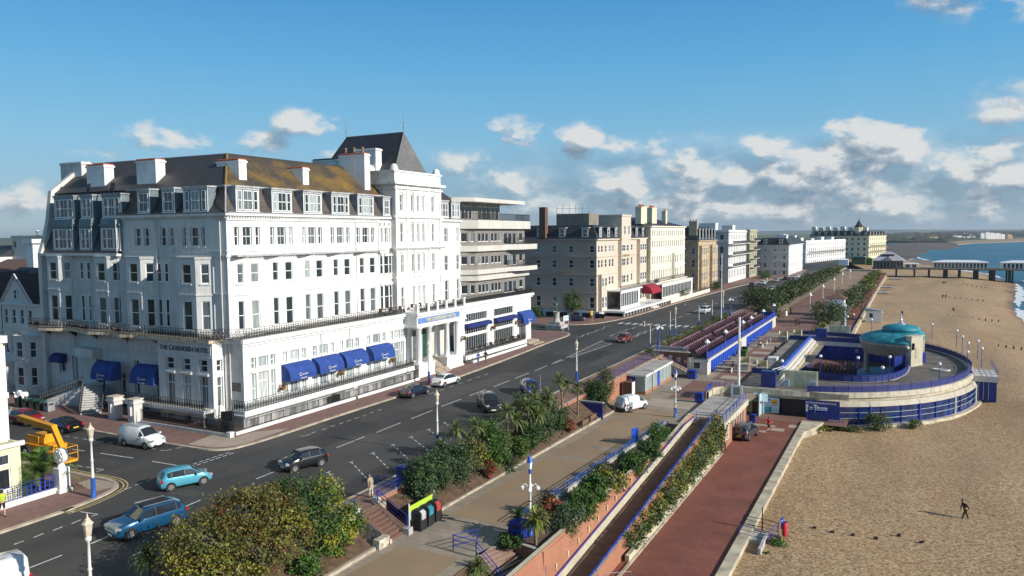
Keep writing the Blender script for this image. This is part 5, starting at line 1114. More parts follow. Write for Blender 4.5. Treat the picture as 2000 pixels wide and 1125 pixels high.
# ---- grey kiosk ----
t = thing('kiosk', 'long grey-green flat-roofed kiosk with a blue door below the pavement', 'kiosk', (-30.8, 100, -2.1)); b = MB(); b.box(-32.0, 94.2, -2.3, -29.5, 106.4, -1.85, 'orange_brick'); b.build('plinth', t)
b = MB(); b.box(-31.95, 94.25, -1.85, -29.55, 106.35, .1, 'green_grey_panel')
for y in (96.2, 97.4, 98.9, 100.6, 102.2, 103.8, 105.4): b.box(-29.56, y, -1.85, -29.5, y+.07, .1, 'lead_flash')
b.box(-31.9, 94.2, -2.1, -30.9, 94.26, .05, 'navy_panel'); b.box(-31.6, 94.17, -.6, -31.3, 94.2, -.3, 'pale_slabs'); b.box(-31.6, 94.17, -1.3, -31.3, 94.2, -1.0, 'pale_slabs'); b.build('wall', t)
b = MB(); b.box(-32.1, 94.05, .1, -29.35, 106.5, .34, 'offwhite'); b.box(-31.95, 94.2, .34, -29.5, 106.35, .345, 'roof_felt_pale'); b.build('roof', t)
b = MB(); b.box(-29.55, 99.6, -2.1, -29.48, 100.6, -.05, 'bright_blue'); b.build('door', t)
t = thing('vending_cabinet', 'dark display cabinet with white side beside the kiosk', 'cabinet', (-32.8, 91.6, -2.1)); b = MB(); b.box(-31.6, 91.4, -2.1, -30.4, 92.5, -.2, 'dark_brick'); b.box(-30.4, 91.4, -2.1, -30.34, 92.5, -.2, 'offwhite'); b.build('body', t); b = MB(); b.box(-31.45, 91.36, -1.7, -30.55, 91.42, -.4, 'car_glass'); b.build('glass', t)
# ---- stair from pavement to middle promenade, brick wall with posters ----
t = thing('promenade_steps', 'long pale stair against the brick wall with posters below the seating terrace', 'steps', (-29, 109.6, -2.2)); stair(t, -26.6, 109.7, -2.2, -31.8, 109.7, .1, 2.2, 15, 'pale_slabs', 'dark_brick')
b = MB(); b.box(-32.6, 108.4, -2.2, -26.9, 108.6, -1.9, 'dark_brick'); b.prism([(-32.4, 108.45), (-26.6, 108.45), (-26.6, 108.6), (-32.4, 108.6)], -2.3, lambda x, y: -2.0+(-26.6-x)*.44, 'beige_concrete'); b.build('side_wall', t)
t = thing('seating_terrace', 'raised seating terrace with blue railing panels, cream wall and blue shutters', 'terrace', (-29, 140, -2.2)); b = MB()
T = S_(111.0); b.T = T; wall(b, -28.2, -2.3, .9, [], .2, 'dark_brick', u0=-33.6); wall(b, -25.5, -2.3, .05, [], .2, 'ivory_panel', u0=-28.2); b.box(-33.7, -.12, .9, -28.1, .3, 1.02, 'beige_concrete'); b.box(-28.4, -.1, -2.2, -28.0, 0, .1, 'beige_concrete')
b.T = frame((-25.5, 0, 0), FR); wall(b, 175.5, -2.3, .05, [(113.2, 136.5, -2.2, -.25), (141.2, 171, -2.2, -.25)], .35, 'ivory_panel', u0=111.0); b.box(110.9, -.15, -.25, 175.6, .02, .08, 'ivory_panel')
b.T = S_(175.5); wall(b, -25.5, -2.3, .1, [], .2, 'ivory_panel', u0=-33.6); b.T = None
b.quad((-33.6, 111, .06), (-25.5, 111, .06), (-25.5, 175.5, .06), (-33.6, 175.5, .06), 'roof_felt'); b.build('wall', t)
b = MB(); b.T = frame((-25.5, 0, 0), FR); b.box(113.2, .2, -2.2, 136.5, .34, -.25, 'bright_blue'); b.box(141.2, .2, -2.2, 171, .34, -.25, 'bright_blue')
for u in [113.2+i*1.6 for i in range(15)]+[141.2+i*1.6 for i in range(19)]: b.box(u, .15, -2.2, u+.06, .2, -.25, 'blue_paint')
b.build('shutters', t)
b = MB(T)
for i, u in enumerate((-32.4, -31.2, -30.0, -28.95)): b.box(u, -.04, .05-i*.24, u+.5, -.0, .6-i*.24, ('pale_slabs', 'offwhite', 'ivory_panel', 'terracotta')[i]); b.box(u+.1, -.05, .15-i*.24, u+.4, -.04, .5-i*.24, ('roof_felt', 'lead_grey', 'violet_rail', 'tan_stone')[i])
b.box(-27.5, -.05, -1.3, -26.5, 0, -.35, 'ivory_panel'); b.box(-27.45, -.06, -1.25, -26.55, -.05, -.4, 'letter_dark'); b.box(-33.4, -.06, .5, -32.9, -.0, .85, 'machine_yellow'); b.build('poster', t)
b = MB(); railing(b, [(-25.6, 111.1, .1), (-25.6, 175.4, .1), (-28.5, 175.4, .1)], .95, 'blue_paint', 'panel'); railing(b, [(-33.5, 111.2, 1.0), (-28.4, 111.2, 1.0)], .6, 'pale_blue_panel', 'bars', .3); b.build('railing', t)
M('terrace_step', (.055, .035, .035), .9, .3, 1, world=True)
for s_ in range(3): b = MB(); b.box(-31.6+s_*1.9, 112.5, .06, -29.9+s_*1.9, 172.5, .75-s_*.3, 'terrace_step'); kind(b.build('terrace_step'))
# deckchairs
M('maroon_canvas', (.055, .010, .022), .8, .2, 3); M('canvas_print', (.36, .26, .28), .8, .3, 3)
def deckchair():
    t = thing('deckchair', 'maroon deckchair', 'deckchair', (0, 0, 0)); b = MB()
    P = [(-.38, .40), (-.1, .30), (.15, .36), (.38, .68), (.55, 1.05)]
    b.strip([(-x_, -.36, z) for x_, z in P], [(-x_, .36, z) for x_, z in P], 'maroon_canvas'); b.build('canvas', t)
    b = MB(); b.quad((-.385, -.20, .74), (-.385, .16, .74), (-.47, .16, .92), (-.47, -.20, .92), 'canvas_print'); b.build('print', t)
    b = MB()
    for y in (-.38, .38): b.tube((.4, y, 0), (-.57, y, 1.0), .02, 'maroon_canvas', 4); b.tube((-.45, y, 0), (.37, y, .42), .02, 'wood_brown', 4)
    b.build('frame', t); return t
dk = deckchair(); specs = []
for row, (x, z) in enumerate(((-31.0, .75), (-29.1, .45), (-27.2, .15))):
    for i in range(56):
        y = 113.2+i*1.04
        if i in (18, 19, 37, 38) : continue
        ord_ = i+1
        specs.append(((x, y+rb.uniform(-.05, .05), z), rb.uniform(-.06, .06), 'maroon deckchair number %d from the near end, %s row of the seating terrace' % (ord_, ('roadside', 'middle', 'seaward')[row])))
copies(dk, specs, 'maroon deckchairs set out in rows on the seating terrace')
# ================================================================== bandstand
BS = thing('bandstand', 'seaside bandstand with turquoise copper roof, curved deck and blue glazed front', 'bandstand', (-6, 128, -4.7))
stucco('aged_concrete', (.36, .32, .25), .8, (.18, .15, .11), .8)
stucco('fascia_panel', (.46, .41, .32), .8, (.30, .25, .18), .6)
cx, cy, ra, rbb = -14.1, 129.7, 22.6, 28.3
def ell(a, b_, n=40, t0=-90, t1=90, inx=0, ex=1.0):
    r = []
    for i in range(n+1):
        t = radians(t0+(t1-t0)*i/n); r.append((cx+inx+(abs(cos(t))**ex)*a, cy+sin(t)*b_))
    return r
outer = ell(ra, rbb, 44); OP = [(-19.3, 101.4)]+outer+[(-19.3, 158)]
def off(P, d):
    r = []
    for i, p in enumerate(P):
        a = Vector((*P[max(0, i-1)], 0)); c = Vector((*P[min(len(P)-1, i+1)], 0)); e = (c-a).normalized(); r.append((p[0]+e.y*d, p[1]-e.x*d))
    return r
inner = [(-19.3, 111.3), (-14, 111.2), (-10.5, 110.8), (-7.1, 110.3), (-4.2, 111.2), (-1.9, 113.6), (-.5, 117), (.3, 121), (.6, 126), (.6, 134), (.3, 139), (-.5, 143), (-1.9, 146.4), (-4.2, 148.6), (-7.1, 149.6), (-14, 149.8), (-19.3, 149.8)]
inner = arc(inner, 3)
def ring(b, A, B, z, m):
    """deck between two polylines, resampled"""
    def res(P, n):
        L_ = [0]
        for p, q in zip(P, P[1:]): L_.append(L_[-1]+hypot(q[0]-p[0], q[1]-p[1]))
        o = []
        for i in range(n+1):
            s = L_[-1]*i/n; j = max(k for k in range(len(P)) if L_[k] <= s+1e-9); j = min(j, len(P)-2); f = (s-L_[j])/(L_[j+1]-L_[j]); o.append((P[j][0]+(P[j+1][0]-P[j][0])*f, P[j][1]+(P[j+1][1]-P[j][1])*f))
        return o
    a = res(A, 60); c = res(B, 60); b.strip([(x, y, z) for x, y in a], [(x, y, z) for x, y in c], m)
M('deck_tar', (.115, .098, .082), .85, .35, .35, (.19, .165, .135), .2, 5, world=True, detail=8)
b = MB(); ring(b, OP, inner, -1.6, 'deck_tar'); ring(b, [(x, y) for x, y in OP], inner, -2.0, 'roof_felt'); b.build('deck', BS)
def band(P, z0, z1, m, o0=0, o1=0, nm='fascia', tops=True):
    b = MB(); A = off(P, o0); B = off(P, o1); b.strip([(x, y, z0) for x, y in A], [(x, y, z1) for x, y in B], m)
    if tops: b.strip([(x, y, z1) for x, y in B], [(x, y, z1) for x, y in off(P, -.5)], m); b.strip([(x, y, z0) for x, y in A], [(x, y, z0) for x, y in off(P, -.6)], m)
    return b.build(nm, BS)
band(OP, -2.15, -1.5, 'beige_concrete', .45, .45); band(OP, -2.55, -2.15, 'seawall_concrete', .25, .25)
FP = [p for p in OP if p[0] > -7.5 or p[1] < 101]; FP = FP[:]
front = ell(ra, rbb, 44, -80, 62)
band(front, -3.15, -2.55, 'fascia_panel', .95, .6)
b = MB()
for (x, y), (x2, y2) in list(zip(off(front, 1.04), off(front, .6)))[::5]: b.tube((x, y, -3.16), (x2, y2, -2.54), .022, 'beige_concrete', 4)
b.build('seam', BS)
band(OP, -6.2, -5.35, 'seawall_concrete', 1.7, 1.5, 'plinth')
# glazed blue front under the fascia
b = MB(); P = off(front, .8); b.strip([(x, y, -5.4) for x, y in P], [(x, y, -3.1) for x, y in P], 'navy_glass' if 'navy_glass' in MATS else M('navy_glass', (.008, .018, .09), .12, .5, .9, (.02, .05, .2), world=True, spec=.8).name)
b.build('glazing', BS)
b = MB(); P = off(front, .86)
for i, (x, y) in enumerate(P):
    if i % 2 == 0: b.tube((x, y, -5.4), (x, y, -3.1), .05 if i % 4 else .10, 'blue_paint', 4)
for z in (-5.3, -4.6, -3.9, -3.15): b.path([(x, y, z) for x, y in P], .03 if -5 < z < -3.5 else .05, 'pale_blue_panel' if z > -4.8 else 'blue_paint', 4)
for i in (5, 10, 15, 21, 27, 33, 39): x, y = P[i]; b.tube((x, y, -5.4), (x, y, -3.1), .16, 'ivory_panel' if i in (15, 21) else 'blue_paint', 8)
b.build('glazing_bars', BS)
# deck railings: outer and inner
b = MB(); PO = off(OP, .1); railing(b, [(x, y, -1.55) for x, y in PO[3:]], .95, 'violet_rail', 'rails'); 
for p, q in zip(PO[3:], PO[4:]):
    if p[0] > -20: b.quad((*p, -1.5), (*q, -1.5), (*q, -.75), (*p, -.75), 'mesh_blue' if 'mesh_blue' in MATS else M('mesh_blue', (.018, .03, .14), .5, .3, 3, world=True).name)
b.build('railing', BS)
b = MB(); PI = off(inner, -.1)
for p, q in zip(PI, PI[1:]): b.quad((*p, -1.5), (*q, -1.5), (*q, -.7), (*p, -.7), 'mesh_blue')
railing(b, [(x, y, -1.55) for x, y in PI], .95, 'blue_paint', 'rails'); b.build('railing', BS)
b = MB(); b.strip([(x, y, -2.2) for x, y in off(inner, -.25)], [(x, y, -1.5) for x, y in off(inner, -.25)], 'ivory_panel'); b.strip([(x, y, -1.5) for x, y in off(inner, -.25)], [(x, y, -1.5) for x, y in off(inner, .1)], 'ivory_panel'); b.strip([(x, y, -4.7) for x, y in off(inner, .9)], [(x, y, -2.0) for x, y in off(inner, .9)], 'navy_panel'); b.build('arena_wall', BS)
# west side gallery: stepped white and blue balustrade over a blue wall
b = MB(); b.box(-15.6, 111.3, -2.3, -15.1, 152, -1.0, 'ivory_panel'); b.box(-15.1, 111.3, -2.0, -14.7, 152, -1.35, 'ivory_panel'); b.box(-14.7, 111.3, -2.4, -14.3, 152, -1.85, 'seawall_concrete'); b.box(-15.8, 111.3, -1.0, -15.5, 152, -.62, 'bright_blue'); b.box(-15.1, 111.3, -4.7, -14.9, 152, -2.3, 'bright_blue')
b.box(-19.3, 111.2, -2.2, -15.5, 152, -1.62, 'roof_felt'); b.box(-14.9, 149.6, -4.7, -1, 149.8, -2.2, 'navy_panel'); b.build('gallery', BS)
b = MB()
for y in range(114, 150, 5): b.box(-14.9, y, -3.2, -14.86, y+.4, -2.7, 'pale_slabs')
for x in (-8, -6.5): b.box(x, 149.5, -3.2, x+.5, 149.58, -2.6, 'pale_slabs')
b.build('notice', BS)
b = MB(); b.box(-19.2, 124, -1.6, -17.8, 126, -1.1, 'offwhite'); 
for (x, y) in ((-15.9, 102.9), (-14.2, 152.6)): b.box(x-.7, y-.5, -1.6, x+1.1, y+.5, .55, 'navy_panel')
b.build('gate_box', BS)
for (y, x0, x1) in ((104.6, -14.5, -9.9), (158.6, -13.2, -9.4)):
    b = MB(); b.box(x0, y, -1.5, x1, y+.12, .55, 'cream_paint')
    for i in range(16): u = x0+(x1-x0)*(i+.5)/16; b.box(u-.025, y-.05, -1.45, u+.025, y, .5, 'lead_flash' if i % 5 else 'offwhite')
    for u in (x0+.3, x1-1.0): b.box(u, y-.25, -1.6, u+.8, y-.06, -.75, 'pale_blue_panel')
    b.build('gate', BS)
b = MB()
for k in range(5): b.tube((-14.9+k*.25, 103.4, -1.6+.2*k), (-14.0, 104.2+k*.2, .1), .04, 'offwhite', 4)
for k in range(4): b.tube((-15.4+k*.7, 103.6, .6), (-14.8+k*.4, 110, .1), .05, 'offwhite', 4)
b.build('folded_frames', BS)
# stage: round platform, columns, turquoise roof in two tiers cut by the pylon, spire
DC = (-.7, 133.0); THN = radians(-6)
def rcut(prof, c, m, n=72, cut=2.95, z0=0.0):
    b = MB(); vs = []
    for r, z in prof:
        for i in range(n):
            t = 2*pi*i/n; k = cos(t-THN); rr_ = min(r, cut/k) if k > .05 else r; k = cos(t+radians(34.3)); rr_ = min(rr_, (cut+1.3)/k) if k > .05 else rr_; vs.append((c[0]+cos(t)*rr_, c[1]+sin(t)*rr_, z+z0))
    b.add(vs, [(j*n+i, j*n+(i+1) % n, (j+1)*n+(i+1) % n, (j+1)*n+i) for j in range(len(prof)-1) for i in range(n)], m, True); return b
M('stage_blue', (.06, .14, .24), .5, .2, .8, world=True)
rcut([(5.6, -4.7), (5.6, -3.9), (5.4, -3.75), (.01, -3.75)], (-1.3, 134.0), 'stage_blue', cut=3.4).build('stage', BS)
for (x, y) in ((-5.5, 133.6), (-.9, 136.4)): b = MB(); b.lathe((x, y, -3.75), [(.48, 0), (.48, .25), (.40, .35), (.38, 3.5), (.48, 3.65)], 'aged_concrete', 16); b.build('column', BS)
rcut([(5.1, -.4), (5.25, -.35), (5.35, .35), (5.6, .45), (5.75, 1.2), (5.85, 1.25), (5.85, 1.55), (.01, 1.56)], DC, 'aged_concrete').build('entablature', BS)
rcut([(5.8, 1.5), (5.95, 1.65), (5.75, 2.0), (5.2, 2.32), (4.4, 2.62), (3.4, 2.9), (2.5, 3.05)], DC, 'copper_patina').build('roof', BS)
b = MB(); b.lathe((*DC, 0), [(2.35, 2.95), (2.68, 3.25), (2.7, 3.45), (2.4, 3.72), (1.7, 3.95), (.9, 4.08), (.01, 4.1)], 'copper_patina', 44); b.build('roof', BS)
b = MB(); b.lathe((*DC, 4.05), [(.62, 0), (.58, .12), (.34, .22), (.32, .42), (.16, .5), (.1, 1.0), (.01, 1.85)], 'bright_metal', 14); b.build('spire', BS)
Tp = frame((.75, 127.3, 0), atan2(2.25, 1.5)); b = MB(Tp); b.box(0, 0, -1.6, 2.75, .9, 2.75, 'cream_block'); b.box(-.12, -.12, 2.75, 2.87, 1.1, 2.92, 'beige_concrete'); b.box(-.05, -.06, -1.6, 2.8, 0, -1.3, 'beige_concrete'); b.box(.95, -.04, -.4, 1.45, 0, 1.1, 'olive_concrete'); b.box(.25, -.3, .9, .36, 0, 1.9, 'black_iron')
b.box(-2.5, .9, -4.6, 5, 1.1, .0, 'navy_panel'); b.build('pylon', BS)
sc_ = (-1.3, 134.0)
# arena doors, chairs; lower face towards the promenade: entrance, poster, sign
b = MB(S_(101.3)); b.box(-18.2, -.3, -4.7, -17.4, .3, -1.6, 'cream_block'); b.box(-17.4, -.08, -4.7, -16.3, .1, -1.9, 'dark_brick'); b.box(-16.3, -.6, -4.7, -15.95, .1, -2.0, 'pale_blue_panel'); b.box(-16.35, -2.2, -4.7, -16.2, -.1, -2.0, 'pale_blue_panel'); b.box(-13.95, .3, -4.7, -11.1, .5, -2.2, 'black_iron'); b.box(-20, .0, -2.2, -6, .3, -1.5, 'seawall_concrete'); b.build('entrance', BS)  # black sheet in the passage mouth stands in for the shade inside
b = MB(S_(101.3)); b.box(-16.15, .02, -4.7, -15.3, .06, -2.5, 'bright_blue'); b.build('door', BS)
b = MB(S_(101.2)); b.add([(-17.3, -.05, -2.0), (-15.5, -.05, -2.0), (-15.3, -1.5, -2.9), (-17.1, -1.5, -2.9)], [(0, 1, 2, 3)], 'pale_blue_panel'); b.add([(-15.5, -.05, -2.0), (-15.3, -1.5, -2.9), (-15.5, -.05, -2.95)], [(0, 1, 2)], 'pale_blue_panel'); b.tube((-17.2, -1.5, -2.9), (-15.3, -1.5, -2.9), .03, 'lead_flash', 4); b.build('awning', BS)
pb = MB(S_(101.1)); pb.box(-16.0, -.05, -4.55, -14.0, .0, -2.45, 'navy_panel'); po = pb.build('poster', BS)
b = MB(S_(101.04)); b.box(-15.9, -.02, -4.5, -14.1, .0, -2.55, 'pale_blue_panel'); b.box(-15.0, -.03, -3.35, -14.3, -.02, -2.75, 'machine_yellow'); b.box(-15.85, -.03, -4.45, -15.0, -.02, -3.75, 'copper_patina'); b.box(-15.8, -.03, -3.0, -15.1, -.02, -2.6, 'sign_blue')
for z in (-3.2, -3.45, -3.6, -3.95, -4.15, -4.3): b.box(-15.8 if z > -3.7 else -14.9, -.03, z, -14.3, -.02, z+.06, 'lead_grey')
b.lathe((0, 0, 0), [(0.001, 0), (0.001, .001)], 'red_light', 3); b.build('print', po)
b = MB(frame((-11.0, 101.0, 0), radians(4))); b.box(0, -.06, -5.0, 4.0, .0, -2.4, 'navy_panel'); sg = b.build('sign', BS)
text('EASTBOURNE BANDSTAND', frame((-10.95, 100.93, -2.85), radians(4)), .30, 'globe_white', parent=sg, ext=.008, sx=.95)
b = MB(frame((-11.0, 100.93, 0), radians(4))); 
for i in range(5): b.box(.55+i*.42, -.02, -3.65, .9+i*.42, .0, -3.25, 'globe_white'); b.box(.64+i*.42, -.03, -3.56, .8+i*.42, -.02, -3.4, 'navy_panel')
b.box(.1, -.02, -3.9, .38, 0, -3.0, 'offwhite'); b.build('pictogram', sg)
b = MB(); railing(b, [(-10.6, 99.6, -4.7), (-6.5, 99.9, -4.7)], 1.0, 'blue_paint', 'bars', .4); b.quad((-10.6, 99.6, -4.6), (-8.2, 99.7, -4.6), (-8.2, 99.7, -3.8), (-10.6, 99.6, -3.8), 'mesh_blue'); b.build('railing', BS)
# seaward stair box
b = MB(); b.box(8.6, 124.5, -5.4, 11.4, 130.5, -2.6, 'navy_panel'); b.box(8.4, 124.3, -2.6, 11.6, 130.7, -1.8, 'ivory_panel'); b.box(8.4, 124.3, -1.8, 8.6, 135, -1.3, 'ivory_panel'); railing(b, [(8.7, 124.5, -1.8), (11.5, 124.5, -1.8), (11.5, 135, -1.8)], .9, 'violet_rail', 'rails')
for i in range(4): b.box(8.6+i*.6, 124.44, -5.2, 8.65+i*.6, 124.5, -2.7, 'pale_blue_panel')
b.build('stair_box', BS)
b = MB(); b.lathe((4.6, 125.4, -1.58), [(.95, 0), (1.0, .22), (.85, .25), (.8, .02)], 'ivory_panel', 20, sx=1.2, sy=.6); b.build('roof_light', BS)
# maroon chairs in the arena
def achair():
    t = thing('arena_chair', 'maroon chair', 'chair', (0, 0, 0)); b = MB(); b.box(-.22, -.24, .4, .24, .24, .46, 'maroon_canvas'); b.build('seat', t); b = MB(); b.box(-.26, -.24, .46, -.22, .24, .95, 'maroon_canvas'); b.quad((-.20, -.16, .6), (-.20, .16, .6), (-.20, .16, .8), (-.20, -.16, .8), 'canvas_print'); b.build('backrest', t)
    for sx in (-.2, .2):
        for sy in (-.2, .2): b = MB(); b.tube((sx, sy, 0), (sx, sy, .4), .015, 'black_iron', 3); b.build('leg', t)
    return t
ac = achair(); specs = []
for r_ in range(11):
    for c_ in range(14):
        if (r_*14+c_) % 17 == 5: continue
        x = -13.2+r_*.62; y = 126.5+c_*1.2+rb.uniform(-.1, .1)
        if hypot(x-sc_[0], y-sc_[1]) < 5.6: continue
        specs.append(((x, y, -4.7), rb.uniform(-.1, .1), 'maroon chair in row %d of the bandstand arena, seat %d counted from the near wall' % (r_+1, c_+1)))
copies(ac, specs, 'maroon chairs in the bandstand arena')
# small structures along the promenade
def bin_(x, y, z, lab, m='blue_paint', h=1.15, s=.62, group=None, rz=0.0):
    t = thing('litter_bin', lab, 'bin', (x, y, z), rz, group); T = wm(t); b = MB(T)
    b.box(-s/2, -s/2, .05, s/2, s/2, h*.82, m); b.build('body', t)
    b = MB(T); b.box(-s/2-.03, -s/2-.03, h*.82, s/2+.03, s/2+.03, h*.86, m); b.prism([(-s/2, -s/2), (s/2, -s/2), (s/2, s/2), (-s/2, s/2)], h*.86, h*.93, m)
    b.add([(-s/2, -s/2, h*.93), (s/2, -s/2, h*.93), (s/2, s/2, h*.93), (-s/2, s/2, h*.93), (0, 0, h)], [(0, 1, 4), (1, 2, 4), (2, 3, 4), (3, 0, 4)], m); b.build('lid', t)
    b = MB(T); b.box(-s*.3, -s/2-.012, h*.6, s*.3, -s/2, h*.76, 'black_plastic'); b.box(s/2, -s*.3, h*.6, s/2+.012, s*.3, h*.76, 'black_plastic'); b.build('opening', t); return t
p = G(783, 965, 0); bin_(-32.7, 45.7, .12, 'tall blue bin on the pavement at the head of the garden steps', h=1.5, s=.8)
p = GM(1012, 1052); bin_(p.x, p.y, p.z, 'square blue bin beside the globe lamp post on the tan promenade', h=1.35, s=.9)
bin_(-26.9, 107.8, -2.2, 'large blue chest bin at the foot of the pale stair', h=1.3, s=1.2)
bin_(-22.2, 92.6, -2.15, 'blue cabinet bin by the curved stairwell wall', h=1.3, s=.9)
bin_(-16.4, 95.6, -4.7, 'small blue bin by the toilet block on the red brick promenade', h=1.1, s=.7)
bin_(-24.0, 130.5, -2.2, 'green bin against the terrace shutters', m='leaf_bright', h=1.2, s=1.0); bin_(-24.4, 133.6, -2.2, 'black bin beside the green bin at the terrace shutters', m='black_plastic', h=1.3, s=.9)
# blue information boards
def board(x, y, z, w_, h, m, lab, rz=0.0, nm='sign_board', legs=.5, face='offwhite', cat='sign'):
    t = thing(nm, lab, cat, (x, y, z), rz); T = wm(t); b = MB(T)
    for u in (-w_/2, w_/2): b.tube((u, 0, 0), (u, 0, legs+h), .04, m, 5)
    b.build('post', t); b = MB(T); b.box(-w_/2, -.03, legs, w_/2, .03, legs+h, m); b.build('panel', t)
    if face: b = MB(T); b.box(-w_/2+.08, -.04, legs+.08, w_/2-.08, -.03, legs+h-.08, face); b.build('face', t)
    return t
p = GM(1240, 868); board(p.x, p.y, p.z, .9, 1.45, 'bright_blue', 'tall blue sign panel at the edge of the tan promenade above the ramp', 1.2, legs=.15, face=None)
board(-17.1, 80.4, -4.7, .1, .9, 'black_iron', 'white notice board on black posts by the toilet block wall', 1.35, legs=1.1); 

# blue shelter wall with bench among the shrubs
t = thing('blue_screen', 'low blue screen wall with grey coping beside the bench and shrubs', 'screen', (-31, 79, -1.9)); b = MB(); b.box(-32.2, 78.4, -1.9, -29.4, 78.6, -.15, 'navy_panel'); b.box(-32.25, 78.3, -.15, -29.3, 78.75, -.02, 'lead_grey'); b.build('wall', t)
def bench(x, y, z, rz, lab, m='wood_brown'):
    t = thing('park_bench', lab, 'bench', (x, y, z), rz); T = wm(t); b = MB(T)
    for i in range(4): b.box(-.85, -.25+i*.13, .43, .85, -.15+i*.13, .46, m)
    b.build('seat', t); b = MB(T)
    for i in range(3): b.box(-.85, .26+i*.02, .55+i*.14, .85, .29+i*.02, .65+i*.14, m)
    b.build('backrest', t)
    for u in (-.8, .8): b = MB(T); b.box(u-.04, -.27, 0, u+.04, -.2, .62, m); b.box(u-.04, .22, 0, u+.04, .32, .98, m); b.box(u-.04, -.27, .6, u+.04, .3, .65, m); b.build('leg', t)
    return t
bench(-30.0, 76.4, zm(76), -pi/2, 'brown wooden bench by the blue screen at the end of the shrubs'); bench(-29.9, 73.9, zm(74), -pi/2, 'brown wooden bench nearer the camera by the shrubs')
# wooden counters and picnic tables on the middle promenade
def counter(x, y, rz, lab):
    t = thing('wooden_booth', lab, 'booth', (x, y, -2.2), rz); T = wm(t); b = MB(T); b.box(-.75, -.5, 0, .75, -.4, 1.0, 'cream_paint'); b.box(-.75, -.5, 0, -.65, .5, 2.0, 'cream_paint'); b.box(.65, -.5, 0, .75, .5, 2.0, 'cream_paint'); b.box(-.75, -.6, .95, .75, -.2, 1.05, 'ivory_panel'); b.box(-.75, .4, 1.1, .75, .5, 2.0, 'olive_concrete'); b.build('frame', t)
    b = MB(T); b.box(-.5, -.52, .1, .5, -.5, .85, 'lead_grey'); b.build('panel', t); return t
for x, y, rz, l in ((-21.4, 117.5, .15, 'near left'), (-18.6, 115.5, .1, 'near right'), (-20.6, 151.5, 0, 'far left'), (-18.4, 154.5, 0, 'far right')): counter(x, y, rz, 'cream wooden booth with open counter, the %s of the four on the promenade' % l)
def picnic(x, y, rz=pi/2):
    t = thing('picnic_table', 'pale long trestle table', 'table', (x, y, -2.2), rz); T = wm(t); b = MB(T); b.box(-1.3, -.4, .72, 1.3, .4, .78, 'pale_slabs'); b.build('tabletop', t)
    for u in (-1.1, 1.1): b = MB(T); b.box(u-.05, -.35, 0, u+.05, .35, .72, 'offwhite'); b.build('leg', t)
    return t
pt = picnic(0, 0); lab_ = ['nearest the camera', 'second from the near end', 'third from the near end', 'fourth from the near end', 'fifth, just beyond the white door', 'sixth, before the last shutters', 'farthest from the camera']
copies(pt, [((-23.9, y, -2.2), 0, 'pale trestle table in front of the blue shutters, '+l) for y, l in zip((114.8, 117.6, 120.6, 124.5, 142.0, 146.5, 151.0), lab_)], 'trestle tables in front of the blue terrace shutters')
# ================================================================== vehicles
def lerp(a, c, t): return a+(c-a)*t
PROF = {
 'hatch': dict(L=3.6, W=1.66, st=[(0, .50, .50), (.015, .90, .92), (.10, .97, 1.36), (.20, .96, 1.47), (.45, .94, 1.50), (.60, .93, 1.44), (.80, .93, .95), (.93, .80, .82), (1, .48, .48)], rg=(1, 2), wg=(5, 6), sg=(2, 6), pil=(3, 4)),
 'mpv': dict(L=4.15, W=1.74, st=[(0, .50, .50), (.015, .95, .98), (.07, 1.0, 1.45), (.18, 1.0, 1.56), (.45, .98, 1.60), (.58, .97, 1.54), (.78, .98, 1.0), (.93, .86, .88), (1, .50, .50)], rg=(1, 2), wg=(5, 6), sg=(2, 6), pil=(3, 4)),
 'suv': dict(L=4.5, W=1.84, st=[(0, .55, .55), (.015, 1.05, 1.08), (.07, 1.06, 1.50), (.16, 1.06, 1.63), (.45, 1.04, 1.68), (.58, 1.03, 1.60), (.74, 1.04, 1.07), (.94, .96, .98), (1, .58, .58)], rg=(1, 2), wg=(5, 6), sg=(2, 6), pil=(3, 4)),
 'coupe': dict(L=4.25, W=1.80, st=[(0, .55, .55), (.02, .88, .90), (.12, .90, .96), (.34, .88, 1.30), (.47, .87, 1.35), (.56, .86, 1.30), (.74, .86, .88), (.94, .68, .70), (1, .42, .42)], rg=(2, 3), wg=(5, 6), sg=(2, 6), pil=(3, 4)),
 'beetle': dict(L=4.25, W=1.80, st=[(0, .50, .50), (.03, .82, .86), (.12, .92, 1.08), (.28, .92, 1.40), (.44, .92, 1.49), (.58, .91, 1.40), (.74, .92, .96), (.92, .74, .78), (1, .46, .46)], rg=(2, 3), wg=(5, 6), sg=(2, 6), pil=(3, 4)),
 'van': dict(L=4.2, W=1.70, st=[(0, .55, .55), (.01, 1.05, 1.70), (.03, 1.06, 1.80), (.30, 1.06, 1.84), (.52, 1.06, 1.82), (.61, 1.05, 1.74), (.79, 1.04, 1.07), (.94, .88, .90), (1, .5, .5)], rg=None, wg=(5, 6), sg=(5, 6), pil=()),
 'bigvan': dict(L=5.4, W=1.95, st=[(0, .6, .6), (.01, 1.2, 2.0), (.03, 1.2, 2.15), (.40, 1.2, 2.2), (.68, 1.2, 2.15), (.76, 1.2, 2.02), (.88, 1.12, 1.15), (.96, .95, .97), (1, .55, .55)], rg=None, wg=(5, 6), sg=(5, 6), pil=()),
 'saloon': dict(L=4.5, W=1.78, st=[(0, .55, .55), (.015, .92, .94), (.16, .95, .98), (.30, .94, 1.38), (.45, .93, 1.45), (.56, .92, 1.38), (.74, .92, .94), (.94, .74, .76), (1, .46, .46)], rg=(2, 3), wg=(5, 6), sg=(2, 6), pil=(3, 4)),
}
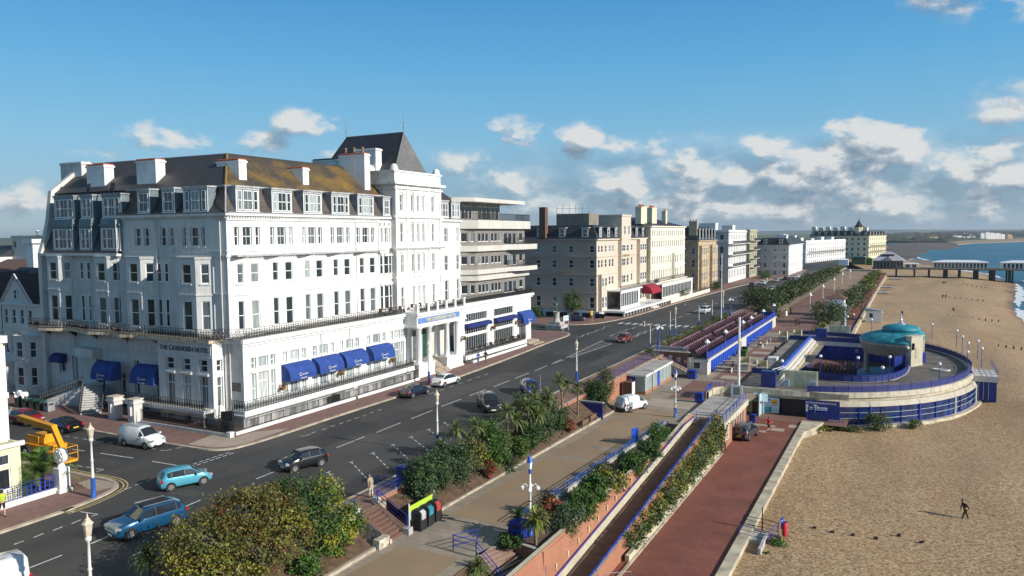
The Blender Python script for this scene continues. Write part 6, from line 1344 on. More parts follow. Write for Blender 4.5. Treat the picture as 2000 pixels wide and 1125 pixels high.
def car(kind_, name, label, paint, loc, rz, cat='car', group=None, rim='rim', roof=None, rack=False, simple=False, plate='plate_yellow', open_top=False):
    P = PROF[kind_]; Ln, W = P['L'], P['W']; st = P['st']; t = thing(name, label, cat, loc, rz, group); T = wm(t)
    hw_ = W/2; n = len(st); rings = []
    for i, (f, zb, zt) in enumerate(st):
        x = -Ln/2+Ln*f; pin = .84 if i in (0, n-1) else (.96 if i in (1, n-2) else 1.0); w_ = hw_*pin
        wb = w_*.95; wr = lerp(wb, w_*.74, min(1, max(0, (zt-zb)/.5))); lo = .26 if 0 < i < n-1 else .3
        rings.append([(x, w_*.93, lo), (x, w_, lo+.14), (x, w_, lerp(lo, zb, .72)), (x, wb, zb), (x, wr, max(zb, zt-.06) if zt > zb+.1 else zb+.005), (x, wr*.72, zt), (x, 0, zt+.025)])
    b = MB(T); vs = []
    for r in rings: vs += r+[(p[0], -p[1], p[2]) for p in reversed(r[:-1])]
    k = 13; fs = []
    for i in range(n-1):
        for j in range(k-1): fs.append((i*k+j, i*k+j+1, (i+1)*k+j+1, (i+1)*k+j))
        fs.append((i*k+k-1, i*k, (i+1)*k, (i+1)*k+k-1))
    fs.append(tuple(range(k))); fs.append(tuple(range((n-1)*k, n*k))); b.add(vs, fs, paint, True)
    wx = (-Ln/2+Ln*.175, -Ln/2+Ln*.815); wr_ = .31 if kind_ not in ('suv', 'bigvan') else .35
    for x in wx:
        for s in (-1, 1): b.lathe((0, 0, 0), [(.001, 0), (.001, .001)], 'black_plastic', 3); b.add([(x+cos(2*pi*i/14)*(wr_+.07), s*(hw_+.004), wr_+sin(2*pi*i/14)*(wr_+.07)) for i in range(14)], [tuple(range(14))], 'black_plastic')
    b.box(-Ln/2-.01, -hw_*.8, .28, -Ln/2+.06, hw_*.8, .5, 'black_plastic' if kind_ in ('suv', 'van') else paint); b.box(Ln/2-.05, -hw_*.7, .26, Ln/2+.012, hw_*.7, .42, 'black_plastic')
    if roof: b.box(-Ln*.28, -hw_*.55, st[4][2]+.005, Ln*.08, hw_*.55, st[4][2]+.035, roof)
    b.build('body', t)
    def P3(i, v, s, o=.012):          # v: 0 belt .. 1 roof
        r = rings[i]; a = Vector(r[3]); c = Vector(r[4]); p = a.lerp(c, v); return Vector((p.x, s*(p.y+o), p.z))
    g = MB(T); a, c = P['sg']
    for s in (-1, 1):
        for i in range(a, c):
            v0 = .06; q = [P3(i, v0, s), P3(i+1, v0, s), P3(i+1, .93, s), P3(i, .93, s)]
            if i == a: q[0] = q[0].lerp(q[1], .25 if kind_ not in ('van', 'bigvan') else .1); q[3] = q[3].lerp(q[2], .12)
            if i+1 == c: q[1] = q[1].lerp(q[0], .22); q[2] = q[2].lerp(q[3], .1)
            g.poly(q, 'car_glass')
    def cross(i, j, f0=.08, f1=.92):
        A = rings[i]; B = rings[j]; nrm = Vector((B[5][2]-A[5][2], 0, -(B[5][0]-A[5][0]))).normalized(); 
        if nrm.z < 0: nrm = -nrm
        o = nrm*.03; up = [(4, .93), (5, 1), (6, 1)]
        pa = [Vector((A[4][0], A[4][1]*.9, A[4][2])), Vector((A[6][0], 0, A[6][2]))]; pb = [Vector((B[4][0], B[4][1]*.92, B[5][2]-.02)), Vector((B[6][0], 0, B[6][2]))]
        for s in (-1, 1):
            q = [Vector((v.x, v.y*s, v.z)) for v in (pa[0].lerp(pb[0], f0), pa[1].lerp(pb[1], f0), pa[1].lerp(pb[1], f1), pa[0].lerp(pb[0], f1))]; g.poly([v+o for v in q], 'car_glass')
    cross(P['wg'][1], P['wg'][0])
    if P['rg']: cross(*P['rg'])
    g.build('window', t)
    if not simple:
        b = MB(T)
        for i in P['pil']:
            for s in (-1, 1): p, q = P3(i, 0, s, .02), P3(i, 1, s, .02); b.tube(p, q, .035, 'black_plastic', 4)
        for s in (-1, 1): b.cbox((Ln*.5*.36 if kind_ not in ('van', 'bigvan') else Ln*.26, s*(hw_+.10), st[6][1]+.08), (.14, .2, .14), paint)
        b.build('mirror', t)
    for x in wx:
        for s in (-1, 1):
            w_ = MB(T); c = (x, s*(hw_-.1), wr_); y0, y1 = s*(hw_-.18), s*(hw_+.015)
            w_.tube((x, y0, wr_), (x, y1, wr_), wr_, 'tyre', 18); wo = w_.build('wheel', t)
            if not simple:
                w_ = MB(T); w_.tube((x, y1-.01*s, wr_), (x, y1+.012*s, wr_), wr_*.64, rim, 14)
                for q in range(5): an = 2*pi*q/5+.3; w_.tube((x+cos(an)*wr_*.2, y1+.013*s, wr_+sin(an)*wr_*.2), (x+cos(an)*wr_*.56, y1+.013*s, wr_+sin(an)*wr_*.56), .028, 'black_plastic', 3)
                w_.build('rim', wo)
    for s in (-1, 1):
        b = MB(T); b.cbox((Ln/2-Ln*.045, s*hw_*.72, st[7][1]*.86), (Ln*.075, .34, .15), 'head_glass', -s*.45); b.build('headlight', t)
        b = MB(T); b.cbox((-Ln/2+.06, s*hw_*.83, st[1][1]*.88), (.16, .24, .2), 'red_light', s*.3); b.build('tail_light', t)
    b = MB(T); b.box(-Ln/2-.022, -.26, .52, -Ln/2-.0, .26, .63, plate); b.build('number_plate', t); b = MB(T); b.box(Ln/2+.0, -.26, .34, Ln/2+.022, .26, .45, 'plate_white'); b.build('number_plate', t)
    if rack:
        b = MB(T)
        for s in (-1, 1): b.tube((-Ln*.32, s*hw_*.62, st[3][2]+.07), (Ln*.1, s*hw_*.62, st[4][2]+.06), .03, 'metal', 4)
        if rack == 2:
            for k in range(5): x = -Ln*.3+k*Ln*.09; b.tube((x, -hw_*.62, st[3][2]+.12), (x, hw_*.62, st[3][2]+.12), .025, 'metal', 4)
        b.build('roof_rack', t)
    return t
def heading(a, c): p = G(*a); q = G(*c); return atan2(q.y-p.y, q.x-p.x)
def at(px, py, z=0): p = G(px, py, z); return (p.x, p.y, z)
carpaint('paint_lightblue', (.10, .42, .55), .25); carpaint('paint_petrol', (.01, .085, .19), .3); carpaint('paint_black', (.008, .008, .010)); carpaint('paint_darkblue', (.015, .04, .24), .2)
carpaint('paint_white', (.70, .71, .71)); carpaint('paint_red', (.28, .012, .02), .2); carpaint('paint_silver', (.42, .43, .45), .4); carpaint('paint_grey', (.06, .065, .07), .3); carpaint('paint_rust', (.22, .035, .02), .2); carpaint('paint_navy', (.012, .016, .045), .2); carpaint('paint_green', (.02, .08, .05), .2)
car('hatch', 'car', 'light blue three-door hatchback driving across the junction mouth', 'paint_lightblue', (-47.5, 38.6, 0), radians(66))
car('suv', 'car', 'dark petrol blue crossover with black roof driving towards the camera', 'paint_petrol', (-42.4, 31.5, 0), radians(-101), roof='black_plastic', rim='rim', rack=1, plate='plate_yellow')
car('hatch', 'car', 'small black five-door hatchback driving down the middle of the seafront road', 'paint_black', (-42.6, 45.9, 0), radians(-110))
car('suv', 'car', 'black crossover with silver roof rails parked at an angle by the shrubs', 'paint_black', (-39.1, 70.2, 0), radians(-48), rack=1)
car('mpv', 'car', 'dark blue car parked at an angle behind the palms', 'paint_darkblue', (-38.6, 79.2, 0), radians(-50))
car('van', 'van', 'small white van with roof bars parked on the side street kerb', 'paint_white', (-60.0, 44.5, 0), radians(2), cat='van', rack=2)
car('hatch', 'car', 'dark red hatchback parked at the far left on the side street', 'paint_red', (-77.6, 44.8, 0), radians(0), plate='plate_yellow')
car('coupe', 'car', 'black coupe with silver roof line parked behind the red hatchback', 'paint_black', (-71.8, 44.7, 0), radians(180), rim='rim')
car('saloon', 'car', 'silver car half hidden behind the red hatchback at the left edge', 'paint_silver', (-82.8, 44.8, 0), radians(0))
car('coupe', 'car', 'black open sports car parked behind the white rounded car', 'paint_navy', (-50.3, 72.7, 0), radians(86))
car('beetle', 'car', 'white rounded car parked outside the columned hotel porch', 'paint_white', (-50.4, 79.6, 0), radians(86))
car('hatch', 'car', 'rusty red car with black bonnet driving by the hatched road markings', 'paint_rust', (-42.7, 124.2, 0), radians(-96))
car('suv', 'car', 'white car just beyond the zebra crossing', 'paint_white', (-41.3, 176.5, 0), radians(-93))
car('van', 'van', 'small white van parked on the tan promenade by the kiosk', 'paint_white', (-28.2, 84.9, zm(85)), radians(70), cat='van')
car('suv', 'car', 'dark green estate with silver roof rack parked by the toilet block doors', 'paint_grey', (-15.9, 88.4, -4.7), radians(82), rack=2, plate='plate_yellow')
t = car('bigvan', 'van', 'white van with swirl lettering cut off by the lower left corner of the picture', 'paint_white', (*(G(42, 1082, 2.0)+Vector((-.6, -2.5, 0)))[:2], 0), radians(-103), cat='van', rack=1)
Tv = wm(t) @ frame((-2.6, -.985, 0), 0); text('FLOW', Tv @ Matrix.Translation((.3, -.0, 1.25)), .75, 'copper_patina', parent=t, ext=.004); text('FLOW', wm(t) @ Matrix.Translation((2.6, .985, 1.25)) @ Matrix.Rotation(pi, 4, 'Z'), .75, 'copper_patina', parent=t, ext=.004)
far_ = [((-40.6, 236), 'black car driving beyond the seating terrace', 'paint_black', -93, 'saloon'), ((-46.5, 268), 'dark grey car parked by the striped cafe canopy', 'paint_grey', 88, 'suv'), ((-45.4, 282), 'white car parked beyond the striped cafe canopy', 'paint_white', 88, 'hatch'),
        ((-43.2, 297), 'silver car parked outside the white corner house', 'paint_silver', 86, 'saloon'), ((-41.5, 311), 'black car parked outside the white corner house', 'paint_black', 84, 'hatch'), ((-39.4, 326), 'white car parked along the far pavement', 'paint_white', 83, 'saloon'),
        ((-37.6, 252), 'white car half hidden behind the dark shrubs', 'paint_white', 91, 'saloon'), ((-36.4, 300), 'silver van beyond the dark shrubs', 'paint_silver', 91, 'van'), ((-36.0, 330), 'blue car in the far line of traffic', 'paint_darkblue', 91, 'hatch'), ((-35.3, 352), 'black car farthest along the road', 'paint_black', 91, 'saloon'),
        ((-62, 149.5), 'dark car parked by the beige hotel forecourt', 'paint_navy', 20, 'hatch')]
for (x, y), l, pm, h, kd in far_: car(kd, 'car', l, pm, (x, y, 0), radians(h), simple=True, group='cars far along the seafront road')
# yellow boom lift behind the corner building
t = thing('boom_lift', 'yellow boom lift with cage parked behind the cream corner building', 'boom lift', (-60.5, 38.9, 0)); Y_ = 'machine_yellow'
b = MB(); b.box(-64.5, 38.0, .45, -61.4, 39.8, 1.2, Y_); b.box(-64.4, 38.2, 1.2, -62.8, 39.6, 1.9, Y_); b.build('chassis', t)
for x in (-64.0, -61.8):
    for y in (37.9, 39.9): w_ = MB(); w_.tube((x, y-.18, .55), (x, y+.18, .55), .55, 'tyre', 18); wo = w_.build('wheel', t); w_ = MB(); w_.tube((x, y-.2, .55), (x, y+.2, .55), .26, 'offwhite', 12); w_.build('rim', wo)
def beam(b, p, q, w_, m): p = Vector(p); q = Vector(q); b.tube(p, q, w_, m, 4, smooth=False)
b = MB(); beam(b, (-66.5, 38.9, 3.0), (-61.0, 38.5, 2.75), .34, Y_); beam(b, (-61.2, 38.5, 2.9), (-59.3, 38.2, .9), .28, Y_); beam(b, (-62, 38.6, 2.3), (-60.8, 38.5, 2.5), .16, 'black_plastic'); b.build('boom', t)
b = MB(); b.box(-60.2, 37.4, .35, -58.2, 38.6, .55, Y_); 
for x in (-60.2, -59.2, -58.2):
    for y in (37.4, 38.6): b.tube((x, y, .5), (x, y, 1.65), .035, Y_, 4)
for z in (1.1, 1.65): b.path([(-60.2, 37.4, z), (-58.2, 37.4, z), (-58.2, 38.6, z), (-60.2, 38.6, z), (-60.2, 37.4, z)], .035, Y_, 4)
b.box(-60.1, 37.35, .5, -59.3, 37.42, 1.05, Y_); b.build('cage', t); t.location.x -= 1.9; t.location.z -= .1
# ================================================================== people
import bmesh as _bm
def skin(name, J, E, mat, parent, T, root=0, extra=None):
    bm = _bm.new(); lay = bm.verts.layers.skin.verify(); vs = []
    for i, (p, r) in enumerate(J): v = bm.verts.new(p); v[lay].radius = (r, r) if not isinstance(r, tuple) else r; v[lay].use_root = (i == root); vs.append(v)
    for a, c in E: bm.edges.new((vs[a], vs[c]))
    me = bpy.data.meshes.new(name); bm.to_mesh(me); bm.free(); o = bpy.data.objects.new(name, me); col.objects.link(o)
    o.modifiers.new('s', 'SKIN'); m = o.modifiers.new('d', 'SUBSURF'); m.levels = 1; m.render_levels = 1
    dg = bpy.context.evaluated_depsgraph_get(); dg.update(); me2 = bpy.data.meshes.new_from_object(o.evaluated_get(dg)); bpy.data.objects.remove(o); bpy.data.meshes.remove(me)
    b = MB(T); b.add([v.co for v in me2.vertices], [tuple(p.vertices) for p in me2.polygons], mat, True); bpy.data.meshes.remove(me2)
    if extra: extra(b)
    return b.build(name, parent)
def person(label, loc, rz, top='shirt', legs='trousers', hair='black_plastic', pose='walk', lean=0.0, h=1.74, group=None, sleeve=True, shorts=False, cap=None, long_=False, skin_='skin'):
    t = thing('person', label, 'person', loc, rz, group); T = wm(t) @ Matrix.Scale(h/1.74, 4)
    s = {'walk': .22, 'stand': .04, 'run': .42, 'sit': 0}[pose]; up = lambda p: (p[0]*cos(lean)+(p[2]-.93)*sin(lean), p[1], .93+(p[2]-.93)*cos(lean)-p[0]*sin(lean)) if lean else p
    dz = -.45 if pose == 'sit' else 0
    J = [((0, 0, .93), (.11, .14)), (up((0, 0, 1.10)), (.10, .13)), (up((.01, 0, 1.33)), (.12, .16)), (up((0, 0, 1.49)), .05), (up((.03, 0, 1.60)), (.10, .08)), (up((.02, 0, 1.69)), (.085, .07))]
    ks = .12 if pose != 'run' else .3
    arms = []
    for sd, f in ((1, 1), (-1, -1)):
        a = s*f*.7; bend = .35 if pose == 'run' else .12
        arms.append([up((0, sd*.19, 1.43)), up((-a*.8-.02, sd*.25, 1.16)), up((-a*1.4+bend*.6, sd*.24, .93 if pose != 'run' else 1.08)), up((-a*1.4+bend*.75, sd*.235, .86 if pose != 'run' else 1.1))])
    lg = []
    for sd, f in ((1, 1), (-1, -1)):
        a = s*f
        if pose == 'sit': lg.append([(0, sd*.09, .90), (.42, sd*.12, .90), (.44, sd*.12, .50), (.56, sd*.12, .45)])
        else:
            bk = (.28 if f < 0 else 0) if pose == 'run' else 0
            lg.append([(0, sd*.09, .88), (a*.7+.03, sd*.10, .50), (a*1.3-(.25 if bk else 0), sd*.10, .08+bk), (a*1.3+.15-(.25 if bk else 0), sd*.11, .04+bk*.8)])
    E = [(0, 1), (1, 2), (2, 3), (3, 4), (4, 5)]
    for A in arms: n = len(J); J += [(A[0], .055), (A[1], .042), (A[2], .032), (A[3], .036)]; E += [(2, n), (n, n+1), (n+1, n+2), (n+2, n+3)]
    for A in lg: n = len(J); J += [(A[0], .085), (A[1], .06), (A[2], .042), (A[3], .04)]; E += [(0, n), (n, n+1), (n+1, n+2), (n+2, n+3)]
    if dz: J = [((p[0], p[1], p[2]+dz), r) for p, r in J]
    def fingers(b):
        for k in (0, 1):
            A = arms[k]; e = Vector(A[3])+Vector((0, 0, dz)); d = (Vector(A[3])-Vector(A[2])).normalized(); sd = Vector((1, 0, 0))
            for q in range(4): st_ = e+sd*(q-1.5)*.02; b.tube(st_, st_+d*.05, .009, skin_, 4); b.tube(st_+d*.05, st_+d*.085+Vector((0, -.015 if k == 0 else .015, 0)), .008, skin_, 4)
            b.tube(e+sd*.035, e+sd*.06+d*.03, .01, skin_, 4)
        hd = Vector(up((.03, 0, 1.60)))+Vector((0, 0, dz)); b.tube(hd+Vector((.09, 0, .0)), hd+Vector((.125, 0, -.015)), .014, skin_, 4)
        for y in (-.085, .085): b.tube(hd+Vector((0, y, -.01)), hd+Vector((-.01, y*1.15, .02)), .02, skin_, 4)
    body = skin('body', J, E, skin_, t, T, 0, fingers)
    z = lambda p: (p[0], p[1], p[2]+dz)
    Jt = [(z((0, 0, .92 if not long_ else .62)), (.14, .17)), (z(up((0, 0, 1.10))), (.125, .16)), (z(up((.01, 0, 1.33))), (.14, .18)), (z(up((0, 0, 1.46))), (.075, .09))]; Et = [(0, 1), (1, 2), (2, 3)]
    for A in arms:
        n = len(Jt); e_ = A[2] if sleeve else A[1]; Jt += [(z(A[0]), .075), (z(A[1]), .056)]; Et += [(2, n), (n, n+1)]
        if sleeve: Jt += [(z(A[2]), .045)]; Et += [(n+1, n+2)]
    skin('jacket', Jt, Et, top, t, T)
    Jl = [(z((0, 0, .97)), (.125, .155))]; El = []
    for A in lg:
        n = len(Jl); Jl += [(z(A[0]), .105), (z(A[1]), .075)]; El += [(0, n), (n, n+1)]
        if not shorts: Jl += [(z(A[2]), .055)]; El += [(n+1, n+2)]
    skin('trousers', Jl, El, legs, t, T)
    b = MB(T); hd = Vector(up((.01, 0, 1.64)))+Vector((0, 0, dz)); b.ball(hd, .112, cap or hair, 10, .95)
    if cap: b.cbox(hd+Vector((.12, 0, .0)), (.12, .14, .02), cap)
    b.build('hat' if cap else 'hair', t)
    b = MB(T)
    for A in lg: p = Vector(z(A[2])); q = Vector(z(A[3])); b.tube(p+Vector((-.03, 0, -.03)), q+Vector((.02, 0, .0)), .052, 'black_plastic', 6)
    b.build('shoes', t)
    return t
for nme, c in (('cloth_black', (.015, .015, .017)), ('cloth_red', (.48, .02, .04)), ('cloth_hiviz', (.42, .62, .04)), ('cloth_beige', (.36, .29, .20)), ('cloth_cream', (.62, .56, .44)), ('cloth_blue', (.12, .20, .45)), ('cloth_white', (.65, .65, .65)), ('cloth_navy', (.02, .025, .06)), ('cloth_grey', (.16, .16, .17)), ('cloth_pink', (.5, .22, .25)), ('cloth_brown', (.12, .07, .045)), ('hair_grey', (.35, .34, .33))): M(nme, c, .85, .2, 6)
p = G(725, 975); t = person('elderly person in beige jacket and cream trousers leaning on a walking stick', (p.x, p.y, .12), radians(170), 'cloth_beige', 'cloth_cream', pose='stand', lean=.22, h=1.66, cap='cloth_grey'); st_ = thing('walking_stick', 'thin walking stick held by the person in the beige jacket', 'walking stick', (p.x-.45, p.y+.15, .12)); b = MB(); b.tube((p.x-.45, p.y+.15, .12), (p.x-.22, p.y+.2, 1.0), .018, 'wood_brown', 5); b.build('shaft', st_)
person('person in yellow high-visibility vest, black shorts and cap by the blue railing', (-53.0, 28.7, .12), radians(-20), 'cloth_hiviz', 'cloth_black', pose='walk', h=1.72, sleeve=False, shorts=True, cap='cloth_black')
person('runner in a red top and black shorts on the red brick promenade', (-13.9, 91.6, -4.7), radians(80), 'cloth_red', 'cloth_black', pose='run', h=1.8, sleeve=False, shorts=True)
person('person in black jacket walking bent forward alone on the shingle beach', (4.7, 71.6, -5.2), radians(200), 'cloth_black', 'cloth_black', pose='walk', lean=.3, h=1.8, cap='cloth_grey')
person('person in a pale blue dress outside the hotel terrace', (-54.0, 94.0, .12), radians(100), 'cloth_blue', 'cloth_blue', pose='walk', h=1.68, long_=True); person('person in dark clothes following the pale blue dress outside the hotel terrace', (-53.6, 95.4, .12), radians(95), 'cloth_black', 'cloth_brown', pose='walk', h=1.74)
person('person in white top reading the notice board by the toilet block', (-16.9, 81.9, -4.7), radians(150), 'cloth_white', 'cloth_navy', pose='stand', h=1.7)
person('dark figure standing in the middle of the wide middle promenade', (-19.3, 133.5, -2.2), radians(80), 'cloth_black', 'cloth_black', pose='stand', h=1.76)
person('dark seated figure at the trestle table nearest the cream wall', (-23.2, 117.6, -2.2), radians(180), 'cloth_grey', 'cloth_navy', pose='sit', h=1.72)
person('person in white top sitting at a trestle table beyond the white door', (-23.2, 142.2, -2.2), radians(180), 'cloth_white', 'cloth_navy', pose='sit', h=1.72)
pp = [((-21.6, 178), 'dark pair of walkers beyond the bandstand, left one', 'cloth_black', 'cloth_black'), ((-21.0, 178.6), 'dark pair of walkers beyond the bandstand, right one', 'cloth_brown', 'cloth_black'), ((-26.9, 204), 'person in yellow vest by the dark shrubs on the far promenade', 'cloth_hiviz', 'cloth_navy'),
      ((-25.9, 203), 'person in black beside the yellow vest on the far promenade', 'cloth_black', 'cloth_black')]
for (x, y), l, a, c in pp: person(l, (x, y, -2.2), radians(95), a, c)
q = [((1539, 659), -2.2) , ]
LP = [(1698, 665, 'person in dark red walking on the brick promenade behind the turquoise roof', 'cloth_brown', 'cloth_black'), (1677, 596, 'dark walker left of two on the brick promenade before the white hut', 'cloth_black', 'cloth_navy'), (1683, 600, 'walker in grey right of two on the brick promenade before the white hut', 'cloth_grey', 'cloth_black'), (1682, 607, 'dark walker with bag nearest the white hut', 'cloth_navy', 'cloth_black')]
for x, y, l, a, c in LP: p = G(x, y, -4.3); person(l, (p.x, p.y, -4.45), radians(90), a, c)
rp_ = random.Random(21); cols_ = ['cloth_white', 'cloth_black', 'cloth_pink', 'cloth_navy', 'cloth_red', 'cloth_grey', 'cloth_blue']
nm_ = ['leftmost', 'second', 'third', 'fourth', 'fifth', 'sixth', 'seventh', 'eighth', 'ninth', 'rightmost']
for i in range(10): p = G(1632+i*8.4+rp_.uniform(-2, 2), 566-rp_.uniform(0, 14), -3.9); person('person in the far crowd on the brick promenade, %s of ten' % nm_[i], (p.x, p.y, -3.95), rp_.uniform(0, 6), cols_[i % 7], 'cloth_navy', pose='stand', group='people in the far crowd on the promenade')
for x, y, l, c in ((1841, 584, 'dark figure on the far beach, left of a pair before the sea', 'cloth_black'), (1847, 584, 'dark figure on the far beach, right of a pair before the sea', 'cloth_navy'), (1842, 556, 'dark figure on the beach near the pier, left of a pair', 'cloth_black'), (1846, 556, 'dark figure on the beach near the pier, right of a pair', 'cloth_grey'), (1862, 608, 'person in red sitting on the far beach', 'cloth_red'), (1762, 618, 'dark figure on the shingle behind the bandstand spire', 'cloth_black')):
    p = G(x, y, -5.2); person(l, (p.x, p.y, -5.25), 1.2, c, 'cloth_black', pose='sit' if 'sitting' in l else 'walk')
# ================================================================== lamps, posts, flagpoles
def road_lamp():
    t = thing('street_lamp', 'lamp', 'street lamp', (0, 0, 0)); b = MB(); b.lathe((0, 0, 0), [(.20, 0), (.20, .12), (.17, .2), (.15, 1.35), (.17, 1.4)], 'lamp_blue', 10); b.build('base', t)
    b = MB(); b.lathe((0, 0, 0), [(.11, 1.4), (.12, 1.6), (.095, 1.8), (.085, 2.6), (.12, 2.65), (.075, 2.75), (.065, 4.0), (.13, 4.05), (.16, 4.2), (.08, 4.3)], 'offwhite', 10); b.build('column', t)
    b = MB(); b.lathe((0, 0, 4.3), [(.14, 0), (.21, .55), (.27, .58)], 'lamp_cream', 6, False); b.lathe((0, 0, 4.3), [(.27, .58), (.13, .75), (.12, .82), (.05, .88), (.02, 1.08)], 'lamp_cream', 6, False); b.build('lantern', t); return t
rl = road_lamp()
copies(rl, [((-50.9, 33.7, .12), 0, 'cream lantern lamp post with blue base on the left corner pavement'), ((*G(170, 1003, 5.38)[:2], 0), 0, 'cream lantern lamp post nearest the camera at lower left'), ((-35.1, 54.0, .12), 0, 'cream lantern lamp post with blue base among the marked parking bays'),
            ((-36.1, 87.2, .12), 0, 'cream lantern lamp post with blue base on the pavement above the white van'), ((-52.6, 79.2, .12), 0, 'cream lantern lamp post with dark blue base outside the columned hotel porch'), ((-37.0, 176, .12), 0, 'cream lantern lamp post by the zebra crossing behind the deckchairs'),
            ((-36.5, 134, .12), 0, 'cream lantern lamp post by the near end of the deckchairs'), ((-36.0, 230, .12), 0, 'cream lantern lamp post among the far dark shrubs')], 'cream lantern lamp posts along the seafront road')
def prom_lamp():
    t = thing('promenade_lamp', 'lamp', 'street lamp', (0, 0, 0)); b = MB(); b.lathe((0, 0, 0), [(.24, 0), (.24, .15), (.19, .22), (.17, 1.0), (.2, 1.08)], 'lamp_blue', 8); b.build('base', t)
    b = MB(); b.lathe((0, 0, 0), [(.10, 1.05), (.10, 1.5), (.12, 1.52), (.09, 1.6), (.085, 3.1), (.15, 3.15), (.08, 3.3), (.07, 4.2)], 'offwhite', 10); 
    for z in (1.55, 2.3): b.lathe((0, 0, z), [(.125, 0), (.125, .06)], 'black_iron', 10)
    b.build('column', t)
    for k in range(4):
        a = k*pi/2+.4; c, s = cos(a), sin(a); b = MB(); b.path([(c*.08, s*.08, 3.25), (c*.35, s*.35, 3.5), (c*.5, s*.5, 3.35)], .03, 'offwhite', 5); b.ball((c*.52, s*.52, 3.2), .15, 'globe_white', 10); b.build('globe_arm', t)
    b = MB(); b.lathe((0, 0, 4.15), [(.07, 0), (.1, .1), (.09, .4)], 'lamp_blue', 8); b.lathe((0, 0, 4.5), [(.12, 0), (.19, .45)], 'globe_white', 6, False); b.lathe((0, 0, 4.95), [(.24, 0), (.16, .18), (.13, .3), (.03, .42), (.01, .6)], 'lamp_blue', 8); b.build('lantern', t); return t
pl = prom_lamp()
copies(pl, [((-21.9, 44.8, -1.5), 0, 'white lamp post with four globes and blue lantern nearest the camera'), ((-22.6, 83.2, -2.0), .3, 'white lamp post with four globes and blue lantern at the top of the ramp')], 'globe lamp posts with blue lanterns')
def head_lamp():
    t = thing('promenade_lamp', 'lamp', 'street lamp', (0, 0, 0)); b = MB(); b.lathe((0, 0, 0), [(.2, 0), (.14, .3), (.08, .5), (.07, 3.2)], 'offwhite', 8); b.build('column', t); b = MB(); b.lathe((0, 0, 3.2), [(.08, 0), (.55, .25), (.5, .4), (.2, .5), (.3, .75), (.05, 1.1)], 'globe_white', 8); b.build('lantern', t); return t
hl = head_lamp(); spots = [(1582, 602), (1607, 582), (1629, 566), (1645, 553), (1660, 545)]
copies(hl, [((G(x, y, -2.2).x, G(x, y, -2.2).y, -2.2), 0, 'white hooded lamp post on the far promenade, '+l) for (x, y), l in zip(spots, ('nearest of five', 'second of five', 'third of five', 'fourth of five', 'farthest of five'))], 'white hooded lamp posts on the far promenade')
def triple(x, y, z, lab, hh=3.1):
    t = thing('globe_lamp', lab, 'street lamp', (x, y, z)); b = MB(); b.lathe((x, y, z), [(.26, 0), (.24, .8), (.12, 1.1), (.09, hh)], 'blue_paint', 10); b.build('column', t)
    for k in range(3):
        a = k*2*pi/3+.3; b = MB(); c, s = cos(a), sin(a); b.path([(x, y, z+hh-.2), (x+c*.45, y+s*.45, z+hh-.1)], .03, 'blue_paint', 5); b.ball((x+c*.48, y+s*.48, z+hh+.12), .21, 'globe_white', 10); b.build('globe', t)
    b = MB(); b.ball((x, y, z+hh+.35), .21, 'globe_white', 10); b.build('globe', t); return t
triple(-33.1, 112.2, .95, 'blue post with four white globes at the head of the pale stair'); triple(-34.6, 172, .1, 'blue post with four white globes at the far end of the deckchairs', 3.4)
def terr():
    t = thing('globe_lamp', 'lamp', 'street lamp', (0, 0, 0)); b = MB(); b.lathe((0, 0, 0), [(.13, 0), (.12, 1.0), (.06, 1.1), (.05, 2.35)], 'blue_paint', 8); b.build('column', t)
    for c in ((0, 0, 2.72), (.2, .12, 2.5), (-.2, .12, 2.5), (0, -.22, 2.5)): b = MB(); b.ball(c, .2, 'globe_white', 10); b.build('globe', t)
    return t
copies(terr(), [((-25.65, y, .1), 0, 'blue post with clustered white globes on the terrace railing, %s of six' % l) for y, l in zip((111.4, 124.0, 138.5, 146.5, 160.0, 173.5), ('nearest', 'second', 'third', 'fourth', 'fifth', 'farthest'))], 'clustered globe lamps on the terrace railing')
def glob():
    t = thing('globe_lamp', 'lamp', 'street lamp', (0, 0, 0)); b = MB(); b.lathe((0, 0, 0), [(.09, 0), (.05, .2), (.035, 2.6)], 'blue_paint', 8); b.build('column', t); b = MB(); b.ball((0, 0, 2.78), .22, 'globe_white', 12); b.build('globe', t); return t
gl = [((1527, 745), 'left of the near cream gate'), ((1602, 734), 'behind the near gate'), ((1675, 738), 'on the inner rail left of the stage'), ((1737, 736), 'on the inner rail before the stage'), ((1723, 760), 'on the near outer rail'), ((1834, 752), 'on the right of the near outer rail'), ((1772, 716), 'at the foot of the pylon'), ((1776, 702), 'right behind the stage column'),
      ((1889, 725), 'where the seaward rail turns'), ((1890, 705), 'second on the seaward rail turn'), ((1820, 662), 'right of the turquoise roof, farthest'), ((1868, 677), 'on the far seaward rail, second'), ((1879, 690), 'on the far seaward rail, third'), ((1909, 700), 'at the seaward stair, upper'), ((1917, 717), 'at the seaward stair, lower'), ((1655, 645), 'by the far cream gate, left'), ((1667, 640), 'by the far cream gate, right'), ((1702, 652), 'behind the left edge of the turquoise roof')]
copies(glob(), [((G(x, y, -1.6).x, G(x, y, -1.6).y, -1.6), 0, 'white globe lamp on a slim blue post '+l) for (x, y), l in gl], 'globe lamps round the bandstand deck')
def pole(nm, lab, x, y, z, h, r, m='offwhite', base=None, cat='pole', bh=1.3, cap=True):
    t = thing(nm, lab, cat, (x, y, z)); b = MB(); b.tube((x, y, z), (x, y, z+h), r, m, 10, r*.75); b.build('shaft', t)
    if base: b = MB(); b.tube((x, y, z), (x, y, z+bh), r*1.35, base, 8); b.build('base', t)
    return t
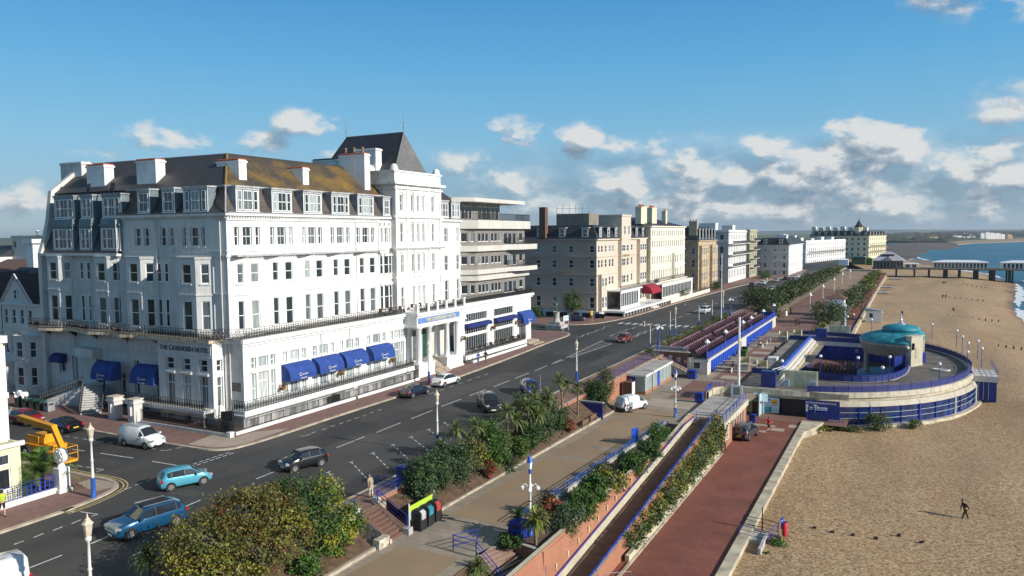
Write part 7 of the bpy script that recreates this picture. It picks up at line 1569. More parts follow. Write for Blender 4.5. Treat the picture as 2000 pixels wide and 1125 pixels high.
pole('flagpole', 'thick cream flagpole rising beside the framed notice board', -18.4, 97.1, -2.2, 10.2, .17, cat='flagpole'); pole('flagpole', 'tall thin white flagpole behind the deckchairs', -33.1, 155.7, 0, 14.2, .11, cat='flagpole')
for x, y, h, l in ((1270, 688, 4.0, 'plain white pole with blue base on the pavement above the kiosk'), (1309, 660, 4.6, 'plain white pole with blue base near the zebra crossing'), (1365, 640, 4.2, 'white pole with blue foot by the near crossing edge'), (1391, 628, 4.4, 'white pole with blue foot beyond the crossing')): p = G(x, y); pole('signal_pole', l, p.x, p.y, .1, h, .07, base='blue_paint')
for x, y, h, l in ((1338, 575+25, 3.2, 'striped crossing beacon post on the far pavement'), (1377, 618, 2.6, 'striped crossing beacon post on the near pavement')):
    p = G(x, y); t = pole('crossing_beacon', l, p.x, p.y, .1, h, .06, 'black_iron'); b = MB(); 
    for k in range(3): b.tube((p.x, p.y, .5+k*.8), (p.x, p.y, .85+k*.8), .065, 'offwhite', 8)
    b.ball((p.x, p.y, h+.2), .17, 'machine_yellow', 8); b.build('beacon', t)
pole('bus_stop_pole', 'slim grey bus stop pole beside the parked blue car', -35.8, 76.0, .1, 2.9, .045, 'metal')
pole('sign_post', 'slim grey post before the beige hotel', -60.5, 142.6, 0, 2.6, .05, 'metal')
board(-57.4, 133.4, .1, 1.9, 1.0, 'offwhite', 'white street sign on two posts at the side street beyond the hotel', 1.45, legs=1.9, face='pale_blue_panel'); board(-57.6, 147.3, .1, .7, .9, 'machine_yellow', 'yellow notice on a black post outside the glazed hotel porch', 1.3, legs=1.6, face=None)
board(-61.5, 120.5, .1, .7, 1.0, 'awning_blue', 'round-topped blue parking sign behind the last blue awning', 1.3, legs=2.0, face=None); board(-26, 196, -2.2, 1.1, 1.4, 'black_plastic', 'small black and white board at the shrub edge beyond the bandstand', 1.3, legs=.2)
p = G(1255, 700-35); t = thing('traffic_box', 'small yellow and white bollard sign at the crossing island', 'bollard', (-46.3, 146.6, 0)); b = MB(); b.cbox((-46.3, 146.6, .5), (.35, .35, 1.0), 'offwhite'); b.cbox((-46.3, 146.6, .6), (.37, .37, .4), 'machine_yellow'); b.build('body', t)
bin_(-55.3, 64.9, .12, 'black litter bin against the hotel area railing', m='black_iron', h=1.1)
# recycling bins and their green backboard
t = thing('recycling_board', 'lime green recycling sign panel behind the three black bins', 'sign', (-29.5, 43, -1.5)); b = MB(); b.box(-29.62, 41.9, -.2, -29.55, 44.8, .15, 'cloth_hiviz'); b.box(-29.62, 41.9, -.75, -29.55, 43.3, -.2, 'pale_blue_panel'); b.box(-29.62, 43.3, -.75, -29.55, 44.8, -.2, 'flower_red'); b.build('panel', t)
b = MB()
for y in (41.9, 44.95): b.tube((-29.6, y, -1.5), (-29.6, y, .35), .05, 'offwhite', 5)
b.build('post', t)
for i, (y, m_, l) in enumerate(((42.4, 'lead_flash', 'black recycling bin with grey hatch, nearest the steps'), (43.35, 'copper_patina', 'black recycling bin with turquoise hatch in the middle of three'), (44.3, 'flower_red', 'black recycling bin with red hatch, farthest from the steps'))):
    t = thing('recycling_bin', l, 'recycling bin', (-29.1, y, -1.5), group='black recycling bins by the garden steps'); b = MB(); b.prism([(-29.45, y-.38), (-28.75, y-.38), (-28.75, y+.38), (-29.45, y+.38)], -1.5, -.3, 'black_plastic'); b.add([(-29.45, y-.38, -.3), (-28.75, y-.38, -.3), (-28.75, y+.38, -.3), (-29.45, y+.38, -.3), (-29.35, y-.3, -.08), (-29.0, y-.3, -.12), (-29.0, y+.3, -.12), (-29.35, y+.3, -.08)], [(0, 1, 5, 4), (1, 2, 6, 5), (2, 3, 7, 6), (3, 0, 4, 7), (4, 5, 6, 7)], 'black_plastic'); b.build('body', t)
    b = MB(); b.quad((-28.74, y-.25, -.75), (-28.74, y+.25, -.75), (-28.74, y+.25, -.3), (-28.74, y-.25, -.3), m_); b.quad((-28.74, y-.25, -.295), (-28.74, y+.25, -.295), (-28.93, y+.22, -.14), (-28.93, y-.22, -.14), m_); b.build('hatch', t)
# things on the beach side of the lower promenade
t = thing('beach_steps', 'small timber steps with dark railings down to the shingle', 'steps', (-10, 61, -4.8)); b = MB(); b.box(-11.3, 58.6, -5.3, -9.0, 60.6, -4.75, 'stone_grey'); b.prism([(-9.2, 56.5), (-9.0, 56.5), (-9.0, 60.2), (-9.2, 60.2)], -5.6, -4.5, 'stone_grey'); b.build('platform', t)
b = MB(); railing(b, [(-11.0, 60.8, -4.7), (-8.4, 60.8, -4.9)], 1.0, 'black_iron', 'rails'); railing(b, [(-10.9, 58.6, -4.7), (-8.8, 58.6, -4.9), (-8.4, 60.8, -4.9)], 1.0, 'violet_rail', 'rails'); b.tube((-9.6, 60.9, -4.8), (-9.6, 60.9, -2.9), .05, 'black_iron', 5); b.build('railing', t)
t = thing('lifebuoy_stand', 'red and blue lifebuoy housing at the end of the beach steps', 'lifebuoy', (-7.9, 60.8, -5)); b = MB(); b.lathe((-7.9, 60.7, -4.3), [(.28, -.5), (.34, -.2), (.34, .3), (.2, .55)], 'cloth_red', 12, sx=.6); b.build('housing', t); b = MB(); b.lathe((-8.1, 60.9, -3.9), [(.3, -.4), (.34, .1), (.15, .45)], 'bright_blue', 10, sx=.4); b.lathe((-8.15, 60.8, -3.8), [(.18, -.2), (.2, .2)], 'globe_white', 8, sx=.6); b.build('cover', t)
pos = [(1590, 1034), (1625, 1042), (1665, 1048), (1710, 1054), (1755, 1048), (1800, 1062)]
for i, (x, y) in enumerate(pos): p = G(x, y, -5.05); b = MB(); b.cbox((p.x, p.y, -4.98), (.28, .12, .3), 'black_iron', .3); b.cbox((p.x+.12, p.y+.05, -4.94), (.1, .16, .3), 'wood_brown', .9); tag(b.build('groyne_post'), 'old dark groyne stump in the shingle, %s from the beach steps' % ('first', 'second', 'third', 'fourth', 'fifth', 'sixth')[i], 'groyne post', 'old groyne stumps in line on the beach')
for row, (x0, y0, x1, y1, n, l) in enumerate(((1730, 616, 1770, 618, 4, 'short row behind the spire'), (1850, 618, 1950, 628, 9, 'middle row'), (1855, 582, 1920, 588, 7, 'row beside the dark pair'), (1950, 677, 2010, 684, 5, 'row at the right edge'), (1880, 557, 1925, 562, 6, 'row nearest the pier'))):
    for i in range(n): p = G(x0+(x1-x0)*i/(n-1), y0+(y1-y0)*i/(n-1), -5.3); b = MB(); b.cbox((p.x, p.y, -5.15), (.22, .22, .6), 'black_iron', i*.4); tag(b.build('groyne_post'), 'dark groyne post in the %s, number %d from the left' % (l, i+1), 'groyne post', 'groyne posts in rows on the far beach')
# trolley cage and blue bins at the bottom
t = thing('storage_cage', 'pink wire mesh cage trolley on the red brick at the bottom edge', 'cage', (-16.2, 45.6, -4.7)); b = MB(); M('pink_wire', (.55, .40, .40), .5, .1)
T = frame((-16.6, 45.0, -4.7), radians(35))
b.T = T
for y in (0, .9):
    for i in range(15): b.tube((i*.13, y, .1), (i*.13+.05, y, 1.15), .012, 'pink_wire', 3)
    for z in (.1, .6, 1.15): b.tube((0, y, z), (1.9, y, z), .02, 'pink_wire', 4)
for i in range(7): b.tube((1.85, i*.15, .1), (1.9, i*.15, 1.15), .012, 'pink_wire', 3)
b.box(.4, .2, .5, .8, .5, .7, 'lead_flash'); b.build('mesh', t)
t = thing('rubbish_bin', 'blue and turquoise bin beside the wire cage at the bottom edge', 'bin', (-17.0, 45.0, -4.7)); b = MB(); b.lathe((-17.1, 44.9, -4.7), [(.3, 0), (.34, .8), (.2, .95), (.01, 1.0)], 'lamp_blue', 10); b.build('body', t); b = MB(); b.lathe((-16.9, 44.75, -4.7), [(.2, .3), (.26, .75), (.05, .9)], 'copper_patina', 10); b.build('lid', t)
# ================================================================== trees and plants
def leaves(b, blobs, n, size, mats, seed=1, clump=.42, k=9, inner=.55):
    """leaf-sized faces in clumps spread through the crown's volume"""
    R = random.Random(seed); vol = [r[3]*r[4]*r[5] for r in blobs]; tot = sum(vol); ids = [b.mi(m) for m in mats]; V = b.v; F = b.f; Mi = b.m; S = b.sm
    for (cx, cy, cz, rx, ry, rz), vv in zip(blobs, vol):
        m = max(20, int(n*vv/tot)); nc = max(4, int(k*(vv/tot*len(blobs))**.5)*3); cl = []
        for _ in range(nc):
            while True:
                x, y, z = R.uniform(-1, 1), R.uniform(-1, 1), R.uniform(-1, 1); d = sqrt(x*x+y*y+z*z)
                if .05 < d <= 1: break
            s = (inner+(1-inner)*R.random()**.6)/d; cl.append((x*s, y*s, z*s, R.choice(ids), R.uniform(.7, 1.25)))
        for _ in range(m):
            c = R.choice(cl); q = clump*c[4]; px = cx+(c[0]+R.gauss(0, .5)*q)*rx; py = cy+(c[1]+R.gauss(0, .5)*q)*ry; pz = cz+(c[2]+R.gauss(0, .42)*q)*rz
            nx, ny, nz = R.gauss(c[0]*.5, .6), R.gauss(c[1]*.5, .6), R.gauss(.55, .5); l = sqrt(nx*nx+ny*ny+nz*nz) or 1; nx /= l; ny /= l; nz /= l
            a = R.uniform(0, 6.28); tx, ty, tz = -ny*cos(a)-nx*nz*sin(a), nx*cos(a)-ny*nz*sin(a), (nx*nx+ny*ny)*sin(a); l = sqrt(tx*tx+ty*ty+tz*tz)+1e-5; s = size*R.uniform(.6, 1.3); tx *= s/l; ty *= s/l; tz *= s/l
            ux, uy, uz = (ny*tz-nz*ty)*.6, (nz*tx-nx*tz)*.6, (nx*ty-ny*tx)*.6; i = len(V)
            V += [Vector((px-tx, py-ty, pz-tz)), Vector((px+ux, py+uy, pz+uz)), Vector((px+tx, py+ty, pz+tz)), Vector((px-ux, py-uy, pz-uz))]
            F.append([i, i+1, i+2, i+3]); Mi.append(c[3] if R.random() < .8 else R.choice(ids)); S.append(False)
def limb(b, p, q, r, r2, m='bark', seg=3, wob=.15, R=random):
    p = Vector(p); q = Vector(q); a = p; ra = r
    for i in range(seg):
        t = (i+1)/seg; c = p.lerp(q, t)+Vector((R.uniform(-wob, wob), R.uniform(-wob, wob), 0))*(1 if i < seg-1 else 0); rc = lerp(r, r2, t); b.tube(a, c, ra, m, 7, rc); a = c; ra = rc
def plant(nm, cat, lab, base, blobs, n, size, mats, seed=1, trunk=.12, group=None, clump=.42, k=9, inner=.55, tm='bark', stems=4):
    R = random.Random(seed); t = thing(nm, lab, cat, base, 0, group); b = MB(); cz = sum(x[2] for x in blobs)/len(blobs)
    for j in range(stems):
        bl = blobs[j % len(blobs)]; limb(b, (base[0]+R.uniform(-.1, .1), base[1]+R.uniform(-.1, .1), base[2]-.2), (bl[0]+R.uniform(-.4, .4)*bl[3], bl[1]+R.uniform(-.4, .4)*bl[4], bl[2]+R.uniform(0, .5)*bl[5]), trunk, trunk*.3, tm, 3, .12, R)
    b.build('trunk', t); b = MB(); leaves(b, blobs, n, size, mats, seed, clump, k, inner); b.build('crown', t); return t
def bush(lab, x, y, z, r, h, n, mats, seed, size=.11, nm='shrub', group=None, ry=None):
    R = random.Random(seed); ry = ry or r; n = int(n*1.35); size *= .85; bl = [(x, y, z+h*.48, r*.85, ry*.85, h*.5)]
    for _ in range(4): bl.append((x+R.uniform(-.6, .6)*r, y+R.uniform(-.6, .6)*ry, z+h*R.uniform(.3, .72), r*R.uniform(.35, .55), ry*R.uniform(.35, .55), h*R.uniform(.25, .38)))
    return plant(nm, 'shrub', lab, (x, y, z), bl, n, size, mats, seed, .05, group, .5, 10, .6)
def rosette(b, c, r, n, seed, mats=('palm_green', 'leaf_olive'), w=.05, droop=1.0, up=.9):
    R = random.Random(seed); c = Vector(c)
    for i in range(n):
        a = R.uniform(0, 2*pi); e = R.uniform(-.75, 1.35)*up; L_ = r*R.uniform(.75, 1.12); d = Vector((cos(a)*cos(e), sin(a)*cos(e), sin(e))); s = Vector((-sin(a), cos(a), 0))*w; m = R.choice(mats)
        p1 = c+d*L_*.5; p2 = c+d*L_*.85+Vector((0, 0, -.12*droop*L_)); p3 = c+d*L_+Vector((0, 0, -.32*droop*L_))
        b.add([c-s*.4, c+s*.4, p1+s, p1-s, p2+s*.8, p2-s*.8, p3], [(0, 1, 2, 3), (3, 2, 4, 5), (5, 4, 6)], m)
def cordyline(lab, x, y, z, heads, r, seed, n=95, group='spiky cabbage palms in the shrub beds', mats=('palm_green', 'leaf_olive', 'palm_green')):
    t = thing('cabbage_palm', lab, 'palm', (x, y, z), 0, group); b = MB(); R = random.Random(seed); fork = Vector((x, y, z+min(h_[2] for h_ in heads)*.45))
    if len(heads) > 1: b.tube((x, y, z-.2), fork, .15, 'palm_trunk', 8, .12)
    for hx, hy, hh in heads: limb(b, fork if len(heads) > 1 else (x, y, z-.2), (x+hx, y+hy, z+hh), .12, .08, 'palm_trunk', 3, .06, R)
    b.build('trunk', t)
    for j, (hx, hy, hh) in enumerate(heads): b = MB(); rosette(b, (x+hx, y+hy, z+hh), r, n, seed+j, mats); b.build('crown', t)
    return t
gg, gd, go_, gy, gr, gm_, gx, gb = 'leaf_green', 'leaf_dark', 'leaf_olive', 'leaf_yellow', 'leaf_rust', 'leaf_mixed', 'leaf_grey', 'leaf_bright'
# the big autumn tree at the bottom and its neighbours
plant('autumn_tree', 'tree', 'big rust and olive leaved tree with bare twigs showing, at the bottom edge', (-32.3, 30.2, -.3), [(-32.6, 27.6, 2.1, 2.0, 2.1, 1.9), (-32.3, 29.9, 3.0, 1.9, 2.0, 1.6), (-32.0, 31.9, 2.6, 1.7, 1.6, 1.7), (-30.8, 29.6, 1.6, 1.7, 2.2, 1.5), (-31.2, 32.6, 1.2, 1.3, 1.5, 1.4), (-31.8, 26.6, .9, 1.7, 1.5, 1.4)], 21000, .09, [gr, gm_, go_, gm_, go_, gy], 3, .16, clump=.34, k=22, inner=.6, stems=12)
b = MB(); R_ = random.Random(4)
for i in range(60): a = R_.uniform(0, 6.28); p = Vector((-31.0, 30.2, .8)); q = p+Vector((cos(a)*1.2+.7, sin(a)*1.6, R_.uniform(.2, 1.6))); b.tube(p, q, .018, 'twig', 3, .008)
b.build('twigs', [o for o in col.objects if o.name == 'autumn_tree'][0])
plant('evergreen_bush', 'tree', 'dark green rounded evergreen between the rust tree and the yellow-green bush', (-32.2, 34.0, -.3), [(-32.3, 33.9, 2.3, 1.5, 1.5, 1.8), (-31.3, 34.6, 1.5, 1.2, 1.2, 1.5)], 5200, .10, [gd, gg, gd], 5, .12, clump=.38, k=16)
plant('golden_bush', 'tree', 'yellow-green bush on the right end of the big autumn tree', (-31.0, 36.2, -1.0), [(-31.7, 36.0, 2.1, 1.1, 1.1, 1.5), (-31.0, 37.2, .6, 1.0, .9, 1.2), (-30.7, 35.6, .1, .9, 1.3, 1.2)], 5200, .095, [gy, gy, gb, gg], 6, .10, clump=.38, k=14)
bush('mid green leafy bush at the foot of the autumn tree by the stone kerb', -30.6, 32.8, -1.4, 1.0, 1.7, 1600, [gg, gd, gb], 8)
for i, (x, y, z, h, l) in enumerate(((-35.9, 26.7, -.2, 1.6, 'leftmost pale spiky palm at the bottom edge'), (-34.8, 27.6, -.2, 1.9, 'middle pale spiky palm at the bottom edge'), (-33.9, 28.0, -.2, 1.4, 'right-hand pale spiky palm at the bottom edge beneath the autumn tree'))): cordyline(l, x, y, z, [(0, 0, h)], 1.05, 30+i, 120)
# shrub bed along the promenade
bush('rounded dark green bush nearest the garden steps', -31.2, 45.8, -.8, 1.35, 3.0, 3600, [gg, gd, gg, gx], 10)
bush('second rounded dark green bush behind the garden steps', -31.3, 48.2, -.7, 1.4, 2.7, 3400, [gd, gg, gx], 11)
bush('grey-green bush with pale tips beside the dark bushes', -30.8, 50.6, -.8, 1.4, 2.9, 3000, [gg, gx, gd], 12)
bush('olive and gold bush in the shrub bed before the twin palms', -30.9, 52.9, -.8, 1.2, 3.0, 2600, [go_, gy, gm_, gx], 13)
bush('bright green tall bush in the middle of the shrub bed', -30.6, 55.4, -.8, 1.45, 3.5, 4000, [gb, gg, gg], 14)
bush('red-leaved low shrub near the spiky flax', -29.9, 53.6, -1.1, .6, 1.3, 500, ['flower_red', gr, gg], 15)
bush('grey shrub with dry flower heads behind the flax', -31.3, 58.2, -.6, 1.1, 2.3, 1600, [gx, go_, gg], 16)
bush('dark glossy bush below the group of palms', -30.2, 62.0, -1.0, 1.2, 2.2, 2200, [gd, gg], 17)
bush('fresh green bush before the dark glossy bush', -30.1, 59.7, -1.1, .9, 1.7, 1300, [gg, gb, go_], 18)
bush('dark broad bush beside the last palms', -30.5, 65.2, -1.0, 1.35, 2.8, 2800, [gd, gg, gx], 19)
bush('pale olive tall bush rising over the palms', -31.6, 64.0, -.5, 1.5, 4.0, 3600, [go_, gx, gg], 20)
bush('olive bush beyond the tall palms', -31.4, 67.6, -.5, 1.3, 3.2, 2600, [go_, gg, gx], 21)
bush('small red shrub beside the benches', -30.0, 70.4, -1.3, .6, 1.2, 480, ['flower_red', gr], 22)
bush('wide dark bush before the benches', -30.7, 69.4, -1.0, 1.1, 2.2, 1900, [gd, gg], 23)
bush('dark green bush beyond the blue screen', -30.9, 81.0, -1.5, 1.3, 3.0, 3000, [gd, gg, gd], 24)
bush('feathery gold bush above the vending cabinet', -32.0, 86.4, -.8, 1.3, 3.1, 2400, [go_, gm_, gx], 25, size=.1)
bush('dark bush on the pavement edge behind the blue screen', -32.0, 82.2, -.5, 1.4, 2.2, 2200, [gd, gg], 26)
bush('small tuft on the brick wall at the kiosk end', -32.3, 107.5, .4, .6, 1.0, 350, [go_, gy], 27)
cordyline('twin-headed cabbage palm beside the parking bays', -31.8, 52.9, -.4, [(-.8, .1, 3.0), (.5, 1.0, 3.2)], 1.15, 40)
cordyline('low cabbage palm leaning over the pavement', -32.3, 50.8, -.2, [(-.4, 0, 1.8)], 1.0, 42, 110, mats=('palm_green', 'leaf_dark'))
cordyline('tall cabbage palm left of the palm group', -31.2, 59.5, -.6, [(.0, -.2, 3.5), (.6, .5, 2.6)], 1.2, 43)
cordyline('two-headed cabbage palm in the middle of the palm group', -30.3, 62.6, -.9, [(-.5, .1, 3.6), (.4, .5, 2.9)], 1.2, 44)
cordyline('three-headed cabbage palm at the far side of the palm group', -31.2, 66.2, -.6, [(-.7, .2, 3.8), (.5, .9, 3.5), (0, -.5, 2.9)], 1.15, 45)
cordyline('tall thin cabbage palm by the bus stop pole', -31.7, 72.6, -.5, [(-.3, 0, 3.9), (.5, .4, 3.3)], 1.1, 46); cordyline('single cabbage palm before the blue screen', -31.0, 75.2, -.9, [(0, 0, 3.0)], 1.0, 47)
t = thing('flax_plant', 'spiky striped flax clump at the edge of the tan promenade', 'flax', (-29.9, 57.2, -1.3)); b = MB(); rosette(b, (-30.0, 57.2, -1.3), 1.6, 130, 50, ('leaf_grey', 'leaf_green', 'leaf_grey'), .06, .7, 1.05); b.build('leaves', t)
# planting above the ramp
cordyline('spiky cabbage palm with shaggy dry skirt beside the globe lamp post', -20.9, 43.6, -1.7, [(0, 0, 1.9)], 1.15, 60, 170, mats=('palm_green', 'leaf_yellow', 'leaf_olive')); 
t = thing('banana_palm', 'small dark fan palm behind the blue bin', 'palm', (-22.5, 44.2, -1.5)); b = MB(); rosette(b, (-22.5, 44.4, -.1), .8, 40, 61, ('leaf_dark', 'palm_green'), .1, .6, .8); b.build('leaves', t); b = MB(); b.tube((-22.5, 44.4, -1.6), (-22.5, 44.4, -.1), .16, 'palm_trunk', 7); b.build('trunk', t)
bush('low dark creeper round the head of the striped steps', -22.3, 42.9, -1.6, .9, .8, 1000, [gd, gg], 62); bush('silver-grey shrub right of the spiky palm', -20.2, 47.2, -1.9, 1.05, 1.9, 2600, [gx, gx, gg], 63, size=.08)
bush('mid green shrub above the brick ramp wall', -20.25, 49.9, -1.7, 1.15, 2.0, 2600, [gg, gb, gg], 64); bush('dark green shrub with red berries by the promenade kerb', -22.2, 48.6, -1.5, .8, 1.5, 1200, [gd, gg, 'flower_red'], 65)
bush('round dark green shrub midway along the ramp wall', -20.4, 53.0, -1.7, 1.15, 2.1, 2600, [gd, gg, gb], 66); bush('pale olive shrub midway along the ramp wall', -20.2, 56.6, -1.8, 1.2, 1.6, 2200, [go_, gx, gy], 67)
bush('small olive tuft by the kerb midway along the ramp', -22.0, 58.6, -1.7, .8, 1.3, 900, [go_, gm_], 68); bush('broad green shrub below the blue sign panel', -20.4, 61.6, -1.9, 1.3, 1.9, 3000, [gg, gd, gb], 69)
bush('second broad green shrub below the blue sign panel', -20.2, 65.6, -1.9, 1.2, 1.7, 2400, [gg, gd], 70); bush('bright feathery shrub at the upper end of the ramp planting', -20.8, 70.6, -1.8, 1.2, 2.2, 2600, [gb, gg, gb], 71, size=.09)
bush('thin low plants in the gap near the top of the ramp', -21.4, 75.4, -2.0, .8, .7, 500, [gg, go_], 72)
# hanging hedge between ramp and lower promenade
bl = []; R_ = random.Random(9)
for i in range(34):
    y = 51.5+i*.87; zt = ramp_z(y)+1.05; zb = -4.35; h = zt-zb; bl.append((-17.2+R_.uniform(-.1, .15), y, zb+h*.62, .42, .75, h*.42)); bl.append((-17.0, y+.4, zb+h*.3, .38, .7, h*.32))
t = thing('hanging_hedge', 'mixed green and gold hedge hanging down the wall beside the red brick promenade', 'hedge', (-17.2, 65, -4.5)); b = MB(); leaves(b, bl, 15000, .10, [gg, gd, go_, gg, gx, gy], 12, .6, 3, .5); b.build('leaves', t)
t = thing('ivy', 'dark and red-tinged ivy spilling over the end of the toilet block roof', 'ivy', (-18, 81, -2.5)); b = MB(); leaves(b, [(-18.4, 81.1, -2.6, 1.1, .3, .9), (-17.2, 81.4, -2.4, .5, .4, .7), (-16.85, 82.4, -2.2, .2, 1.2, .35), (-16.85, 85, -2.1, .15, 1.6, .2)], 1700, .1, [gd, gd, go_, gm_], 14, .6, 6, .4); b.build('leaves', t)
t = thing('ivy', 'tall narrow climber at the top of the hanging hedge', 'climber', (-17.6, 79.5, -4)); b = MB(); leaves(b, [(-17.5, 79.3, -1.6, .5, .8, 1.2)], 1000, .1, [go_, gg, gy], 15, .6, 6, .4); b.build('leaves', t)
# bandstand foot plants
bush('dense green shrub growing from the shingle against the bandstand', -2.7, 102.2, -5.7, 1.6, 2.2, 2000, [gg, go_, gx], 80); bush('small shrub on the shingle right of the dense one', 1.2, 105.2, -5.7, .9, 1.1, 600, [go_, gg], 81); bush('long low green mat of plants by the blue sign', -6.6, 99.6, -5.6, 2.6, .7, 1600, [gg, go_], 82, ry=.7); bush('low yellowish weeds at the sea wall end', -9.0, 97.0, -5.0, 1.6, .25, 700, [go_, gy], 83, ry=1.0)
bush('small green weeds under the beach steps', -8.4, 59.4, -5.2, .8, .5, 420, [gb, gg], 84); bush('tiny weed tuft by the timber step wall', -8.7, 57.2, -5.2, .3, .3, 120, [gb, gg], 85)
for i, (x, y, z) in enumerate(((-22.6, 39.0, -2.0), (-22.0, 37.4, -2.3))): cordyline('pale spiky plant in the bed %s the striped steps' % ('beside', 'in front of')[i], x, y, z, [(0, 0, .5)], .9, 33+i, 80)
# wall planters at the roadside of the deckchairs
for i in range(11): y = 113+i*5.4; bush('yellow-green roadside planter shrub behind the deckchairs, number %d from the near end' % (i+1), -34.6, y, .1, .8, .9+.3*(i % 3), 420, [go_, gy, gg] if i % 2 else [gg, gb, go_], 90+i, ry=1.9, group='roadside planter shrubs behind the deckchairs')
# palm and railing by the cream corner building
t = thing('date_palm', 'feathery green palm beside the cream corner building', 'palm', (-56.4, 33.3, 0)); b = MB(); b.tube((-56.4, 33.3, 0), (-56.4, 33.3, 1.3), .3, 'palm_trunk', 9, .25); b.build('trunk', t); b = MB(); R_ = random.Random(77)
for i in range(52):
    a = R_.uniform(0, 6.28); e = R_.uniform(.1, 1.4); L_ = R_.uniform(2.6, 3.9); c = Vector((-56.4, 33.3, 1.3)); pts_ = []
    for k in range(8): s_ = k/7; pts_.append(c+Vector((cos(a)*cos(e)*L_*s_, sin(a)*cos(e)*L_*s_, sin(e)*L_*s_-1.1*s_*s_*L_*.45)))
    for p, q in zip(pts_, pts_[1:]):
        d = (q-p).normalized(); s = d.cross(Vector((0, 0, 1))).normalized()
        for u in (0, .33, .66):
            o_ = p.lerp(q, u)
            for sg_ in (-1, 1): w_ = s*sg_*.42+d*.25+Vector((0, 0, -.16)); b.add([o_-d*.03, o_+d*.04, o_+w_], [(0, 1, 2)], R_.choice(('leaf_bright', 'palm_green', 'leaf_green')))
b.build('fronds', t)
# dark seaside trees and shrubs beyond the terrace
def row(labf, cat, pts, n, mats, seed, size=.2):
    for i, (x, y, z, r, h) in enumerate(pts):
        R = random.Random(seed+i); bl = [(x, y, z+h*.5, r, r, h*.5)]+[(x+R.uniform(-.7, .7)*r, y+R.uniform(-.8, .8)*r, z+h*R.uniform(.35, .75), r*R.uniform(.4, .6), r*R.uniform(.4, .7), h*R.uniform(.25, .4)) for _ in range(5)]
        plant('seaside_tree', cat, labf[i] if isinstance(labf, list) else labf % (i+1), (x, y, z), bl, n, size, mats, seed+i, .12, 'dark seaside trees along the far promenade', .4, 12, .6)
row(['large round dark seaside tree just beyond the terrace', 'lower dark seaside bush on the promenade side of the large round tree', 'dark seaside bush on the road side behind the large round tree'], 'tree', [(-31.2, 190, -.4, 4.2, 6.0), (-28.8, 184, -2.2, 2.8, 3.6), (-32.6, 199, 0, 3.0, 4.4)], 3400, ['seaside_tree', gd, 'seaside_tree'], 100)
row('dark seaside tree in the long row, number %d beyond the large round tree', 'tree', [(-30.6+(i % 2)*.8, 210+i*11.5, -1.0, 2.7+.5*(i % 3), 4.6-(i*.1)+.6*(i % 2)) for i in range(15)], 1300, ['seaside_tree', gd, go_], 120, .26)
row(['wind-leaned pale green bush left of the wooden tower hut', 'dark bush behind the wind-leaned bush', 'bushy tree seaward of the octagonal hut', 'grey-green bush beyond the octagonal hut', 'far bush on the planted bank'], 'tree', [(-15.8, 186, -2.3, 3.2, 5.2), (-14.4, 194, -3, 2.6, 4.6), (-14.2, 226, -3, 2.8, 5.6), (-13.6, 240, -3, 2.6, 5.2), (-13.0, 262, -3, 2.8, 5.0)], 2000, ['seaside_tree', go_, gx, gg], 140, .2)
row('pale green clump on the bank towards the pier, number %d' , 'shrub', [(-13.6+(i % 2)*.6, 290+i*15, -3, 2.4, 3.4) for i in range(8)], 500, [gg, go_, gy], 160, .3)
b = MB(); R_ = random.Random(13)
for (x0, y0, x1, y1, n) in ((-33.0, 205, -28.8, 380, 5200), (-33, 380, -29, 440, 1600), (-17, 165, -15.8, 300, 1800)):
    for _ in range(n): x = R_.uniform(x0, x1); y = R_.uniform(y0, y1); s = R_.uniform(.2, .5); a = R_.uniform(0, 6.3); b.add([(x-cos(a)*s, y-sin(a)*s, -.6 if x < -20 else -2.6), (x+cos(a)*s, y+sin(a)*s, -.5 if x < -20 else -2.5), (x, y, (.0 if x < -20 else -2.0)+R_.uniform(.2, .9))], [(0, 1, 2)], R_.choice((gg, gd, go_, gy)))
kind(b.build('ground_cover'), 'stuff')
plant('street_tree', 'tree', 'small round tree in front of the beige hotel forecourt', (-65.2, 154.6, 0), [(-65.2, 154.6, 4.0, 1.9, 1.9, 2.3), (-64.6, 155.3, 2.8, 1.4, 1.4, 1.4)], 2600, .15, [gd, gg, gm_], 170, .16)
bush('dark round shrub by the white gate of the beige hotel', -72.5, 151, 0, 1.6, 2.6, 1200, [gd, gg], 171, .15); bush('clipped hedge before the brown stone hotel', -57.2, 218, .1, 1.6, 2.4, 1500, [gd, gg], 172, .16, 'hedge', ry=6); bush('clipped hedge before the white veranda hotel', -55.0, 252, .1, 1.6, 2.6, 1500, [gd, gg], 173, .18, 'hedge', ry=7); bush('dark hedge before the white corner house', -50.6, 318, .1, 2, 3.0, 1500, [gd, gg], 174, .2, 'hedge', ry=9)
bush('reddish climber at the corner of the brown stone hotel', -58.2, 204, .1, 1.2, 4.2, 900, [gr, gm_], 175, .16)
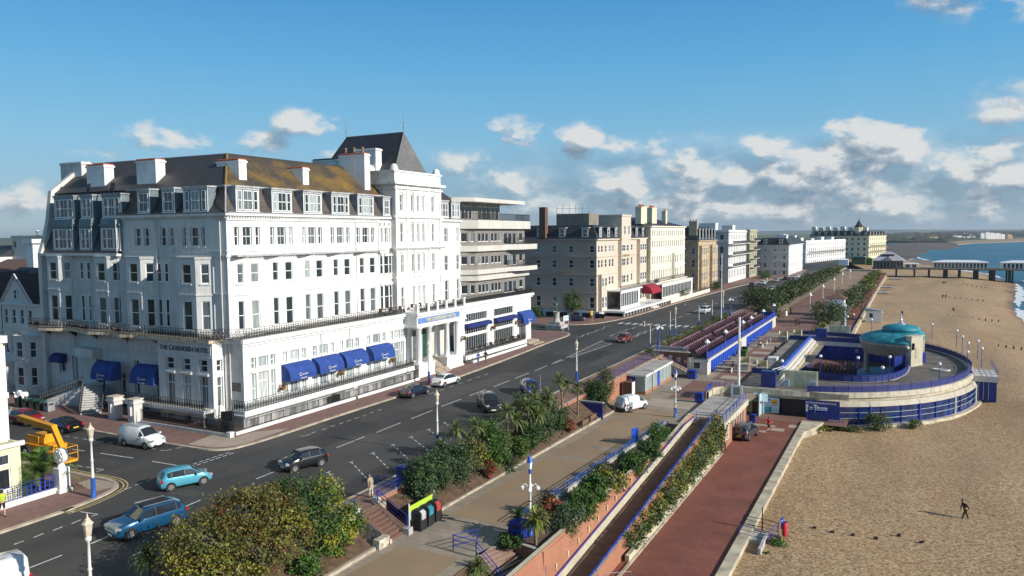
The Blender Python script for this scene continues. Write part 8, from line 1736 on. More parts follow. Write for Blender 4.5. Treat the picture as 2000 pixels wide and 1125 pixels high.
# ================================================================== other buildings
def block(name, label, P0, Lf, Ls, H, m, rows, fc, sc_, rz=0.0, roof='mansard', roofm='dark_slate', mh=3.0, mi_=1.6, dorm=(0, 0), chim=(), bands=(), balc=(), ww=.9, cat='hotel', glass='dark_window_glass', side_m=None, bays=(), group=None, style='s', dens=None, chm=None, blm='black_iron', bproj=1.0):
    """terrace block: front faces the sea (+x), side faces the camera (-y); P0 = near front corner"""
    t = thing(name, label, cat, (P0[0], P0[1], 0), rz, group); W = wm(t); Tf = W @ frame((0, 0, 0), FR); Ts = W @ frame((0, 0, 0), 0); sm = side_m or m
    fo = [(c-ww/2, c+ww/2, z0, z1) for c in fc for z0, z1 in rows]; so_ = [(-c-ww/2, -c+ww/2, z0, z1) for c in sc_ for z0, z1 in rows]
    b = MB(Tf); wall(b, Lf, -1.0, H, fo, .16, m)
    for z in bands: b.box(-.15, -.18, z, Lf+.15, 0, z+.22, m)
    b.box(-.3, -.4, H-.35, Lf+.3, 0, H-.02, m)
    for u0, u1, hh in bays: b.box(u0, -.9, -.5, u1, -.001, hh, m)
    b.T = Ts; wall(b, 0, -1.0, H, so_, .16, sm, u0=-Ls)
    for z in bands: b.box(-Ls, -.18, z, .0, 0, z+.22, sm)
    b.box(-Ls, -.4, H-.35, .0, 0, H-.02, sm); b.T = W; b.box(-Ls, Lf-.1, -1, 0, Lf, H, m); b.box(-Ls-.1, 0, -1, -Ls, Lf, H, sm)
    b.quad((-Ls, 0, H-.3), (0, 0, H-.3), (0, Lf, H-.3), (-Ls, Lf, H-.3), 'roof_felt'); b.build('wall', t)
    nb = [(u0, u1) for u0, u1, hh in bays]
    for o in fo:
        inb = any(u0-.2 < (o[0]+o[1])/2 < u1+.2 and o[3] < hh for u0, u1, hh in bays); window(t, Tf, *o, -.91 if inb else .14, style, 'white_paint', glass, pane=False)
    for o in so_: window(t, Ts, *o, .14, style, 'white_paint', glass, pane=False)
    b = MB(W)
    if roof == 'mansard':
        a = mi_; b.add([(.2, -.2, H), (.2, Lf, H), (-Ls, Lf, H), (-Ls, -.2, H), (-a, a, H+mh), (-a, Lf-.2, H+mh), (-Ls+a, Lf-.2, H+mh), (-Ls+a, a, H+mh)], [(0, 1, 5, 4), (3, 0, 4, 7), (1, 2, 6, 5), (2, 3, 7, 6), (4, 5, 6, 7)], roofm)
    elif roof == 'hip':
        c = Ls/2; b.add([(.1, -.1, H), (.1, Lf, H), (-Ls, Lf, H), (-Ls, -.1, H), (-c, c*.8, H+mh), (-c, Lf-c*.8, H+mh)], [(0, 1, 5, 4), (3, 0, 4), (1, 2, 5), (2, 3, 4, 5)], roofm)
    else: b.box(-Ls, 0, H, -.2, Lf, H+.02, 'roof_felt'); b.box(-.25, 0, H, 0, Lf, H+.6, m); b.box(-Ls, 0, H, -.25, .25, H+.6, sm)
    b.build('roof', t)
    def dm(T_, u): return dormer(t, T_, u-.75, u+.75, H+.25, H+mh*.78, .1, mi_*.9, [(u-.55, u+.55, 's1')], cheek=roofm, head='lead_flash', gm=glass)
    for i in range(dorm[0]): dm(Tf, Lf*(i+.5)/dorm[0])
    for i in range(dorm[1]): dm(Ts, -Ls*(i+.5)/dorm[1])
    for (x, y, w_, l_, h_, pots) in chim:
        b = MB(W); z = H+(mh if roof != 'flat' else 0)*.2; zt = H+(mh if roof != 'flat' else 0)+h_; b.box(x-w_/2, y-l_/2, z, x+w_/2, y+l_/2, zt, chm or m); b.box(x-w_/2-.1, y-l_/2-.1, zt-.3, x+w_/2+.1, y+l_/2+.1, zt-.1, chm or m); c_ = b.build('chimney', t)
        for k in range(pots):
            q = MB(W); f = (k+.5)/pots; px_, py_ = (x-w_/2+w_*f, y) if w_ > l_ else (x, y-l_/2+l_*f); q.tube((px_, py_, zt-.1), (px_, py_, zt+.6), .14, 'terracotta', 6); q.build('chimney_pot', c_)
    for (z, u0, u1) in balc:
        b = MB(Tf); b.box(u0, -bproj, z-.2, u1, 0, z, m if blm == 'black_iron' else blm); bo = b.build('balcony', t); b = MB(Tf); railing(b, [(u0, -bproj+.05, z), (u1, -bproj+.05, z)], .95, 'black_iron', 'bars', .3); b.build('railing', bo)
    return t
# cream corner building at lower left, its wall, railing and shell ornament
YB = thing('corner_building', 'cream single-storey corner building with large white windows, cut off at the left edge', 'building', (-58, 22, 0)); b = MB(frame((-55.2, 0, 0), FR)); ops = [(y, y+3.4, z0, z1) for y in (19.5, 23.4, 27.2) for z0, z1 in ((1.0, 2.55), (2.75, 3.55))]
wall(b, 31.3, 0, 4.25, ops, .2, 'yellow_render', u0=-10)
for o in ops: window(YB, b.T, *o, .16, '1', 'white_paint', 'dark_window_glass')
b.box(-10, -.25, 4.0, 31.5, 0, 4.3, 'offwhite'); b.T = None; b.box(-66, 31.1, 0, -55.2, 31.3, 4.25, 'yellow_render'); b.quad((-66, -10, 4.2), (-55.2, -10, 4.2), (-55.2, 31.3, 4.2), (-66, 31.3, 4.2), 'roof_felt_pale'); b.build('wall', YB)
b = MB(); b.box(-70, -10, 4.2, -56.05, 31.0, 11.2, 'yellow_render'); b.box(-70, -10, 11.2, -55.85, 31.2, 11.7, 'offwhite'); b.box(-56.3, 30.2, 4.3, -55.95, 31.05, 11.0, 'offwhite'); b.box(-56.25, 29.9, 7.3, -55.85, 31.1, 7.7, 'offwhite'); b.build('upper_storey', YB)
r = thing('garden_wall', 'low white wall with blue railings beside the palm', 'wall', (-54.2, 31, .1)); b = MB(); b.box(-54.5, 25, .1, -54.15, 33.1, .5, 'white_stucco'); b.build('low_wall', r); b = MB(); railing(b, [(-54.3, 25, .5), (-54.3, 29.5, .5)], 1.0, 'lead_grey', 'rails'); railing(b, [(-54.3, 29.5, .5), (-54.3, 33.0, .5)], .95, 'blue_paint', 'rails'); railing(b, [(-54.3, 29.5, .45), (-54.3, 33, .45)], .7, 'blue_paint', 'bars', .3); b.build('railing', r)
t = thing('gate_pier', 'white pier topped by a rounded shell ornament beside the palm', 'gate pier', (-54.1, 33.5, .1)); b = MB(); b.box(-54.5, 33.1, .1, -53.8, 33.9, 1.9, 'white_stucco'); b.box(-54.6, 33.0, .1, -53.7, 34.0, .35, 'white_stucco'); b.build('pier', t)
b = MB(); b.tube((-54.15, 33.3, 2.75), (-54.15, 33.75, 2.75), .55, 'white_stucco', 18); b.lathe((-54.15, 33.5, 1.9), [(.3, 0), (.15, .4)], 'white_stucco', 10)
for k in range(6): a = k*pi/3; b.tube((-54.15+cos(a)*.3, 33.24, 2.75+sin(a)*.3), (-54.15+cos(a)*.3, 33.3, 2.75+sin(a)*.3), .14, 'offwhite', 8)
b.build('ornament', t)
# gabled houses left of the hotel
for i, (xa, xb, l) in enumerate(((-97.4, -89.6, 'pale gabled house adjoining the left side of the white hotel'), (-105.4, -97.6, 'pale gabled house with columned porch at the left edge of the picture'))):
    t = thing('gabled_house', l, 'house', ((xa+xb)/2, 54, 0)); T = S_(54.0); b = MB(T); c = (xa+xb)/2-1.0; W_ = 'pale_grey_render'; ops = [(x-.4, x+.4, 8.2, 10.0) for x in (c-2.2, c-.6, c+1.0, c+2.6)]+[(x-.45, x+.45, 4.6, 6.8) for x in (c-2.2, c-1)]
    wall(b, xb, -1, 10.7, ops, .2, W_, u0=xa); b.box(xa, -.3, 10.5, xb, 0, 10.75, W_); b.box(xa, -.15, 7.4, xb, 0, 7.6, W_)
    b.add([(c-2.8, -.05, 10.7), (c+3.2, -.05, 10.7), (c+.2, -.05, 14.0)], [(0, 1, 2)], W_); b.tube((c-3.0, -.15, 10.7), (c+.2, -.15, 14.2), .14, W_, 4); b.tube((c+3.4, -.15, 10.7), (c+.2, -.15, 14.2), .14, W_, 4); b.build('wall', t)
    for o in ops: window(t, T, *o, .18, 's', 'white_paint', 'dark_window_glass', pane=False)
    window(t, T, c-.15, c+.55, 11.2, 12.4, -.1, 's', 'white_paint', 'dark_window_glass', pane=False)
    bb = bay(t, T, c+.2, xb-.3, 1.1, 1.3, -1, 7.0, [(1.2, 3.4), (4.5, 6.4)], W_, 's', gm='dark_window_glass', side=(True, True), ratio=.4); bb.build('bay', t)
    b = MB(); b.box(xa+1, 52.2, 3.4, c+.2, 54, 3.8, W_); b.box(xa+1, 52.3, -.2, c+.2, 54, .9, W_)
    for x in (xa+1.4, xa+3, c-.3): b.tube((x, 52.5, .9), (x, 52.5, 3.4), .2, W_, 8)
    b.build('porch', t)
    b = MB(); c2 = c+.2; b.add([(xa, 54, 10.7), (xb, 54, 10.7), (xb, 61, 14.6), (xa, 61, 14.6), (xb, 68, 10.7), (xa, 68, 10.7)], [(0, 1, 2, 3), (3, 2, 4, 5)], 'purple_slate'); b.add([(c2-3.2, 53.7, 10.7), (c2, 53.7, 14.15), (c2, 60.5, 14.3), (c2-3.2, 56, 11), (c2+3.2, 53.7, 10.7), (c2+3.2, 56, 11)], [(0, 1, 2, 3), (1, 4, 5, 2)], 'purple_slate'); b.build('roof', t)
for i, (x, l) in enumerate(((-80.6, 'tall grey wheeled bin by the side entrance stair'), (-82.0, 'dark green wheeled bin, second from the stair'), (-83.2, 'dark green wheeled bin, third from the stair'), (-84.5, 'dark green wheeled bin, fourth from the stair'), (-85.8, 'dark green wheeled bin with white bags on top'))): bin_(x, 48.9, .12, l, 'lead_grey' if i == 0 else 'paint_green', 1.15, .75)
b = MB(); leaves(b, [(-85.6, 48.9, 1.5, .7, .4, .25)], 120, .25, ['globe_white'], 3); tag(b.build('rubbish_bags'), 'crumpled white rubbish bags heaped on the wheeled bins', 'rubbish')
# roofs of the town behind, at the left edge
for nm, l, x0, x1, y0, y1, z, m_, rm, hh in (('town_house', 'dark roofed house with yellow end wall behind the gabled houses', -128, -119, 78, 88, 10.5, 'cream_paint', 'purple_slate', 2.6), ('town_house', 'brown tiled long roof behind the gabled houses', -145, -122.5, 74, 90, 11.5, 'dark_brick', 'dark_brick', 3.2), ('town_house', 'red brick house with slate roof at the far left', -236, -196, 120, 140, 12, 'dark_brick', 'roof_slate', 3.4),
        ('office_block', 'plain grey flat-topped building with roof vents on the left skyline', -214, -200, 122, 145, 19, 'pale_grey_render', None, 0), ('office_block', 'low pale flat building beside the hotel gable on the skyline', -212, -188, 130, 150, 14.5, 'pale_grey_render', None, 0), ('town_house', 'blue grey roofed house at the far left edge', -240, -214, 118, 130, 13.5, 'white_stucco', 'dark_slate', 3)):
    t = thing(nm, l, 'building', ((x0+x1)/2, y0, 0)); b = MB(); b.box(x0, y0, 0, x1, y1, z, m_); b.box(x0+1, y0-.05, z-3, x0+2, y0, z-1.4, 'car_glass'); b.box(x1-2.2, y0-.05, z-3, x1-1.2, y0, z-1.4, 'car_glass'); b.box(x0-.2, y0-.2, z-.3, x1+.2, y1+.2, z-.01, m_); b.build('wall', t)
    b = MB()
    if rm: c = (y0+y1)/2; b.add([(x0-.3, y0-.3, z), (x1+.3, y0-.3, z), (x1+.3, c, z+hh), (x0-.3, c, z+hh), (x1+.3, y1, z), (x0-.3, y1, z)], [(0, 1, 2, 3), (3, 2, 4, 5), (0, 3, 5), (1, 4, 2)], rm)
    else:
        b.box(x0, y0, z, x1, y1, z+.1, 'roof_felt')
        for k in range(3): b.lathe((x0+5+k*3, y0+4, z), [(.3, 0), (.3, 1.2), (.6, 1.3), (.1, 1.6)], 'bright_metal', 8)
    b.build('roof', t)
t = thing('chimney_stack', 'tall white chimney stack with moulded cap among the left roofs', 'chimney', (-128.5, 77, 10)); b = MB(); b.box(-130, 76.4, 9, -128.2, 77.6, 17.6, 'white_stucco'); b.box(-130.5, 76, 17.6, -127.7, 78, 18.3, 'white_stucco'); b.build('stack', t)
# ---- beige hotel beyond the side street ----
scl = [14.2, 10.2, 6.1, 1.1]; fcl = [1.5, 3.4, 5.8, 8.4, 10.4, 14.8, 16.0, 18.2, 21.5, 24.2, 28.8, 30.6, 32.4]
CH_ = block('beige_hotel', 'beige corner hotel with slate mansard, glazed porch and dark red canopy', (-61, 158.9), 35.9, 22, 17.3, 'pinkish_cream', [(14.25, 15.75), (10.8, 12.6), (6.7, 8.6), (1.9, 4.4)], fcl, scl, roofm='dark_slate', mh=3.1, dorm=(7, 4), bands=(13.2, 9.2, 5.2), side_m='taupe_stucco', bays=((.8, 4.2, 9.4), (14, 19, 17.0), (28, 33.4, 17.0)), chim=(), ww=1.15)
b = MB(frame((-61, 158.9, 0), FR)); b.box(14.0, -.95, 16.9, 20.7, 6, 22.8, 'pinkish_cream'); b.box(13.8, -1.1, 22.5, 20.9, 6.2, 22.9, 'pinkish_cream'); b.build('tower', CH_)
for u in (15.6, 18.6): window(CH_, frame((-61, 158.9, 0), FR), u, u+1, 18.2, 20.3, -.97, 's', 'white_paint', 'dark_window_glass', pane=False)
text('CUMBERLAND', frame((-72.1, 158.68, 9.62), 0), .85, 'tan_stone', parent=CH_, ext=.03); text('CUMBERLAND', frame((-60.02, 173.2, 12.9), FR), .85, 'tan_stone', parent=CH_, ext=.03)
b = MB(); b.box(-74.5, 158, 17.5, -73, 159.5, 24.5, 'dark_brick'); b.box(-72, 162, 19, -64, 168, 23, 'roof_felt'); 
for k in range(6): b.tube((-72+k*1.6, 162, 23), (-72+k*1.6, 162, 25.2), .05, 'metal', 4)
b.tube((-72, 162, 24.2), (-64, 162, 24.2), .05, 'metal', 4); b.build('roof_plant', CH_)
t = thing('glazed_porch', 'long white glazed porch with white terrace along the beige hotel front', 'porch', (-59, 176, 0)); b = MB(frame((-57.2, 0, 0), FR)); ops = [(164.4+i*1.25, 165.4+i*1.25, 1.9, 4.9) for i in range(10)]; wall(b, 178.0, 1.2, 5.5, ops, .12, 'white_paint', u0=164); b.box(160.5, -2.2, .9, 194, 3.6, 1.3, 'white_paint'); b.box(163.8, -.2, 5.3, 194.5, 3.7, 5.6, 'white_paint')
for i in range(16): b.box(160.6+i*2.15, -2.1, -.2, 160.85+i*2.15, -1.8, .9, 'white_paint')
b.box(160.5, -1.6, -.2, 194, -1.5, .9, 'black_iron'); b.build('frame', t); b = MB(frame((-57.2, 0, 0), FR))
for o in ops: b.box(o[0], .1, o[2], o[1], .13, o[3], 'dark_window_glass')
b.build('glazing', t); b = MB(frame((-57.2, 0, 0), FR)); railing(b, [(163.8, 0, 5.6), (194.4, 0, 5.6)], .9, 'black_iron', 'bars', .3); b.build('railing', t)
b = MB(); b.box(-78, 155.2, .1, -58.9, 155.8, 1.6, 'pale_blue_panel'); b.box(-78, 155.7, -.1, -58.9, 158, 1.2, 'white_paint')
for k in range(7): b.box(-77.4+k*2.9, 155.15, .2, -75.2+k*2.9, 155.19, 1.2, 'black_iron')
tag(b.build('terrace_wall'), 'low pale blue and white terrace wall round the beige hotel corner', 'wall')
M('canopy_red', (.30, .01, .03), .7, .15)
awning(179.4, 187.2, 5.9, 4.1, -57.2, 'canopy_red', 2.6, parent=CH_, letters=False)
b = MB(frame((-57.2, 0, 0), FR)); st_ = stair(CH_, -54.6, 183.3, .1, -57.0, 183.3, 1.3, 5, 6, 'pale_slabs', 'offwhite')
# pale yellow hotel
block('cream_hotel', 'pale yellow hotel with two rows of close-set upper windows and tall chimneys', (-60, 195.6), 34.5, 16, 20.4, 'pale_cream', [(17.6, 19.2), (14.6, 16.5), (10.1, 12.3), (6.0, 8.6), (1.9, 4.4)], [1.6+i*2.15 for i in range(15)], [2, 5], roof='hip', roofm='purple_slate', mh=2.4, bands=(17.0, 13.6, 9.3, 5.2), side_m='cream_stucco', chim=((-3, 1.2, 1.6, 5, 2.6, 6), (-3, 10.5, 1.6, 4.4, 2.6, 7), (-3, 23, 1.2, 1.6, 2, 2)), balc=((5.4, 0, 34),), bays=((20, 25, 12.8),), ww=.85, chm='cream_stucco')
b = MB(frame((-57.0, 0, 0), FR)); ops = [(196.5+i*1.5, 197.7+i*1.5, 1.6, 4.3) for i in range(20)]; wall(b, 228, .2, 5.0, ops, .12, 'offwhite', u0=196); b.box(195.8, -.1, 4.8, 228.2, 3, 5.1, 'offwhite')
for o in ops: b.box(o[0], .1, o[2], o[1], .13, o[3], 'dark_window_glass')
b.box(196, -2.4, 0, 240, -2.1, 1.1, 'pale_cream'); tag(b.build('glazed_veranda'), 'long white glazed veranda along the pale yellow hotel', 'veranda')
block('stone_hotel', 'brown stone hotel with ornate bays and slate mansard dormers', (-60, 247), 26, 12, 16.0, 'tan_stone', [(11.4, 13.6), (7.3, 9.8), (3.0, 5.6), (.2, 2.2)], [2, 4.6, 7.2, 11, 13.6, 17, 19.6, 23], [1.6, 4.4], roofm='dark_slate', mh=4.6, mi_=2.4, dorm=(6, 1), bands=(14.4, 10.5, 6.5), chim=((-2, 1.4, 2.6, 1.4, 1.6, 3),), bays=((1, 8.4, 14.2), (16, 24.5, 14.2)), side_m='tan_stone')
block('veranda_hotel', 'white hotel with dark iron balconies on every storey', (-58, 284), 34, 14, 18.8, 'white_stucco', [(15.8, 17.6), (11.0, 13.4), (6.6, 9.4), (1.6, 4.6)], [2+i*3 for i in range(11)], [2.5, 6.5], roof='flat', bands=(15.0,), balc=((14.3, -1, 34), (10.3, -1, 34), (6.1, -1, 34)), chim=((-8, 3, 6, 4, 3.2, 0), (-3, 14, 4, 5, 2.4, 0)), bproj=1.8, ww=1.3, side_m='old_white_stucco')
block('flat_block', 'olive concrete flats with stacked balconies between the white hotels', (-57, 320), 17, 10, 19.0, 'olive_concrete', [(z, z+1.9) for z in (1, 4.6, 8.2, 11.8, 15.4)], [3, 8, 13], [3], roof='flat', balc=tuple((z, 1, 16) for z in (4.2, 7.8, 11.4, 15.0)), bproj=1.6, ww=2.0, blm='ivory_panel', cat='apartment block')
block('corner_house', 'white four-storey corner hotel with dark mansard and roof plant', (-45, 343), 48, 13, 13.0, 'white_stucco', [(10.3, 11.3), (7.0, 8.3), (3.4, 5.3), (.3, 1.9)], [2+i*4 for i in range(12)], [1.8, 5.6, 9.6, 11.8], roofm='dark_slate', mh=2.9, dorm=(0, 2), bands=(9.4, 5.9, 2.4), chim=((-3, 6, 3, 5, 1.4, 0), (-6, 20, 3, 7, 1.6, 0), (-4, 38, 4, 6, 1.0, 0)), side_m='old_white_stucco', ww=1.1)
block('white_terrace', 'bright white terrace with regular windows before the pier', (-53.5, 480), 91, 12, 12.7, 'white_stucco', [(10.2, 11.4), (6.4, 8.8), (2.6, 5.0), (-.4, 1.4)], [2.5+i*4.5 for i in range(20)], [3, 8], rz=-radians(9.7), roof='flat', bands=(9.3, 5.8), chim=((-6, 8, 3, 5, 2.2, 0), (-6, 30, 3, 6, 1.6, 0), (-6, 52, 3, 6, 2.4, 0), (-6, 76, 3, 6, 2.2, 0)), ww=1.5, balc=((5.6, 2, 89),))
block('grand_hotel', 'large cream hotel with turret, dormers and many chimneys at the pier end', (-25.0, 600), 40, 42, 15.3, 'cream_stucco', [(12.2, 13.8), (8.6, 10.4), (4.6, 6.8), (.8, 3.0)], [3+i*5 for i in range(8)], [3+i*4.1 for i in range(10)], rz=-radians(14.6), roofm='dark_slate', mh=3.6, mi_=2.2, dorm=(6, 9), bands=(11.4, 7.6, 3.6), side_m='cream_stucco', chim=tuple((-4-i*5.2, 5, 3, 2.4, 2.6+.6*(i % 2), 0) for i in range(8)), ww=1.7, balc=((7.4, 0, 40), (3.6, 0, 40)), chm='pale_cream')
t = thing('turret', 'pointed dark turret with cream lantern rising over the large cream hotel', 'turret', (-32.5, 606, 15)); b = MB(); b.lathe((-32, 606, 15), [(3.2, 0), (3.2, 6.6), (3.8, 7), (2.6, 7.3), (.3, 11.4), (.01, 13.5)], 'dark_slate', 8, False); b.lathe((-32, 606, 15), [(3.3, 1), (3.3, 6.5)], 'cream_stucco', 8, False); b.tube((-32, 606, 28), (-32, 606, 34), .1, 'offwhite', 4); b.build('spire', t)
# statue on its plinth before the beige hotel
t = thing('war_memorial', 'green bronze winged figure on a stone plinth beside the street sign', 'statue', (-61.3, 137.8, 0)); b = MB(); b.cbox((-61.3, 137.8, .3), (3.4, 3.4, .7), 'stone_grey'); b.cbox((-61.3, 137.8, .9), (2.4, 2.4, .6), 'stone_grey'); b.lathe((-61.3, 137.8, 1.2), [(.85, 0), (.6, .5), (.6, 1.7), (.8, 2.0)], 'stone_grey', 8); b.build('plinth', t)
J = [((0, 0, 3.5), .16), ((0, 0, 4.1), .16), ((.05, 0, 4.6), .17), ((.08, 0, 4.95), .07), ((.1, 0, 5.15), .11), ((.3, .25, 4.9), .06), ((.5, .35, 5.6), .05), ((-.2, -.3, 4.5), .06), ((-.4, -.5, 4.2), .05), ((.1, .12, 3.3), .1), ((-.1, -.12, 3.25), .1), ((-.6, .2, 5.2), .09), ((-1.0, .3, 5.7), .04), ((-.6, -.3, 5.1), .09), ((-1.0, -.5, 5.5), .04)]
skin('figure', J, [(0, 1), (1, 2), (2, 3), (3, 4), (2, 5), (5, 6), (2, 7), (7, 8), (0, 9), (0, 10), (2, 11), (11, 12), (2, 13), (13, 14)], 'bronze_green', t, Matrix.Translation((-61.3, 137.8, 0)))
# ---- huts ----
def hut(nm, lab, x0, y0, x1, y1, z, h, m, rm, pitch=.5, cat='hut'):
    t = thing(nm, lab, cat, ((x0+x1)/2, (y0+y1)/2, z)); b = MB(); b.box(x0, y0, z, x1, y1, z+h, m)
    for k in range(int(h/.3)): b.box(x0-.02, y0-.02, z+k*.3, x1+.02, y0-.001, z+k*.3+.03, m)
    b.build('wall', t); b = MB(); b.box((x0*2+x1)/3-.4, y0-.05, z+h*.4, (x0*2+x1)/3+.4, y0-.03, z+h*.75, 'car_glass'); b.box(x1+.0, y0+.5, z+.1, x1+.04, y0+1.5, z+h*.8, 'blue_grey_wood'); b.build('window', t)
    b = MB(); b.add([(x0-.25, y0-.3, z+h+pitch), (x1+.25, y0-.3, z+h), (x1+.25, y1+.3, z+h), (x0-.25, y1+.3, z+h+pitch), (x0-.25, y0-.3, z+h-.02), (x0-.25, y1+.3, z+h-.02)], [(0, 1, 2, 3), (0, 4, 1), (3, 2, 5), (0, 3, 5, 4)], rm); b.build('roof', t); return t
hut('beach_hut', 'small white boarded hut at the top of the shingle', -9.4, 217.5, -5.6, 221, -4.9, 3.0, 'white_paint', 'lead_grey')
t = hut('lookout_hut', 'white lookout hut with dark red hipped roof on the far promenade', -17.2, 203, -13.6, 207, -2.3, 4.2, 'white_paint', 'lead_grey', .0); b = MB(); b.box(-17.0, 199.6, -4.5, -13.2, 206, .4, 'pale_blue_panel'); b.build('base', t); b = MB(); b.add([(-17.8, 202.4, 2.0), (-13.0, 202.4, 2.0), (-13, 207.6, 2.0), (-17.8, 207.6, 2.0), (-15.4, 205, 3.4)], [(0, 1, 4), (1, 2, 4), (2, 3, 4), (3, 0, 4)], 'terracotta' if False else 'dark_brick'); b.build('roof', t)
for (x, y, l) in ((1885-155, 561, 'low wooden beach deck with people near the crowd'), (1750, 545, 'low wooden beach deck nearest the pier'), (1722, 572, 'low dark upturned boat frame at the shingle edge')): p = G(x, y, -4.8); b = MB(); b.box(p.x-2.2, p.y-3, -5.0, p.x+2.6, p.y+3, -4.5, 'stone_grey'); b.path([(p.x-2.2, p.y-3, -3.7), (p.x+2.6, p.y-3, -3.7), (p.x+2.6, p.y+3, -3.7)], .08, 'wood_brown', 4); tag(b.build('beach_deck'), l, 'deck')
# ---- pier ----
P_ = thing('pier', 'long iron pier on dark legs with white pavilions and a grey-roofed entrance hall', 'pier', (10, 446, -7)); b = MB(); b.box(-16.5, 438, -1.0, 95, 452, -.4, 'wood_brown'); b.build('deck', P_)
for i, x in enumerate((-5.3, 3, 9.6, 16.4, 17.4, 23, 29.6, 30.6, 36.4, 37.6, 43.5, 45, 52, 60)):
    for y in (440, 450): b = MB(); b.tube((x, y, -8.5), (x, y, -1), .42, 'black_iron', 6); b.build('leg', P_)
b = MB(); railing(b, [(-6, 438.2, -.4), (95, 438.2, -.4)], 1.1, 'offwhite', 'bars', .8); b.build('railing', P_)
def pav(x0, x1, y0, y1, z, h, rh, m, rm, nwin, lab):
    b = MB(); b.box(x0, y0, z, x1, y1, z+h, m)
    for i in range(nwin): u = x0+(x1-x0)*(i+.22)/nwin; b.box(u, y0-.08, z+.3, u+(x1-x0)/nwin*.6, y0-.01, z+h*.85, 'car_glass')
    c = (y0+y1)/2; i_ = min((y1-y0)/2, (x1-x0)*.3); b.add([(x0-.8, y0-.8, z+h), (x1+.8, y0-.8, z+h), (x1+.8, y1+.8, z+h), (x0-.8, y1+.8, z+h), (x0+i_, c, z+h+rh), (x1-i_, c, z+h+rh)], [(0, 1, 5, 4), (1, 2, 5), (2, 3, 4, 5), (3, 0, 4)], rm); return b.build('pavilion', P_)
pav(-16, -2.2, 438.5, 451, -.6, 4.0, 3.6, 'blue_grey_wood', 'lead_flash', 9, ''); pav(-11.5, -6.5, 442, 447, 5.2, 1.4, 1.2, 'blue_grey_wood', 'lead_flash', 4, ''); pav(-1.6, 4.2, 439, 447, -.4, 2.2, .3, 'globe_white', 'globe_white', 2, ''); pav(11.5, 34.5, 440, 449, -.4, 3.2, 1.0, 'offwhite', 'globe_white', 15, ''); pav(40.8, 66, 440, 449, -.4, 3.2, 1.0, 'offwhite', 'globe_white', 15, '')
b = MB(); b.add([(-10.6, 437.2, 3.4), (-6.8, 437.2, 3.4), (-8.7, 437.2, 5.4), (-10.6, 442, 4.2), (-6.8, 442, 4.2), (-8.7, 443, 5.6)], [(0, 1, 2), (0, 2, 5, 3), (1, 4, 5, 2)], 'lead_flash'); b.build('gable', P_)
for x0, x1, y, z, h, m_, l in ((-28, -21, 468, 0, 4.2, 'paint_green', 'green-hoarded kiosk before the pier entrance'), (-34, -29, 455, 0, 3, 'globe_white', 'white gazebo roof before the pier entrance'), (-20.5, -17.5, 462, 0, 3.4, 'leaf_bright', 'small bright green stall at the pier head')):
    t = thing('kiosk', l, 'kiosk', ((x0+x1)/2, y, z)); b = MB(); b.box(x0, y, z, x1, y+5, z+h, m_); b.build('wall', t); b = MB(); b.add([(x0-.4, y-.4, z+h), (x1+.4, y-.4, z+h), (x1+.4, y+5.4, z+h), (x0-.4, y+5.4, z+h), ((x0+x1)/2, y+2.5, z+h+1)], [(0, 1, 4), (1, 2, 4), (2, 3, 4), (3, 0, 4)], m_); b.build('roof', t)
# ---- far town, woods, hills ----
M('far_wood', (.030, .042, .028), .95, .5, .02, (.06, .065, .04), world=True, detail=6); M('hill', (.07, .09, .06), .95, .4, .001, world=True)
far('ground', [(1700, 474), (1780, 474.5), (1850, 474.2), (1893, 470), (2010, 465.5), (2300, 464), (2300, 454.5), (1700, 456.5)], -8, -3.5, 'far_wood')
b = MB(); R_ = random.Random(31)
for i in range(360):
    px = R_.uniform(1728, 2060); f = R_.random(); py = lerp(472 if px < 1860 else 466-max(0, px-1860)*.01, 458.5, f)-max(0, (px-1728))*.012; p = G(px, py, -4); d = hypot(p.x, p.y)
    if d > 7000 or d < 0 or p.y < 0: continue
    w_ = d*R_.uniform(.004, .012); h = d*R_.uniform(.0014, .0034); b.lathe((p.x, p.y, -5), [(w_, 0), (w_*1.05, h*.5), (w_*.6, h), (.01, h*1.1)], 'far_wood', 7, False)
kind(b.build('far_woodland'), 'stuff')
wd_ = ['near', 'beside', 'left of', 'right of', 'behind', 'below', 'above']
for i in range(44):
    px = 1770+i*4.6+R_.uniform(-3, 3); py = (469.5 if i < 22 else 466.2)-(px-1770)*.010-R_.uniform(0, 5); p = G(px, py, -4); d = hypot(p.x, p.y); w_ = d*R_.uniform(.0016, .0035); h = d*R_.uniform(.0013, .0024)
    t = thing('far_house', 'tiny pale far-shore house, number %d from the left' % (i+1), 'house', (p.x, p.y, -4), .47, 'tiny houses along the far shore'); T = wm(t); b = MB(T); b.box(-w_, -w_*.6, -1, w_, w_*.6, h*1.2, R_.choice(('white_stucco', 'pale_grey_render', 'tan_stone', 'ivory_panel'))); b.build('wall', t); b = MB(T); b.add([(-w_, -w_*.6, h*1.2), (w_, -w_*.6, h*1.2), (w_, w_*.6, h*1.2), (-w_, w_*.6, h*1.2), (-w_, 0, h*1.9), (w_, 0, h*1.9)], [(0, 1, 5, 4), (2, 3, 4, 5), (0, 4, 3), (1, 2, 5)], R_.choice(('purple_slate', 'roof_slate', 'dark_brick'))); b.build('roof', t)
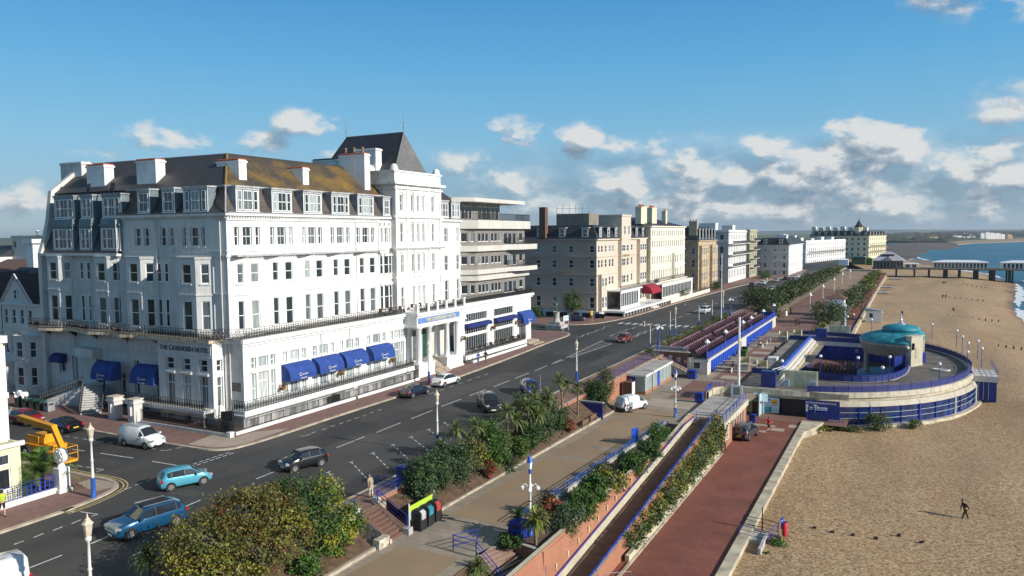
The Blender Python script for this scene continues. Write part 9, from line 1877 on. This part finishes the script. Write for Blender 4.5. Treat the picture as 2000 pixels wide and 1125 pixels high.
for i, (px, w_, h) in enumerate(((1917, 3, 9), (1927, 4, 10), (1937, 4, 9), (1947, 4, 8.5), (1957, 3, 7), (1970, 4, 6))):
    p = G(px, 466.5-(px-1917)*.01, -4); d = hypot(p.x, p.y)/1500; t = thing('tower_block', 'pale harbour apartment block on the far shore, %s of six' % ('leftmost', 'second', 'third', 'fourth', 'fifth', 'tan rightmost')[i], 'apartment block', (p.x, p.y, -4), .47, 'pale apartment blocks on the far shore'); T = wm(t); b = MB(T); b.box(-w_*d, -w_*d, -1, w_*d, w_*d, h*d, 'white_stucco' if i < 5 else 'machine_tan' if 'machine_tan' in MATS else M('machine_tan', (.5, .32, .18), .8).name); b.build('wall', t)
    b = MB(T); b.box(-w_*d*.6, -w_*d*.6, h*d, w_*d*.6, w_*d*.6, h*d*1.12, 'pale_grey_render'); b.build('roof', t)
for nm, a0, a1, D, h0, seed in (('hills', -40, 24, 9500, 22, 1), ('hills', -62, -34, 4200, 10, 2)):
    R_ = random.Random(seed); A = []; B = []; C = []; ph = R_.uniform(0, 6)
    for i in range(81):
        a = radians(a0+(a1-a0)*i/80); h = h0+h0*.32*(sin(i*.16+ph)+.5*sin(i*.41+ph*2)); A.append((sin(a)*D*.93, cos(a)*D*.93, -8)); B.append((sin(a)*D, cos(a)*D, h+8)); C.append((sin(a)*D*1.08, cos(a)*D*1.08, -8))
    b = MB(); b.strip(A, B, 'hill', True); b.strip(B, C, 'hill', True); kind(b.build(nm))
# ================================================================== air
hm = bpy.data.materials.new('haze_air'); hm.use_nodes = True; nt = hm.node_tree; nt.nodes.clear(); o_ = nn(nt, 'ShaderNodeOutputMaterial'); pv = nn(nt, 'ShaderNodeVolumePrincipled'); pv.inputs['Color'].default_value = (.72, .82, .92, 1); pv.inputs['Density'].default_value = .00007; pv.inputs['Anisotropy'].default_value = .2; nt.links.new(pv.outputs[0], o_.inputs['Volume']); MATS['haze_air'] = hm
b = MB(); b.box(-10500, -1000, -9.6, 9600, 17000, 62, 'haze_air'); hz = b.build('haze'); kind(hz, 'stuff')
